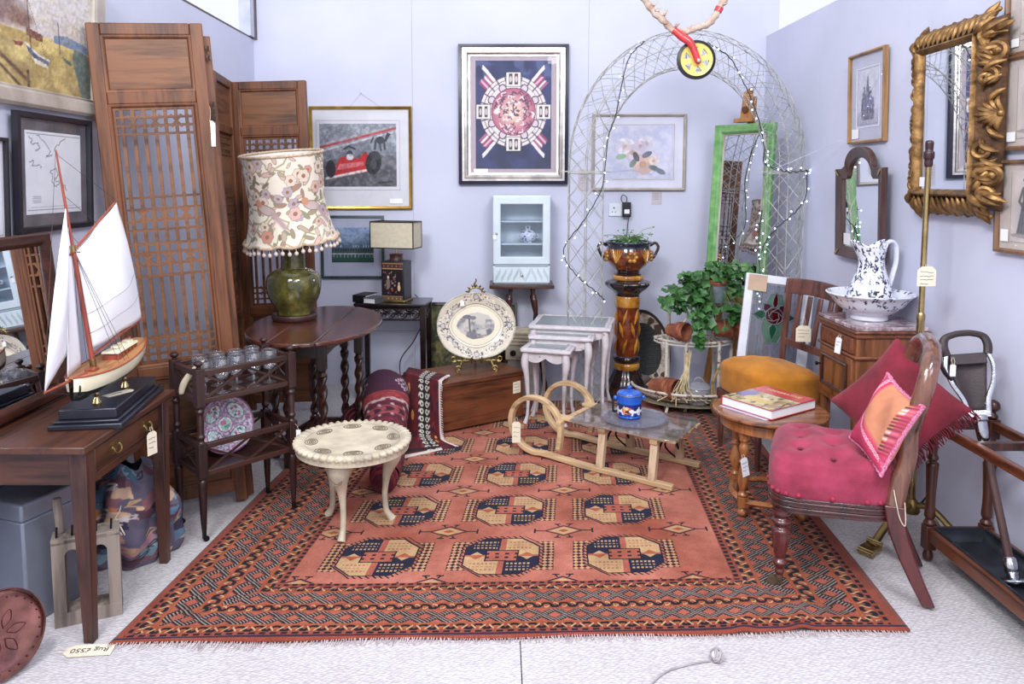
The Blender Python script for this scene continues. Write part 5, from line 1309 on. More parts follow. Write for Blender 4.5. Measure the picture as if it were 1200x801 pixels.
# cream slatted box
t = thing('slatted_box', 'cream slatted box with a dark dial, half hidden behind the smallest nesting table', 'box', (.165, 5.03, .0), rad(-8))
b = MB(); b.box(-.115, .105, -.08, .08, .27, .47); b.obj('body', CREAM, t, bev=.006)
for k in range(4):
    b = MB(); b.box(-.12, .11, -.09, -.078, .375 + k * .024, .39 + k * .024); b.obj('slat', CREAM, t, bev=.002)
b = MB(); b.box(-.085, .085, -.086, -.079, .29, .35); b.obj('panel', mat('box_panel', (180, 172, 156), .5), t); b = MB(); b.lathe([(.02, 0), (.02, .008), (.001, .009)], 18, Tm(-.06, -.086, .32) @ Rx(pi / 2)); b.obj('dial', BLACKM, t)
b = MB(); b.box(-.1, .1, -.07, .07, .012, .27); b.obj('lower_box', mat('box_grey', (150, 146, 142), .7), t, bev=.005)
# ================================================================== MIDDLE
# ---- nest of three tables
def nest(label, M, w, d, h, top=True):
    t = thing('nesting_table', label, 'nesting table', M=M, group=None)
    ov = .012
    P = []
    for (x0, y0, x1, y1) in ((0, 0, w, 0), (w, 0, w, d), (w, d, 0, d), (0, d, 0, 0)):
        dx, dy = x1 - x0, y1 - y0; L = math.hypot(dx, dy); nx, ny = dy / L, -dx / L
        for k in range(12):
            f = k / 12; o = ov * (.35 + .65 * abs(cos(f * pi)) ** .5 - .5 * (1 if False else 0)); P.append((x0 + dx * f + nx * o, y0 + dy * f + ny * o))
    b = MB(); b.prism(P, .016, Tm(0, 0, h - .016)); b.obj('table_top', SHABBY, t, bev=.004)
    b = MB(); b.rectframe(w - .02, d - .02, [(0, 0), (0, -.006), (.02, -.006), (.024, 0)], Tm(w / 2, d / 2, h - .001) @ Rx(-pi / 2)); b.obj('top_border', SHABBY, t)
    g = MB(); g.box(.022, w - .022, .022, d - .022, h - .0005, h + .003); g.obj('glass_inset', PANEG, t)
    b = MB()
    def apron(a, c):
        a, c = Vector(a), Vector(c); dr = (c - a); L = dr.length; dr.normalize(); nrm = Vector((dr.y, -dr.x, 0)); vs = []; n = 14
        for o in (0, -.012):
            for k in range(n + 1):
                f = k / n; lo = h - .016 - .05 - .016 * abs(sin(f * 2 * pi)) * (1 if .08 < f < .92 else 0) + .012 * math.exp(-((f - .5) / .1) ** 2)
                p = a + dr * L * f + nrm * o
                vs += [(p.x, p.y, lo), (p.x, p.y, h - .016)]
        m = 2 * (n + 1); fs = []
        for k in range(n):
            i = 2 * k; fs += [(i, i + 2, i + 3, i + 1), (m + i, m + i + 1, m + i + 3, m + i + 2), (i, m + i, m + i + 2, i + 2), (i + 1, i + 3, m + i + 3, m + i + 1)]
        b.add(vs, fs)
    i_ = .018
    apron((i_, i_, 0), (w - i_, i_, 0)); apron((w - i_, i_, 0), (w - i_, d - i_, 0)); apron((w - i_, d - i_, 0), (i_, d - i_, 0)); apron((i_, d - i_, 0), (i_, i_, 0))
    b.obj('apron', SHABBY, t)
    for sx, sy in ((0, 0), (1, 0), (1, 1), (0, 1)):
        x, y = i_ + .012 + (w - 2 * i_ - .024) * sx, i_ + .012 + (d - 2 * i_ - .024) * sy; ox, oy = (sx * 2 - 1) * .7, (sy * 2 - 1) * .7
        pts = []; rs = []
        for k in range(19):
            f = k / 18; z = (h - .016) * (1 - f)
            o = .016 * math.exp(-((f - .16) / .14) ** 2) - .008 * math.exp(-((f - .7) / .2) ** 2) + .014 * max(0, f - .9) / .1
            r = .021 - .002 * f + .005 * math.exp(-((f - .15) / .12) ** 2) - .010 * min(1, f / .75) + .006 * max(0, f - .91) / .09
            pts.append((x + ox * o, y + oy * o, max(z, .001))); rs.append(r)
        q = MB(); q.tube(pts, rs, 10, up=(1, 0, 0)); q.obj('leg', SHABBY, t)
PANEG = glassmat('inset_glass', (.80, .86, .86), .10, .01, .10, (150, 170, 176))
nest('largest shabby white nesting table with a glass inset top, at the back of its nest', Tm(.187, 4.64, .0115) @ Rz(rad(-13)), .495, .41, .555)
nest('middle sized shabby white nesting table, between the largest and the smallest of its nest', Tm(.182, 4.545, .0115) @ Rz(rad(-14.5)), .385, .35, .51)
nest('smallest shabby white nesting table with a glass inset top, at the front of its nest', Tm(.130, 4.41, .0115) @ Rz(rad(-17)), .29, .30, .46)

# ---- rolled and draped rugs
def rugcv(seed, w=200, h=140):
    cv = Cv(w, h, (112, 36, 48)); rr = random.Random(seed)
    cv.noise((84, 26, 40), 20, .6); cv.noise((140, 56, 62), 30, .4)
    return cv, rr
cv, rr = rugcv(1, 150, 320)
cv.rect(0, 1, .68, .92, (70, 36, 58)); cv.rect(0, 1, .62, .7, (156, 60, 62)); cv.rect(0, 1, .45, .58, (86, 30, 44)); cv.rect(0, 1, .12, .3, (96, 30, 42))
for k in range(7):
    x = k / 7 + .05; cv.line([(x - .07, .60), (x - .035, .60), (x - .035, .615), (x + .035, .615), (x + .035, .60), (x + .07, .60)], .008, (206, 186, 186))
for k in range(10):
    x = k / 10 + .05; cv.ell(x, .515, .05, .035, (150, 70, 76)); cv.ell(x, .515, .03, .02, (60, 24, 40)); cv.line([(x + .05, .47), (x + .06, .5), (x + .04, .53), (x + .055, .56)], .006, (190, 160, 160))
for cx in (.2, .55, .9):
    for i in range(-3, 4):
        for j in range(-3, 4):
            if abs(i) + abs(j) in (2, 3) or (i == 0 and j == 0): cv.rect(cx + i * .022 - .009, cx + i * .022 + .009, .80 + j * .022 - .008, .80 + j * .022 + .008, (196, 172, 186))
for k in range(60): cv.line([(rr.random(), rr.uniform(0, .4)) for _ in range(2)][:1] * 2, .01, (170, 110, 80))
for k in range(50):
    x, y = rr.random(), rr.uniform(.02, .42); cv.poly([(x, y), (x + .03, y + .02), (x, y + .04), (x - .03, y + .02)], rr.choice([(60, 24, 40), (170, 80, 70), (150, 60, 60)]))
cv.noise((60, 20, 34), 50, .3)
RUGM = paintmat('rug_pile_painted', .95, bump=.4, bscale=220)
t = thing('rolled_rug', 'rolled plum red patterned rug lying towards the cream scalloped table, its far end propped up', 'rug')
pa = spl([(-.542, 3.44, .078), (-.56, 3.62, .084), (-.60, 3.9, .10), (-.63, 4.1, .17), (-.655, 4.22, .245), (-.665, 4.30, .262)], 10)
PA = np.array([p[:] for p in pa])
def rollfn(u, v):
    s = v * (len(PA) - 1); i = np.clip(s.astype(int), 0, len(PA) - 2); f = (s - i)[..., None]
    p = PA[i] * (1 - f) + PA[i + 1] * f; tg = PA[i + 1] - PA[i]; tg = tg / np.linalg.norm(tg, axis=-1, keepdims=True)
    up = np.array([0, 0, 1.]); sd = np.cross(tg, up); sd /= np.linalg.norm(sd, axis=-1, keepdims=True); uu = np.cross(sd, tg)
    a = u * 2 * np.pi - .6; r = .066 + .058 * np.clip(v * 1.5, 0, 1) ** 1.2
    r = r * np.where(v > .93, np.sqrt(np.clip(1 - ((v - .93) / .075) ** 2, .02, 1)), 1)
    r = r * (1 + .03 * np.sin(3 * a + 9 * v))
    q = p + (sd * np.cos(a)[..., None] * 1.06 + uu * np.sin(a)[..., None]) * r[..., None]
    return q[..., 0], q[..., 1], np.maximum(q[..., 2], .0125)
cgrid('roll', rollfn, cv, RUGM, t)
for i, (o, r) in enumerate(((.012, .066), (.03, .058), (.045, .05))):
    b = MB(); sp_ = []
    b.lathe([(r - .004, 0), (r, .002), (r, .03 + i * .004), (r - .006, .034)], 24, Tm(-.542 + .0, 3.44 - .03 - o * .6, .0125 + r) @ Rz(rad(-5)) @ Rx(rad(-82)) ); b.obj('rolled_end', mat('roll_end_%d' % i, ((104, 30, 44), (120, 40, 52), (86, 24, 38))[i], .95, 0, .25, 40.), t)
t = thing('rolled_rug', 'dark maroon rolled rug on the floor left of the plum patterned roll', 'rug')
b = MB(); q = spl([(-.80, 4.16, .11), (-.76, 4.4, .11), (-.70, 4.66, .11)], 6); b.tube(q, [.095 + .004 * (k % 2) for k in range(len(q))], 20)
b.obj('roll', mat('maroon_rug', (58, 20, 30), .95, 0, .3, 30., .3, 200.), t)
b = MB()
c = []
for k in range(60):
    f = k / 59; r = .09 * (1 - f * .85); a = f * 6 * pi; c.append((-.80 + r * cos(a), 4.155, .11 + r * sin(a)))
b.tube(c, .005, 5); b.obj('spiral_edge', mat('maroon_edge', (104, 40, 48), .95), t)
# kilim over the chest
cv, rr = rugcv(2, 110, 170)
cv.a[:] = (96, 18, 30); cv.noise((60, 14, 26), 8, .7)
for k in range(40):
    x, y = rr.random(), rr.random(); cv.poly([(x, y), (x + .06, y + .03), (x + .05, y + .08), (x - .02, y + .04)], rr.choice([(36, 18, 30), (130, 30, 40), (44, 20, 32), (160, 50, 48)]))
for k in range(12): cv.poly([(rr.random() * .3, rr.random()) for _ in range(1)] * 3, (190, 120, 60))
cv.rect(.44, .72, .0, 1, (28, 24, 28))
for k in range(22):
    y = (k + .5) / 22
    for x in (.51, .65): cv.ell(x, y, .036 * cv.asp * 1.3, .017, (222, 214, 202)); cv.ell(x, y, .02 * cv.asp * 1.2, .009, (40, 30, 34))
    cv.line([(.44, y), (.47, y + .012)], .007, (214, 206, 196)); cv.line([(.69, y), (.72, y + .012)], .007, (214, 206, 196))
cv.rect(.97, 1, 0, 1, (206, 190, 184)); cv.rect(.0, .72, .0, .025, (216, 206, 196)); cv.rect(.0, .72, .045, .07, (30, 24, 28))
for (x, y) in ((.2, .6), (.3, .45), (.86, .3), (.8, .15), (.15, .3)): cv.ell(x, y, .02, .03, (196, 130, 60))
rows = [((-.56, 4.56, .325), (-.30, 4.36, .328)), ((-.56, 4.42, .335), (-.338, 4.215, .335)), ((-.575, 4.385, .315), (-.336, 4.188, .318)), ((-.575, 4.32, .16), (-.332, 4.165, .17)), ((-.57, 4.26, .03), (-.325, 4.14, .035)), ((-.555, 4.17, .018), (-.305, 4.10, .019)), ((-.50, 3.86, .014), (-.235, 4.035, .014))]
A_ = np.array([p[:] for p in spl([r[0] for r in rows], 8)])[::-1]; B_ = np.array([p[:] for p in spl([r[1] for r in rows], 8)])[::-1]
def kil(u, v):
    s = v * (len(A_) - 1); i = np.clip(s.astype(int), 0, len(A_) - 2); f = (s - i)[..., None]; a = A_[i] * (1 - f) + A_[i + 1] * f; b = B_[i] * (1 - f) + B_[i + 1] * f
    p = a * (1 - u[..., None]) + b * u[..., None]; w = .010 * np.sin(u * 9) * np.clip(1 - abs(v - .5) * 2, 0, 1)
    return p[..., 0] - w * .3, p[..., 1] - w - .004, np.maximum(p[..., 2] + 0 * w, .0125)
t = thing('kilim', 'dark red kilim with a black and white braided band draped over the chest corner', 'rug')
cgrid('cloth', kil, cv, RUGM, t, solid=.005, flip=True)
b = MB()
for k in range(70):
    v = np.array((k + .5) / 70); x, y, z = [float(q) for q in kil(np.array(1.), v)]
    b.tube([(x, y, z), (x + .012 + random.uniform(-.003, .003), y - .006, max(.0125, z - .004))], .0028, 4)
b.obj('fringe', mat('kilim_fringe', (206, 190, 188), .95), t)['kind'] = 'stuff'

# ---- cream scalloped table
def build_cream():
    t = thing('scalloped_table', 'low cream painted round table with a scalloped carved edge and cabriole legs on the rug', 'table', (-.618, 3.085, .0115), 0)
    R, h = .242, .372
    n = 46
    b = MB()
    def f(u, v):
        a = u * 2 * pi; sc = 1 + .018 * cos(n * a)
        pr = [(.0, h), (.62, h), (.80, h + .001), (.86, h + .008), (.93, h + .010), (1.0, h + .004), (1.0, h - .006), (.97, h - .012), (.97, h - .034), (.90, h - .036), (0, h - .036)]
        q = pr[int(round(v * 10))]; s = sc if 4 <= round(v * 10) <= 6 else 1
        return (R * q[0] * s * cos(a), R * q[0] * s * sin(a), q[1] + (.004 * cos(n * a) if 4 <= round(v * 10) <= 5 else 0))
    b.grid(f, 276, 10, cu=True); tp = b.obj('table_top', CREAM, t, ang=55)
    AN = mat('antique_glaze', (126, 114, 98), .6, 0, .2, 40.)
    for k in range(8):
        a = k * pi / 4 + .2; c = MB(); M = Tm(cos(a) * R * .70, sin(a) * R * .70, h + .0015) @ Rz(a + pi / 2) @ Sc(1.5, 1, 1)
        for r in (.009, .017, .025): c.tube([(r * cos(q), r * sin(q), 0) for q in [i * pi / 10 for i in range(20)]], .0018, 5, closed=True, M=M)
        c.ball((0, 0, 0), .004, 8, 5, M=M); c.obj('carved_rosette', AN, tp)
    c = MB(); c.tube([(R * .82 * cos(i * pi / 40), R * .82 * sin(i * pi / 40), h + .002) for i in range(80)], .0016, 5, closed=True); c.obj('glaze_line', AN, tp)
    for k, a in enumerate((rad(-98), rad(19), rad(144))):
        ca, sa = cos(a), sin(a); pts = []; rs = []
        for j in range(23):
            f_ = j / 22; z = (h - .036) * (1 - f_)
            o = .142 + .022 * math.exp(-((f_ - .16) / .16) ** 2) - .010 * math.exp(-((f_ - .68) / .22) ** 2) + .022 * max(0, f_ - .88) / .12
            r = .036 * math.exp(-((f_ - .05) / .14) ** 2) + .030 * math.exp(-((f_ - .22) / .2) ** 2) * .55 + .0135 + .006 * max(0, f_ - .9) / .1
            if f_ < .02: r = .046
            pts.append((ca * o, sa * o, max(z, .002))); rs.append(r * .92)
        q = MB(); q.tube(pts, rs, 12, up=(ca, sa, 0)); lg = q.obj('leg', CREAM, t)
        q = MB(); M = Tm(ca * .197, sa * .197, h - .10) @ Rz(a + pi / 2) @ Rx(pi / 2 - .12)
        for r in (.006, .013, .02): q.tube([(r * cos(w), r * sin(w), 0) for w in [i * pi / 9 for i in range(18)]], .0022, 5, closed=True, M=M)
        q.obj('carved_rosette', AN, lg)
    b = MB(); b.lathe([(.13, h - .07), (.17, h - .055), (.195, h - .036), (.1, h - .036)], 40); b.obj('apron', CREAM, t)
build_cream()
t = thing('price_tag', 'tiny lilac price tag hanging at the trolley leg beside the scalloped table', 'price tag', M=Tm(-.888, 3.235, .38))
b = MB(); b.box(-.010, .010, -.001, 0, -.05, -.005); b.obj('card', WPAPER, t); b = MB(); b.tube([(0, 0, -.006), (-.004, 0, .01), (-.018, .006, .024)], .0008, 4); b.obj('string', STRING, t)

# ---- sledge with a glass sheet, cake plate and biscuit barrel
def build_sled():
    rz = math.atan2(-.383, .537) + pi
    M = Tm(.800, 3.455, .0115) @ Rz(rz)      # local +x = forward (to the left), local +y = towards the camera; near runner y=0, far runner y=-.35
    t = thing('wooden_sledge', 'pale bent ash sledge with curled runners, a glass sheet resting on its slats', 'sledge', M=M)
    def runner(y):
        cx, cz, r = .745, .168, .148
        pts = [(-.03, y, .014), (.2, y, .014), (.45, y, .014), (.62, y, .022)]
        for k in range(27):
            a = rad(-105 + 11.5 * k)
            if a > rad(190): break
            pts.append((cx + r * cos(a) * (1.05), y, cz + r * sin(a)))
        e = pts[-1]; pts += [(e[0] + .004, y, e[2] - .05), (e[0] + .012, y, e[2] - .10)]
        P = spl(pts, 4); b = MB()
        N = len(P); vs = []
        for i, p in enumerate(P):
            a = P[max(0, i - 1)]; c = P[min(N - 1, i + 1)]; tg = (c - a).normalized(); nr = Vector((-tg.z, 0, tg.x))
            for s1, s2 in ((-1, -1), (1, -1), (1, 1), (-1, 1)): vs.append(p + Vector((0, s1 * .018, 0)) + nr * s2 * .013)
        fs = [tuple(range(4))[::-1], tuple(4 * N - 4 + k for k in range(4))]
        for i in range(N - 1):
            for k in range(4): fs.append((4 * i + k, 4 * i + (k + 1) % 4, 4 * i + 4 + (k + 1) % 4, 4 * i + 4 + k))
        b.add(vs, fs); b.obj('runner', PALE, t, bev=.004)
    runner(0); runner(-.35)
    PALEZ = wood('pale_ash_z', (140, 112, 88), (200, 174, 146), .5, 'z', 5)
    for y, sg in ((0, -1), (-.35, 1)):
        for x in (.08, .36):
            b = MB(); b.taper(x, y, .026, .197, .019, .019, 0, sg * .03, b0=.016, b1=.016); b.obj('post', PALEZ, t, bev=.003)
    b = MB()
    for x in (.08, .36): b.box(x - .02, x + .02, -.345, -.005, .197, .22)
    b.obj('cross_beam', PALE, t, bev=.003)
    for k in range(4):
        y = -.315 + k * .093; b = MB(); b.box(-.03, .63 if k in (0, 3) else .5, y - .026, y + .026, .22, .236); b.obj('slat', PALE, t, bev=.003)
    b = MB(); b.box(.58, .61, -.37, .02, .197, .22); b.obj('front_beam', PALE, t, bev=.003)
    b = MB()
    for x in (.08, .36):
        for y, sg in ((0, -1), (-.35, 1)): b.tube(spl([(x + .015, y + sg * .03, .185), (x + .05, y + sg * .08, .11), (x + .02, y + sg * .012, .03)], 5), .005, 6)
        b.tube(spl([(x, -.345, .06), (x, -.26, .165), (x, -.175, .194), (x, -.09, .165), (x, -.005, .06)], 6), .006, 6)
    b.obj('iron_brace', IRON, t)
    SG = glassmat('sheet_glass', (.86, .88, .92), .16, .02, .06, (170, 172, 186))
    t = thing('glass_sheet', 'clear rectangular sheet of glass lying flat on the sledge slats', 'glass sheet', M=M @ Tm(.255, -.175, .2365) @ Rz(rad(3)))
    b = MB(); c = .03; w, d = .285, .205
    b.prism([(-w, -d + c), (-w + c, -d), (w - c, -d), (w, -d + c), (w, d - c), (w - c, d), (-w + c, d), (-w, d - c)], .006); b.obj('pane', SG, t, bev=.002)
    t = thing('cake_plate', 'round pressed glass cake plate with ripple rings under the blue biscuit barrel', 'plate', M=M @ Tm(.265, -.19, .243))
    b = MB(); pr = [(.002, .002)]
    for k in range(11): r = .02 + k * .0125; pr += [(r, .006 if k % 2 else .0035)]
    pr += [(.158, .008), (.17, .012), (.17, .008), (.15, .002), (.002, 0)]
    b.lathe(pr, 56, rf=lambda a, z: 1 + (.02 * cos(22 * a) if z > .0075 else 0)); b.obj('plate', glassmat('pressed_glass', (.86, .87, .92), .12, .03, .12, (206, 208, 222)), t)
    # biscuit barrel
    t = thing('biscuit_barrel', 'bright blue lidded biscuit barrel with a white horse frieze, on the glass cake plate', 'jar', M=M @ Tm(.295, -.19, .2495) @ Rz(-rz) @ Rz(rad(2)) @ Sc(.92, .92, .95))
    BL = mat('barrel_blue', (34, 98, 206), .15, 0, .12, 8., coat=.5); BD = mat('barrel_navy', (30, 46, 120), .2, 0, .1)
    b = MB(); b.lathe(sprof([(.056, 0), (.064, .004), (.068, .02), (.068, .115), (.07, .12), (.066, .124), (.06, .124)], 4), 40); b.obj('body', BL, t)
    cv = Cv(220, 60, (32, 44, 112)); rr = random.Random(5); cv.rect(0, 1, .0, .06, (20, 26, 60)); cv.rect(0, 1, .94, 1, (20, 26, 60))
    for k in range(9):
        x = .06 + k * .105
        if k % 3 == 0: cv.ell(x, .5, .26, .3, (196, 110, 80)); cv.ell(x - .01, .68, .1, .14, (222, 196, 150)); cv.ell(x + .02, .4, .16, .14, (90, 40, 50)); cv.rect(x - .045, x - .035, .1, .9, (206, 176, 100))
        else:
            cv.ell(x, .46, .3, .17, (226, 226, 236)); cv.poly([(x + .03, .5), (x + .055, .8), (x + .075, .74), (x + .05, .4)], (226, 226, 236)); cv.line([(x - .03, .4), (x - .04, .1)], .05, (216, 216, 230)); cv.line([(x + .03, .4), (x + .05, .14)], .05, (216, 216, 230)); cv.ell(x, .62, .1, .14, (40, 40, 70))
    cgrid('frieze', lambda u, v: (.0692 * np.cos(u * 2 * np.pi), .0692 * np.sin(u * 2 * np.pi), .018 + .062 * v), cv, PAINTG, t)
    b = MB(); b.lathe(sprof([(.066, .124), (.067, .13), (.06, .138), (.03, .144), (.008, .146), (.007, .152), (.014, .158), (.012, .168), (.002, .171)], 4), 32); b.obj('lid', BL, t)
    b = MB(); b.lathe([(.066, .121), (.0705, .123), (.0705, .127), (.066, .129)], 40); b.obj('rim', STEEL, t)
    b = MB()
    b.tube(spl([(-.068, 0, .095), (-.088, 0, .1), (-.094, -.01, .06), (-.09, -.012, .035), (-.07, 0, .03)], 5), .006, 8); b.obj('handle', BLACKM, t)
    for s_ in (-1, 1): b = MB(); b.ball((s_ * .078, 0, .105), .013, 10, 7); b.obj('lug', BL, t)
build_sled()
hang_tag('long cream price tag hanging from the curled front of the sledge', (.092, 3.93, .21), .045, .115, rz=0, sl=.025, lines=3)
# ================================================================== BACK RIGHT
# ---- wire arch with fairy lights
def arch_path(n=64):
    A = Vector((.552, 4.79, 0)); B = Vector((1.735, 4.60, 0)); zs = 1.56; c = (A + B) / 2; hv = (B - A) / 2; R = hv.length; H = .71
    pts = []
    for k in range(15): pts.append(Vector((A.x, A.y, .012 + (zs - .012) * k / 15)))
    for k in range(33):
        a = pi - pi * k / 32; p = c + hv * cos(a); p.z = zs + H * sin(a); pts.append(p)
    for k in range(1, 16): pts.append(Vector((B.x, B.y, zs - (zs - .012) * k / 15)))
    return pts, hv.normalized()
APTS, AX = arch_path()
AY = Vector((-AX.y, AX.x, 0))
def arch_at(s, ang, r):
    """s 0..1 along the arch, ang round its tube"""
    q = s * (len(APTS) - 1); i = min(int(q), len(APTS) - 2); f = q - i
    p = APTS[i].lerp(APTS[i + 1], f); t = (APTS[min(i + 2, len(APTS) - 1)] - APTS[max(i - 1, 0)]).normalized()
    n = AY.cross(t).normalized()
    return p + n * cos(ang) * r + AY * sin(ang) * r
def build_arch():
    t = thing('garden_arch', 'wire lattice garden arch standing against the back wall, wound with fairy lights', 'garden arch')
    WIRE = mat('galvanised_wire', (176, 176, 168), .45, .3, .2, 20.); r = .125
    for k in range(6):
        a = pi / 6 + k * pi / 3; b = MB(); b.tube([arch_at(i / 90, a, r) for i in range(91)], .0032, 6); b.obj('hoop_wire', WIRE, t)
    b = MB()
    def prj(x):
        # pull round lattice onto the hexagon of the hoops
        m = ((x - pi / 6) % (pi / 3)) - pi / 6; return cos(pi / 6) / cos(m)
    for sg in (1, -1):
        for k in range(6):
            P = []
            for i in range(361):
                s = i / 360; a = k * pi / 3 + sg * s * 2 * pi * 7.5
                P.append(arch_at(s, a, r * prj(a)))
            b.tube(P, .0018, 4)
    b.obj('lattice_wire', WIRE, t)['kind'] = 'stuff'
    for s in (.235, .765, .5):
        b = MB(); b.tube([arch_at(s, k * pi / 3 + pi / 6, r + .002) for k in range(6)], .0035, 6, closed=True); b.obj('ring', WIRE, t)
    b = MB(); b.bar(arch_at(.237, 0, -.16) , arch_at(.237, 0, .16), .006, .006); b.obj('cross_bar', WIRE, t)
    b = MB(); b.bar(arch_at(.763, 0, -.15), arch_at(.763, 0, .15), .006, .006); b.obj('cross_bar', WIRE, t)
build_arch()
BULB = emit('led_white', (190, 205, 255), 7.); LEADM = mat('light_cable', (34, 44, 44), .6, 0, .1)
def fairy(label, pts, nb, seed):
    t = thing('fairy_lights', label, 'fairy lights', group=None)
    P = spl(pts, 10); b = MB(); b.tube([p + Vector((0, 0, .004 * sin(k * 1.7))) for k, p in enumerate(P)], .0032, 6); b.obj('cable', LEADM, t)
    rr = random.Random(seed); b0 = None
    lead = MB()
    for k in range(nb):
        f = (k + .5) / nb * (len(P) - 1); i = int(f); p = P[i].lerp(P[min(i + 1, len(P) - 1)], f - i)
        d = Vector((rr.uniform(-1, 1), rr.uniform(-.9, -.1), rr.uniform(-.8, .8))).normalized() * .024
        lead.tube([p, p + d * .8], .0015, 4)
        if b0 is None: q = MB(); q.ball((0, 0, 0), .005, 8, 6); b0 = q.obj('bulb', BULB, t); o = b0
        else: o = b0.copy(); COL.objects.link(o); o.parent = t
        o.matrix_local = Tm(*(p + d))
    lead.obj('bulb_stem', LEADM, t)['kind'] = 'stuff'
fr_ = -pi / 2
LFT = [arch_at(s, a, .131) for s, a in ((.44, -2.4), (.41, -2.0), (.37, -1.2), (.33, -.6), (.29, -.5), (.25, -.4), (.22, -.7), (.19, -1.6), (.165, -2.8), (.15, -2.9), (.135, -1.9), (.12, -1.0), (.11, -.3))]
fairy('dark cable of white fairy lights winding down the left leg of the wire arch', LFT, 26, 1)
RGT = [arch_at(s, a, .131) for s, a in ((.53, -1.8), (.57, -1.5), (.61, -1.0), (.65, -.7), (.69, -.5), (.73, -.4), (.752, -.3), (.76, -.9), (.764, -1.6), (.763, -2.6), (.765, -3.1), (.785, -2.8), (.80, -2.), (.815, -1.2), (.83, -.6), (.84, -.35))]
fairy('dark cable of white fairy lights down the right leg of the wire arch', RGT, 34, 2)
R2 = [arch_at(s, a, .133) for s, a in ((.80, -.3), (.815, -.1), (.83, .1), (.845, -.1), (.86, -.3), (.875, -.1), (.89, .2), (.905, 0.))]
fairy('lower fairy lights along the inner edge of the right arch leg', R2, 20, 3)
t = thing('guide_string', 'thin pale string tied from the wire arch to the church print frame', 'string')
b = MB(); b.tube([arch_at(.765, 0, .12), (1.86, 4.1, 1.69)], .0016, 5); b.obj('string', mat('pale_string', (214, 214, 232), .8), t)

# ---- old tricycle handlebars hung above the arch
def build_trike():
    t = thing('tricycle_fork', 'old tape-wrapped tricycle handlebars with a red fork and yellow wheel hanging above the arch', 'tricycle', (1.03, 4.0, 2.10))
    TAPE = mat('peeling_tape', (160, 132, 114), .85, 0, .0, 30., .6, 50., c2=(206, 186, 172)); distress(TAPE, (110, 40, 40), 30., .62)
    RED = mat('red_enamel', (196, 50, 56), .3, 0, .12, 12., coat=.3)
    P = spl([(-.40, .0, .62), (-.30, .0, .36), (-.235, .0, .255), (-.175, 0, .20), (-.12, 0, .150), (-.06, 0, .145), (0, 0, .165), (.06, 0, .185), (.10, 0, .235), (.14, 0, .31), (.24, 0, .44), (.34, 0, .62)], 6)
    b = MB(); b.tube(P, [.018 + .003 * sin(k * 1.9) for k in range(len(P))], 12); b.obj('handlebar', TAPE, t)
    for e in (P[0], P[-1]): b = MB(); b.tube([e - Vector((0, 0, .02)), e + Vector((0, 0, .95))], .003, 6); b.obj('hanging_cord', STRING, t)
    rr = random.Random(1)
    for k in range(9):
        i = 8 + k * 3 if k < 6 else 46 + k; p = P[min(i, len(P) - 1)]; b = MB(); w = []
        c = Vector((rr.uniform(-.02, .02), -.016, rr.uniform(-.01, .024)))
        b.grid(lambda u, v: (p + c * (.6 + .7 * v) + Vector((.022 * (u - .5) + .01 * v, -.008 * sin(v * 4), .02 * v))), 3, 5); b.obj('torn_tape', TAPE, t, solid=.0015)
    for q in ((6, 12), (49, 53)):
        b = MB(); b.tube(P[q[0]:q[1]:1][:3], .0215, 12); b.obj('bare_red_patch', RED, t)
    F = spl([(-.125, -.02, .150), (-.085, -.026, .115), (-.045, -.034, .085), (-.02, -.036, .04), (0, -.036, -.012)], 6)
    b = MB(); b.tube(F, [.018 + .004 * math.exp(-((k - 8) / 5) ** 2) for k in range(len(F))], 12, flat=.75); b.ball((0, -.036, -.012), .017); b.obj('fork', RED, t)
    W = MB(); W.lathe([(.085, -.016), (.099, -.012), (.102, 0), (.099, .012), (.085, .016), (.083, 0)], 48, Rx(pi / 2), caps=False); W.f.extend([]) ; n = 48
    for k in range(n):
        k2 = (k + 1) % n; W.f.append((5 * n + k, k, k2, 5 * n + k2)); W.m.append(0)
    wh = W.obj('tyre', BLACKM, t)
    YEL = mat('yellow_rim', (226, 206, 110), .35, 0, .04)
    W = MB(); n = 48
    # disc with six holes: hub, rim ring and six wide spokes
    W.lathe([(.066, -.008), (.086, -.012), (.086, .012), (.066, .008)], 48, Rx(pi / 2), caps=False); W.lathe([(.001, -.011), (.03, -.010), (.034, -.006), (.034, .006), (.03, .010), (.001, .011)], 32, Rx(pi / 2))
    for k in range(6):
        a = k * pi / 3 + .2; W.bar((cos(a) * .028, 0, sin(a) * .028), (cos(a) * .07, 0, sin(a) * .07), .014, .030, up=(-sin(a), 0, cos(a)))
    W.obj('wheel_disc', YEL, t)
    W = MB(); W.lathe([(.001, 0), (.010, .001), (.009, .01), (.001, .012)], 16, Tm(0, -.05, -.012) @ Rx(pi / 2)); W.obj('axle_cap', STEEL, t)
build_trike()

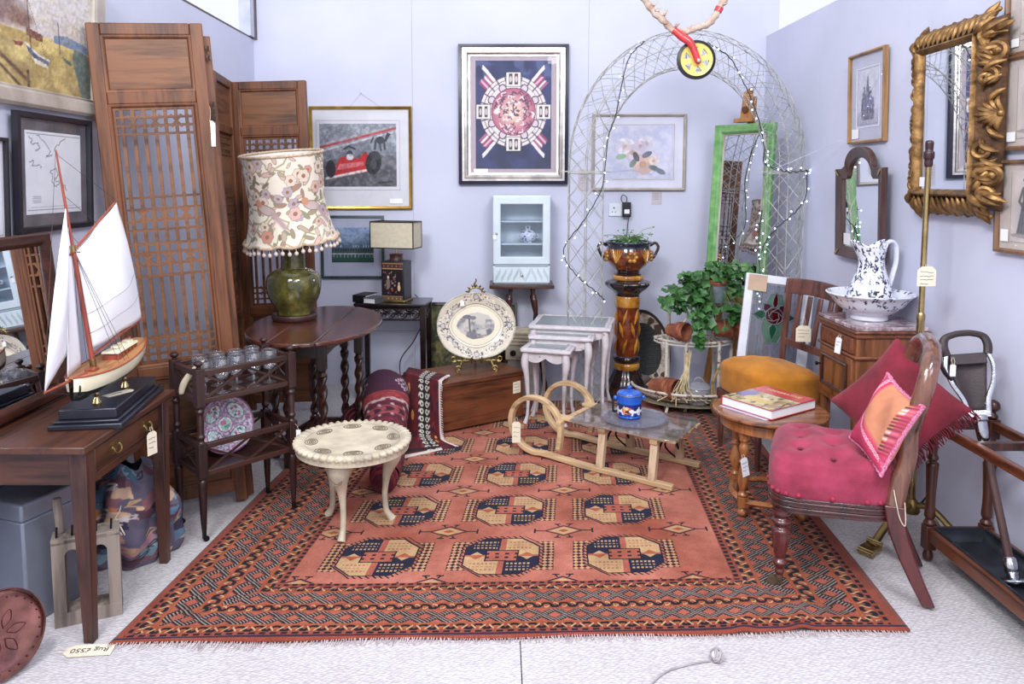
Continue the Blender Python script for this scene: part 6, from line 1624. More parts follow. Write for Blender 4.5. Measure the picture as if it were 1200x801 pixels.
# ---- pedestal with jardiniere and plant
def glaze(name, c1, c2, c3, sc=14):
    m, nt, b = newmat(name); N = nt.nodes
    tc = N.new('ShaderNodeTexCoord'); nz = N.new('ShaderNodeTexNoise'); nz.inputs['Scale'].default_value = sc; nz.inputs['Detail'].default_value = 4; nt.links.new(tc.outputs['Object'], nz.inputs[0])
    cr = N.new('ShaderNodeValToRGB'); cr.color_ramp.elements[0].position = .35; cr.color_ramp.elements[0].color = L4(c1); cr.color_ramp.elements[1].position = .7; cr.color_ramp.elements[1].color = L4(c3); e = cr.color_ramp.elements.new(.52); e.color = L4(c2)
    nt.links.new(nz.outputs[0], cr.inputs[0]); nt.links.new(cr.outputs[0], b.inputs['Base Color']); b.inputs['Roughness'].default_value = .12; b.inputs['Coat Weight'].default_value = .6; return m
GB = glaze('majolica_brown', (66, 24, 14), (112, 48, 20), (150, 80, 30)); GD = glaze('majolica_black', (20, 16, 20), (40, 26, 26), (70, 40, 26)); GY = glaze('majolica_ochre', (140, 88, 28), (176, 120, 40), (196, 146, 66)); GNV = glaze('majolica_navy', (22, 28, 46), (38, 46, 66), (60, 66, 84))
def build_pedestal():
    t = thing('jardiniere_pedestal', 'tall brown and ochre glazed pottery pedestal carrying the two handled plant pot', 'pedestal', (.872, 5.05, .0))
    fl = lambda a, z: 1 + .03 * cos(12 * a)
    b = MB(); b.lathe(sprof([(.15, 0), (.152, .03), (.14, .05), (.135, .06)], 4), 40); b.lathe([(.135, .06), (.128, .075)], 40, caps=False); b.obj('foot', GD, t)
    b = MB(); b.lathe(sprof([(.132, .06), (.125, .10), (.095, .16), (.082, .20)], 4), 60, rf=fl); b.obj('flared_base', GD, t)
    b = MB(); b.lathe(sprof([(.082, .19), (.088, .205), (.09, .225), (.082, .24)], 3), 40); b.obj('base_ring', GY, t)
    b = MB(); b.lathe(sprof([(.084, .24), (.094, .255), (.094, .275), (.08, .29)], 3), 40); b.obj('lower_collar', GD, t)
    b = MB(); b.lathe(sprof([(.076, .29), (.078, .42), (.076, .56), (.08, .62)], 4), 40); sh = b.obj('shaft', GB, t)
    b = MB()
    for k in range(6):
        a = k * pi / 3
        for z, s_ in ((.36, 1), (.47, -1), (.56, 1)):
            pts = [(.079 * cos(a + s_ * .35 * f), .079 * sin(a + s_ * .35 * f), z - .05 + .1 * f) for f in (0, .25, .5, .75, 1)]
            b.tube(pts, [.003, .009, .012, .008, .002], 6)
    b.obj('relief_leaves', GY, sh)
    b = MB(); b.lathe(sprof([(.08, .62), (.084, .63), (.084, .685), (.08, .695)], 3), 40, rf=lambda a, z: 1 + .015 * cos(24 * a)); b.obj('ochre_band', GY, t)
    b = MB(); b.lathe(sprof([(.08, .695), (.09, .715), (.125, .745), (.148, .77), (.148, .79), (.12, .80), (.105, .81)], 4), 40, rf=lambda a, z: 1 + (.04 * cos(10 * a) if .74 < z < .8 else 0)); b.obj('capital', GD, t)
    b = MB(); b.lathe(sprof([(.105, .81), (.108, .825), (.10, .838)], 3), 40); b.obj('top_ring', GY, t)
    t = thing('jardiniere', 'brown glazed two handled pottery jardiniere with a navy rim holding a small green plant', 'plant pot', (.872, 5.05, .8385))
    b = MB(); b.lathe(sprof([(.085, 0), (.09, .01), (.08, .02), (.088, .04)], 3), 40); b.obj('foot', GD, t)
    b = MB(); b.lathe(sprof([(.088, .035), (.125, .07), (.15, .11), (.152, .15), (.145, .18)], 4), 48); bd = b.obj('body', GB, t)
    b = MB(); b.lathe(sprof([(.145, .178), (.142, .20), (.156, .215), (.156, .226), (.142, .228), (.138, .21), (.13, .19), (.02, .188)], 3), 48); b.obj('rim', GNV, t)
    b = MB()
    for k in range(5):
        a0 = -pi / 2 + (k - 2) * .72 + .0
        for j in range(6):
            q = j * pi / 3; u, w = cos(q) * .026, sin(q) * .026
            if k % 2 == 0: b.ball((.153 * cos(a0 + u / .15), .153 * sin(a0 + u / .15), .13 + w), .016, 8, 5, (1, 1, .9))
            else: b.tube([(.150 * cos(a0 + s_ * .1), .150 * sin(a0 + s_ * .1), .09 + .09 * f) for f, s_ in ((0, 0), (.5, (j - 2.5) * .7), (1, (j - 2.5) * 1.3))], [.004, .007, .002], 5)
    b.obj('relief_flowers', GY, bd)
    for s_ in (-1, 1):
        b = MB(); b.tube(spl([(s_ * .145, 0, .195), (s_ * .18, 0, .215), (s_ * .202, 0, .19), (s_ * .19, 0, .15), (s_ * .165, 0, .11), (s_ * .148, 0, .095)], 5), .010, 8); b.obj('handle', GD, t)
    foliage(t, 150, lambda rr: Vector((rr.gauss(.01, .065), rr.gauss(0, .06), .215 + abs(rr.gauss(.02, .035)))), .013, .024, 4, (0, 0, .2), LEAF)
def leafmesh(b, p, n, up, s, lobed=False):
    n = n.normalized(); u = (up - n * up.dot(n))
    if u.length < 1e-4: u = n.orthogonal()
    u.normalize(); w = n.cross(u)
    if lobed:
        m = 10; ring = []
        for k in range(m):
            a = 2 * pi * k / m; q = s * (.62 + .10 * cos(5 * a)) * (1 - .45 * max(0, cos(a - pi)) ** 4); ring.append(p + u * (cos(a) * q) + w * sin(a) * q * 1.06 + n * (.10 * s * cos(2 * a)))
        b.add([p - n * .06 * s] + ring, [(0, 1 + k, 1 + (k + 1) % m) for k in range(m)])
    else:
        b.add([p, p + u * s * .45 + w * s * .32 + n * .03 * s, p + u * s, p + u * s * .45 - w * s * .32 + n * .03 * s], [(0, 1, 2), (0, 2, 3)])
def foliage(t, n, gen, s0, s1, seed, root, m, lobed=False, stems=True):
    rr = random.Random(seed); b = MB(); st = MB()
    for k in range(n):
        p = gen(rr); d = Vector((rr.gauss(0, .6), rr.gauss(-.6, .5), rr.gauss(.7, .4)))
        leafmesh(b, p, d, Vector((rr.gauss(0, 1), rr.gauss(0, 1), rr.gauss(-.2, .6))), rr.uniform(s0, s1) * (2 if lobed else 1), lobed)
        if stems and k % 2 == 0:
            r0 = Vector(root); md = r0.lerp(p, .55) + Vector((0, 0, .03)); st.tube(spl([r0 + Vector((rr.uniform(-.03, .03), rr.uniform(-.03, .03), 0)), md, p], 4), .0016, 4)
    b.obj('foliage', m, t, ang=180)
    if stems: st.obj('stems', mat('stem_green', (86, 116, 64), .6), t)
build_pedestal()

# ---- easel and green framed mirror
Mm = Tm(1.555, 4.90, .72) @ Rz(rad(-48)) @ Rx(rad(-4.2))
t = thing('framed_mirror', 'tall green painted framed mirror on a pine easel in the back right corner', 'mirror', M=Mm)
GREENF = mat('green_frame', (78, 140, 76), .45, 0, .25, 14., .2, 50., c2=(136, 184, 120))
b = MB(); b.rectframe(.43, 1.12, [(0, 0), (0, -.03), (.012, -.036), (.03, -.03), (.045, -.034), (.06, -.02), (.062, -.008), (.062, 0)], Tm(0, 0, .56)); b.obj('frame', GREENF, t)
b = MB(); b.rectframe(.308, .998, [(0, -.008), (0, -.017), (.008, -.014), (.01, -.008)], Tm(0, 0, .56)); b.obj('slip', SILV, t)
b = MB(); b.box(-.152, .152, -.010, -.006, .062, 1.058); b.obj('mirror_glass', MIRROR, t)
def build_easel():
    t = thing('easel', 'tall pine artist easel holding the green framed mirror, its top block above the frame', 'easel', M=Tm(1.555, 4.90, .0) @ Rz(rad(-48)) @ Tm(0, .0, 0))
    PINE = wood('easel_pine', (140, 90, 46), (186, 132, 78), .5, 'z', 5)
    b = MB(); b.bar((0, .035, .25), (0, .15, 2.02), .05, .025, up=(0, 1, 0)); b.obj('mast', PINE, t, bev=.003)
    b = MB(); b.add([(-.045, -.02, 1.845), (.045, -.02, 1.845), (.045, .03, 1.845), (-.045, .03, 1.845), (-.032, .0, 2.03), (.02, .0, 2.06), (.02, .03, 2.06), (-.032, .03, 2.03)], [(0, 3, 2, 1), (4, 5, 6, 7), (0, 1, 5, 4), (1, 2, 6, 5), (2, 3, 7, 6), (3, 0, 4, 7)]); b.box(-.075, .06, -.045, .03, 1.835, 1.86); b.obj('top_block', PINE, t, M=Tm(0, .085, .015), bev=.004)
    b = MB(); b.lathe([(.02, 0), (.024, .006), (.02, .018), (.004, .02)], 14, Tm(-.005, .073, 1.93) @ Rx(pi / 2)); b.obj('clamp_knob', mat('knob_brown', (96, 60, 36), .4), t)
    b = MB(); b.box(-.22, .22, -.05, .03, .68, .715); b.obj('ledge', PINE, t, bev=.003)
    for s_ in (-1, 1): b = MB(); b.bar((s_ * .05, .14, 1.5), (s_ * .235, .03, .0), .045, .022, up=(0, 1, 0)); b.obj('leg', PINE, t, bev=.003)
    b = MB(); b.bar((0, .15, 1.4), (0, .26, .012), .045, .022, up=(0, 1, 0)); b.obj('leg', PINE, t, bev=.003)
    b = MB(); b.box(-.16, .16, .05, .064, .42, .47); b.obj('cross_rail', PINE, t, bev=.003)
build_easel()

# ---- white corner plant stand with its pots
WIREW = mat('rusty_white_paint', (206, 200, 188), .6, 0, .08, 14., .2, 80.); distress(WIREW, (120, 76, 44), 30., .58)
SX, SY = 1.27, 4.84
def build_stand():
    t = thing('plant_stand', 'rusty white metal three tier corner plant stand with a woven wire bottom basket', 'plant stand', (SX, SY, .0))
    def tier(z, rx, ry, sl, nm, y0=.0):
        b = MB(); ring = [(rx * cos(a), y0 - ry * sin(a), z) for a in [pi * k / 24 for k in range(25)]]
        b.tube(ring + [(-rx * .6, y0 + .06, z), (rx * .6, y0 + .06, z)], .008, 8, closed=True)
        b.tube([(p[0], p[1], z - .022) for p in ring], .006, 6)
        for k in range(1, sl):
            x = -rx + 2 * rx * k / sl; yy = y0 - ry * math.sqrt(max(0, 1 - (x / rx) ** 2)); b.bar((x, yy, z), (x * .9, y0 + .06, z), .012, .004)
        for k in range(0, 25, 2): b.bar(ring[k], (ring[k][0], ring[k][1], z - .022), .004, .004)
        b.obj(nm, WIREW, t)
    tier(.455, .255, .20, 16, 'shelf'); tier(.70, .17, .15, 11, 'shelf')
    for x, y in ((-.20, -.12), (-.09, -.185), (.12, -.175), (.23, -.06), (-.15, .05), (.15, .05)):
        b = MB(); zt = .455 if y < 0 else .70
        b.tube([(x, y, .0125), (x, y, zt)], .011, 8); b.obj('leg', WIREW, t)
    for s_ in (-1, 1):
        b = MB(); b.tube(spl([(s_ * .09, -.1, .455), (s_ * .11, -.13, .55), (s_ * .07, -.12, .62), (s_ * .10, -.1, .69)], 6), .007, 8); b.obj('scroll_bracket', WIREW, t)
    # bottom basket
    b = MB(); n = 40; rx, ry = .40, .30
    for z, q in ((.075, .62), (.09, .78), (.115, .9), (.15, 1.)):
        b.tube([(rx * q * cos(a), -.02 - ry * q * sin(a), z) for a in [pi * k / n - .1 for k in range(n + 1)] + [pi + .1]], .0055 if q < 1 else .009, 6)
    for k in range(n):
        a = -.1 + (pi + .2) * k / (n - 1); b.tube(spl([(rx * .3 * cos(a), -.02 - ry * .3 * sin(a), .07), (rx * .65 * cos(a), -.02 - ry * .65 * sin(a), .073), (rx * .9 * cos(a), -.02 - ry * .9 * sin(a), .11), (rx * cos(a + .03), -.02 - ry * sin(a + .03), .15)], 3), .004, 5)
    b.obj('wire_basket', WIREW, t)
    b = MB(); b.prism([(rx * .9 * cos(a), -.02 - ry * .9 * sin(a)) for a in [pi * k / 24 for k in range(25)]], .005, Tm(0, 0, .062)); b.obj('basket_floor', mat('basket_floor', (140, 130, 110), .8, 0, .2, 40.), t)
    for x, y in ((-.2, -.2), (.2, -.2)): b = MB(); b.tube([(x, y, .065), (x * 1.1, y * 1.1, .0125)], .009, 8); b.obj('foot', WIREW, t)
build_stand()
def pot_mesh():
    b = MB(); b.lathe(sprof([(.040, 0), (.054, .075)], 1) + [(.060, .076), (.063, .1), (.057, .1), (.052, .072), (.036, .008), (.001, .008)], 28); return b
def potset(label_fmt, group, M, n, step, s=1.):
    pr = None
    for k in range(n):
        if pr is None: pr = thing('terracotta_pot', '', 'plant pot', group=group); o = pot_mesh().obj('pot', TERRA, pr); r = pr
        else: r = copy_tree(pr)
        r['label'] = label_fmt[k]; r.matrix_world = M @ Tm(0, 0, step * k) @ Rz(k * .7) @ Sc(s, s, s)
lie = lambda x, y, z, az, el=0.: Tm(x, y, z) @ Rz(az) @ Ry(pi / 2 - el)
potset(['rearmost of the three nested terracotta pots on the left of the middle stand shelf', 'middle terracotta pot of the nested three lying on the left of the middle stand shelf', 'foremost terracotta pot of the nested three on the left of the middle stand shelf'],
       'nested pots on the left of the middle shelf', lie(1.085, 4.735, .463 + .060, rad(-52), .05), 3, .022, .95)
potset(['left terracotta pot of the pair lying on the right of the middle stand shelf', 'right terracotta pot of the pair lying on the right of the middle stand shelf'],
       'pots lying on the right of the middle shelf', lie(1.37, 4.725, .463 + .068, rad(-14), .10), 2, .05, 1.15)
potset(['innermost terracotta pot of the nested four lying in the wire basket at the bottom', 'second terracotta pot from the wall of the nested four in the wire basket', 'third terracotta pot from the wall of the nested four in the wire basket', 'open mouthed front terracotta pot of the nested four lying in the wire basket'],
       'nested pots in the bottom basket', lie(.985, 4.735, .115 + .045, rad(-50), .05), 4, .028, 1.1)
t = thing('terracotta_pot', 'terracotta pot of trailing green geranium standing in a galvanised bucket on the top tier', 'potted plant', (1.365, 4.70, .755))
b = MB(); b.lathe([(.046, 0), (.058, .07), (.066, .071), (.068, .098), (.06, .098), (.056, .06), (.001, .06)], 28); b.obj('pot', mat('pot_red', (150, 84, 70), .75, 0, .12, 20.), t)
b = MB(); b.lathe([(.064, .03), (.0655, .034), (.064, .038)], 28, caps=False); b.obj('pot_band', TERRA, t)
GR = mat('geranium_leaf', (20, 62, 26), .42, 0, .0, 16., c2=(80, 132, 66))
def gen(rr):
    while 1:
        q = rr.random()
        if q < .2: p = Vector((rr.uniform(-.05, .2), rr.gauss(.0, .05), rr.uniform(.11, .19)))
        elif q < .48: p = Vector((rr.gauss(-.15, .05), rr.gauss(-.03, .05), rr.uniform(-.04, .14)))
        elif q < .62: p = Vector((rr.gauss(-.25, .04), rr.gauss(-.03, .05), rr.uniform(-.10, .05)))
        elif q < .84: p = Vector((rr.gauss(-.10, .045), rr.gauss(-.13, .03), rr.uniform(-.20, .04)))
        elif q < .95: p = Vector((rr.gauss(.11, .05), rr.gauss(-.10, .04), rr.uniform(-.16, -.07)))
        else: p = Vector((rr.gauss(-.13, .015), rr.gauss(-.15, .02), rr.uniform(-.30, -.2)))
        if abs(p.x) < .075 and p.y < .06 and -.055 < p.z < .115: continue
        return p
foliage(t, 330, gen, .017, .029, 3, (0, 0, .09), GR, True)
t = thing('galvanised_bucket', 'small dented galvanised bucket under the geranium pot on the plant stand', 'bucket', (1.365, 4.70, .709))
b = MB(); b.lathe([(.058, 0), (.072, .10), (.076, .102), (.073, .105), (.068, .10), (.055, .004), (.001, .004)], 32); b.obj('bucket', mat('galvanised', (128, 142, 152), .4, .5, .2, 18.), t)
t = thing('small_pot', 'small dark terracotta pot of ivy right of the galvanised bucket on the top tier', 'potted plant', (1.455, 4.76, .709)); b = MB(); b.lathe([(.036, 0), (.046, .07), (.05, .071), (.05, .09), (.044, .09), (.04, .06), (.001, .06)], 20); b.obj('pot', mat('pot_dark', (104, 60, 50), .7), t)
foliage(t, 34, lambda rr: Vector((rr.gauss(.02, .05), rr.gauss(-.03, .04), rr.uniform(.06, .17))), .02, .032, 12, (0, 0, .06), GR, True)
t = thing('lidded_crock', 'grey glazed lidded stoneware crock standing in the wire basket of the plant stand', 'crock', (1.255, 4.64, .068))
ST = mat('stoneware_grey', (150, 148, 156), .2, 0, .08, 12., coat=.4)
b = MB(); b.lathe(sprof([(.055, 0), (.07, .01), (.085, .05), (.086, .09), (.08, .108), (.074, .108)], 4), 36); b.obj('body', ST, t)
b = MB(); b.lathe(sprof([(.084, .106), (.086, .112), (.06, .13), (.02, .142), (.001, .144)], 4), 36); b.obj('lid', ST, t)
b = MB(); b.tube(spl([(-.03, 0, .134), (-.02, -.004, .16), (0, -.004, .168), (.022, -.004, .158), (.04, 0, .13)], 5), .006, 8); b.obj('lid_handle', ST, t)
b = MB(); b.tube(spl([(.03, -.084, .09), (.044, -.078, .07), (.046, -.075, .045)], 5), [.001] + [.004] * 9 + [.001], 6); b.obj('brushed_stroke', mat('stroke', (50, 50, 56), .3), t)
t = thing('raffia_bundle', 'loose bundle of pale raffia strands hanging into the wire basket', 'raffia', (1.14, 4.66, .07)); b = MB(); rr = random.Random(3)
for k in range(16):
    x = rr.uniform(-.05, .05); b.tube(spl([(rr.uniform(.02, .07), -.02, .30 + rr.uniform(-.03, .05)), (x * .4 + .03, -.05, .2), (x, -.07 + rr.uniform(-.02, .02), .1), (x * 2.6 + rr.uniform(-.05, .05), -.11 + rr.uniform(-.05, .02), .02 + rr.uniform(0, .04))], 5), .003, 5)
b.obj('strands', mat('raffia', (206, 188, 150), .9, 0, .15, 30.), t)['kind'] = 'stuff'
t = thing('gourd_basket', 'small wicker basket with a hooped cane handle holding an orange gourd, by the mustard chair', 'basket', (1.40, 4.56, .0))
WK = mat('wicker', (150, 122, 82), .8, 0, .3, 40., .5, 90.)
b = MB(); b.lathe(sprof([(.06, .0125), (.085, .06), (.09, .13), (.085, .135), (.08, .12), (.06, .03)], 4), 36, rf=lambda a, z: 1 + .03 * sin(18 * a) * (1 if sin(z * 300) > 0 else -1)); b.obj('basket', WK, t)
b = MB(); b.tube(spl([(-.08, 0, .12), (-.07, 0, .25), (.0, 0, .35), (.07, 0, .25), (.08, 0, .12)], 8), .009, 8); b.obj('handle', WK, t)
t = thing('gourd', 'orange gourd resting in the small wicker basket beside the mustard chair', 'gourd', (1.40, 4.555, .065)); b = MB(); b.ball((0, 0, .066), .066, 20, 12, (1.1, 1, .8)); b.obj('fruit', mat('gourd_orange', (206, 128, 40), .4, 0, .15), t); b = MB(); b.tube([(0, 0, .115), (.004, 0, .13)], .005, 6); b.obj('stalk', WK, t)
# ---- dark woven tray leaning on the wall
t = thing('woven_tray', 'dark oval woven tray with a brown and cream border leaning on the back wall', 'tray', M=Tm(1.065, 5.155, .0125) @ Rz(rad(-8)) @ Rx(rad(-13)) @ Ry(rad(-9)))
cv = Cv(140, 180, (34, 36, 38)); cv.noise((56, 56, 54), 40, .6)
for k in range(40): cv.rect(0, 1, k / 40, k / 40 + .009, (18, 20, 22))
cv.noise((74, 76, 70), 60, .3)
q = np.hypot((cv.x - .5) / .5, (cv.y - .5) / .5); bd = (q > .68); cv.put(bd, (70, 48, 40)); n = vnoise(180, 140, 5, 7); cv.put(bd & (n > .36), (206, 192, 172)); cv.put(q > .93, (54, 34, 28)); cv.noise((60, 40, 34), 14, .4, m=bd.astype(float))
rxx, rzz = .17, .275
cgrid('weave', lambda u, v: ((lambda x, z: (x * np.sqrt(1 - z * z / 2) * rxx, .035 * np.clip(1 - (x * x + z * z - x * x * z * z), 0, 1) , z * np.sqrt(1 - x * x / 2) * rzz + rzz + .01))((u - .5) * 2, (v - .5) * 2)), discwarp(cv), PAINT, t, solid=.006)
b = MB(); b.tube([(rxx * cos(a), -.002, rzz + .01 + rzz * sin(a)) for a in [i * pi / 24 for i in range(48)]], .007, 6, closed=True); b.obj('bound_rim', LEATHER, t)
hang_tag('white price tag hanging from the dark woven tray by the terracotta pots', (1.135, 5.085, .42), .03, .05, sl=.04, col=WPAPER, lines=0)
t = thing('driftwood', 'rough grey piece of driftwood on the floor left of the bottom basket', 'driftwood', (.93, 5.02, .0125), rad(20)); b = MB(); b.tube(spl([(-.10, 0, .06), (-.04, .02, .10), (.03, 0, .09), (.10, -.02, .12)], 5), [.02, .04, .05, .045, .05, .055, .05, .04, .045, .05, .045, .04, .03, .025, .02, .01], 9); b.obj('wood', mat('driftwood', (96, 86, 80), .9, 0, .35, 16., .8, 40.), t)
# ================================================================== RIGHT SIDE
RA = -math.atan(.0202)
def wallM_right(y, z, tilt=.03, off=0., tw=0.): return Tm(WR(y) - .010 - off, y, z) @ Rz(-pi / 2 + .0202 + tw) @ Rx(tilt)
# (local x right as seen from the room = towards -Y, local -y = into the room)
# ---- gilt carved mirror: sloping carved wings around a raised glass
def build_gilt():
    Yc, Zc = 3.095, 1.72
    t = thing('carved_mirror', 'rectangular mirror in a deeply carved gilt frame of scrolls and shells on the right wall', 'mirror', M=wallM_right(Yc, Zc, .015, .014, -.022))
    w, h = .36, .57      # sight size
    W, H = .60, .79
    b = MB(); b.rectframe(w + .05, h + .05, [(0, -.05), (0, -.085), (.008, -.095), (.016, -.09), (.022, -.08), (.027, -.074), (.027, -.05)]); b.obj('inner_frame', GILT, t)
    b = MB(); b.box(-w / 2 - .005, w / 2 + .005, -.070, -.064, -h / 2 - .005, h / 2 + .005); b.obj('mirror_glass', MIRROR, t)
    d = (W - w - .05) / 2
    b = MB(); b.rectframe(W, H, [(0.03, 0), (0.03, -.004), (d * .5, -.03), (d + .002, -.080), (d + .002, 0)]); b.obj('wing', mat('gilt_dark', (76, 50, 30), .5, .6, .3, 22., .3, 40.), t)
    def slope(e): return -.006 - .072 * max(0, min(1, e / d))      # e: distance in from the outer edge
    def addscroll(q, P, r, turns, sgn, th, a0=0.):
        pts = []; n = 26
        for k in range(n):
            f = k / (n - 1); a = a0 + sgn * turns * 2 * pi * f; rr_ = r * (1 - .85 * f); pts.append(P(cos(a) * rr_, sin(a) * rr_, .006 * sin(pi * f)))
        q.tube(pts, [th * (1 - .45 * k / n) for k in range(n)], 7); q.ball(pts[-1], th * 1.25, 8, 6)
    def leafblade(q, P, x0, y0, a, L, wd, curl=.4):
        n = 9; pts = []
        for k in range(n):
            f = k / (n - 1); pts.append(P(x0 + cos(a + curl * f) * L * f, y0 + sin(a + curl * f) * L * f, .014 * sin(pi * f)))
        q.tube(pts, [max(.0015, wd * sin(pi * (.12 + .83 * k / (n - 1)))) for k in range(n)], 7)
    def side(L, place, diag):
        """L length along the side; place(s along, e in from outer edge, lift)"""
        q = MB()
        if not diag:
            P0 = lambda cx, cy: (lambda x, y, l: place(cx + x, cy + y, l + .008))
            for s_, m in ((-1, 1), (1, -1)):
                addscroll(q, P0(s_ * L * .34, d * .42), d * .44, 1.4, s_, .016, pi / 2); addscroll(q, P0(s_ * L * .20, d * .62), d * .34, 1.2, -s_, .013, 0); addscroll(q, P0(s_ * L * .43, d * .58), d * .34, 1.2, -s_, .013, pi)
                for k in range(5): leafblade(q, P0(0, 0), s_ * L * (.13 + .075 * k), d * (.1 + .12 * (k % 2)), (pi / 2) + s_ * (.5 - .2 * k), d * .75, .0125, .5 * s_)
                for k in range(4): leafblade(q, P0(0, 0), s_ * L * (.27 + .05 * k), d * .9, -pi / 2 + s_ * (.3 - .3 * k), d * .7, .011, -.6 * s_)
            for k in range(9):
                a = pi / 2 + (k - 4) * .34; leafblade(q, P0(0, d * .12), 0, 0, a, d * .82 * (1 - .03 * abs(k - 4)), .0125, 0)
            q.ball(place(0, d * .1, .022), .014, 10, 7)
        else:
            n = int(L / .034)
            for k in range(n):
                s0 = -L / 2 + L * (k + .5) / n; sg = 1 if s0 > 0 else -1
                leafblade(q, lambda x, y, l: place(x, y, l + .004), s0 - .02 * sg, d * .08, pi / 2 - sg * .75, d * .82, .015, .5 * sg)
                if k % 2 == 0: q.ball(place(s0, d * .1, .012), .010, 8, 6)
        return q
    side(H - .1, lambda s, e, l: Vector((W / 2 - e, slope(e) - l, s)), False).obj('carved_side', GILT, t)
    side(H - .1, lambda s, e, l: Vector((-W / 2 + e, slope(e) - l, s)), False).obj('carved_side', GILT, t)
    side(W - .08, lambda s, e, l: Vector((s, slope(e) - l, H / 2 - e)), True).obj('carved_rail', GILT, t)
    side(W - .08, lambda s, e, l: Vector((s, slope(e) - l, -H / 2 + e)), True).obj('carved_rail', GILT, t)
    for sx in (-1, 1):
        for sz in (-1, 1):
            q = MB()
            for k in range(5):
                f = (k - 2) * .022; leafblade(q, lambda x, y, l: Vector((sx * (W / 2 - .0 - d + x), slope(d - max(x, y)) - l - .012, sz * (H / 2 - d + y))), .0 + max(0, f), max(0, -f), pi / 4 - f * 9, d * .8, .016, 0)
            q.obj('corner_leaf', GILT, t)
    b = MB(); b.box(-w / 2 + .012, -w / 2 + .052, -.0715, -.0705, -h / 2 + .012, -h / 2 + .052); b.obj('price_sticker', WPAPER, t)
build_gilt()
# ---- arched mirror
def build_arched():
    t = thing('arched_mirror', 'small dark wood mirror with an arched top on the right wall behind the jug', 'mirror', M=wallM_right(3.86, 1.30, .03, .016, -.06))
    w, h = .535, .47; sh = .0
    def outline(dw):
        W = w / 2 - dw; zt = h / 2 - dw; pts = [(-W, -h / 2 + dw), (W, -h / 2 + dw), (W, zt)]
        r = .155 - dw * .35; pts += [(r + .04 - dw * .4, zt)]
        for k in range(15):
            a = pi * k / 14; pts.append((r * cos(a), zt + .015 + (.095 + .0) * sin(a)))
        pts += [(-r - .04 + dw * .4, zt), (-W, zt)]
        return pts
    o, i = outline(0), outline(.055); n = len(o); vs = []
    for P, y in ((o, 0), (o, -.035), (i, -.022), (i, 0)):
        vs += [(x, y, z) for x, z in P]
    fs = []
    for a in range(4):
        c = (a + 1) % 4
        for k in range(n): k2 = (k + 1) % n; fs.append((a * n + k, a * n + k2, c * n + k2, c * n + k))
    b = MB(); b.add(vs, fs); b.obj('frame', wood('mirror_oak', (38, 24, 24), (84, 58, 52), .35, 'z', 6, .2), t, bev=.003)
    g = outline(.05); b = MB(); b.prism(g, .004, Tm(0, -.006, 0) @ Rx(pi / 2)); b.obj('mirror_glass', MIRROR, t)
    for sx in (-1, 1):
        for sz in (-1, 1):
            b = MB(); b.bar((sx * (w / 2 - .004), -.036, sz * (h / 2 - .006)), (sx * (w / 2 - .038), -.033, sz * (h / 2 - .036)), .014, .003, up=(0, 1, 0)); b.obj('corner_inlay', BRASS, t)
    b = MB(); b.box(-w / 2 + .065, -w / 2 + .14, -.013, -.0115, -h / 2 + .065, -h / 2 + .125); b.obj('price_sticker', WPAPER, t)
build_arched()
# ---- framed prints on the right wall
cv = Cv(90, 120, (206, 206, 220)); cv.noise((186, 188, 206), 5, .7); cv.grad(0, .25, (150, 150, 168), (190, 190, 206))
cv.poly([(.18, .1), (.2, .5), (.34, .52), (.42, .66), (.46, .8), (.5, .95), (.54, .8), (.58, .66), (.66, .52), (.82, .46), (.84, .1)], (120, 120, 142)); cv.noise((74, 74, 98), 14, .8, m=((cv.y < .7) & (cv.x > .18) & (cv.x < .84) & (cv.y > .08)).astype(float) * (abs(cv.x - .5) < .36 - .42 * np.clip(cv.y - .35, 0, 1)))
for k in range(5): cv.rect(.24 + k * .12, .28 + k * .12, .14, .36, (66, 66, 90))
cv.rect(.47, .53, .62, .86, (90, 90, 114)); cv.noise((226, 226, 236), 20, .3)
FGOLD = wood('frame_gold_brown', (104, 74, 46), (166, 126, 80), .35, 'z', 6, .2)
framed('framed_print', 'narrow wood framed grey print of a church spire above the arched mirror', 'print', wallM_right(3.88, 1.895, .03), .365, .46,
       [(0, 0), (0, -.022), (.008, -.026), (.014, -.02), (.014, 0)], FGOLD, cv, .20, .275, mc=mat('mount_pale_blue', (190, 192, 210), .85, 0, .02), ticket=(-.15, -.205, .07, .05), oc=(.03, .004, WPAPER))
def costume(seed, cols):
    cv = Cv(80, 100, (206, 196, 192)); cv.noise((190, 180, 178), 5, .5); rr = random.Random(seed)
    cv.ell(.5, .45, .42, .5, (186, 178, 178), soft=.4)
    for i, (x, c) in enumerate(cols):
        cv.poly([(x - .05, .62), (x + .05, .62), (x + .19, .12), (x - .19, .12)], c); cv.poly([(x - .07, .78), (x + .07, .78), (x + .05, .6), (x - .05, .6)], tuple(np.array(c) * .85)); cv.ell(x, .84, .035, .045, (206, 176, 160)); cv.ell(x, .88, .05, .03, (70, 56, 56))
        cv.line([(x - .06, .74), (x - .13, .58), (x - .05, .5)], .02, tuple(np.array(c) * .8))
        for k in range(5): cv.line([(x + (k - 2) * .02, .58), (x + (k - 2) * .07, .14)], .006, tuple(np.array(c) * .65))
    cv.ell(.5, .1, .4, .04, (140, 130, 130), op=.6); return cv
FW = wood('frame_walnut', (70, 48, 36), (126, 92, 66), .35, 'z', 6, .2)
pr = [(0, 0), (0, -.02), (.01, -.022), (.016, -.014), (.016, 0)]
MC = mat('mount_pinkish', (196, 184, 178), .85, 0, .02)
framed('framed_print', 'walnut framed costume print at the top right, above the lady in teal', 'print', wallM_right(2.70, 2.09, .03), .34, .33, pr, FW, costume(1, [(.35, (96, 104, 140)), (.68, (120, 100, 110))]), .20, .22, mc=MC, ticket=(-.14, -.13, .04, .03))
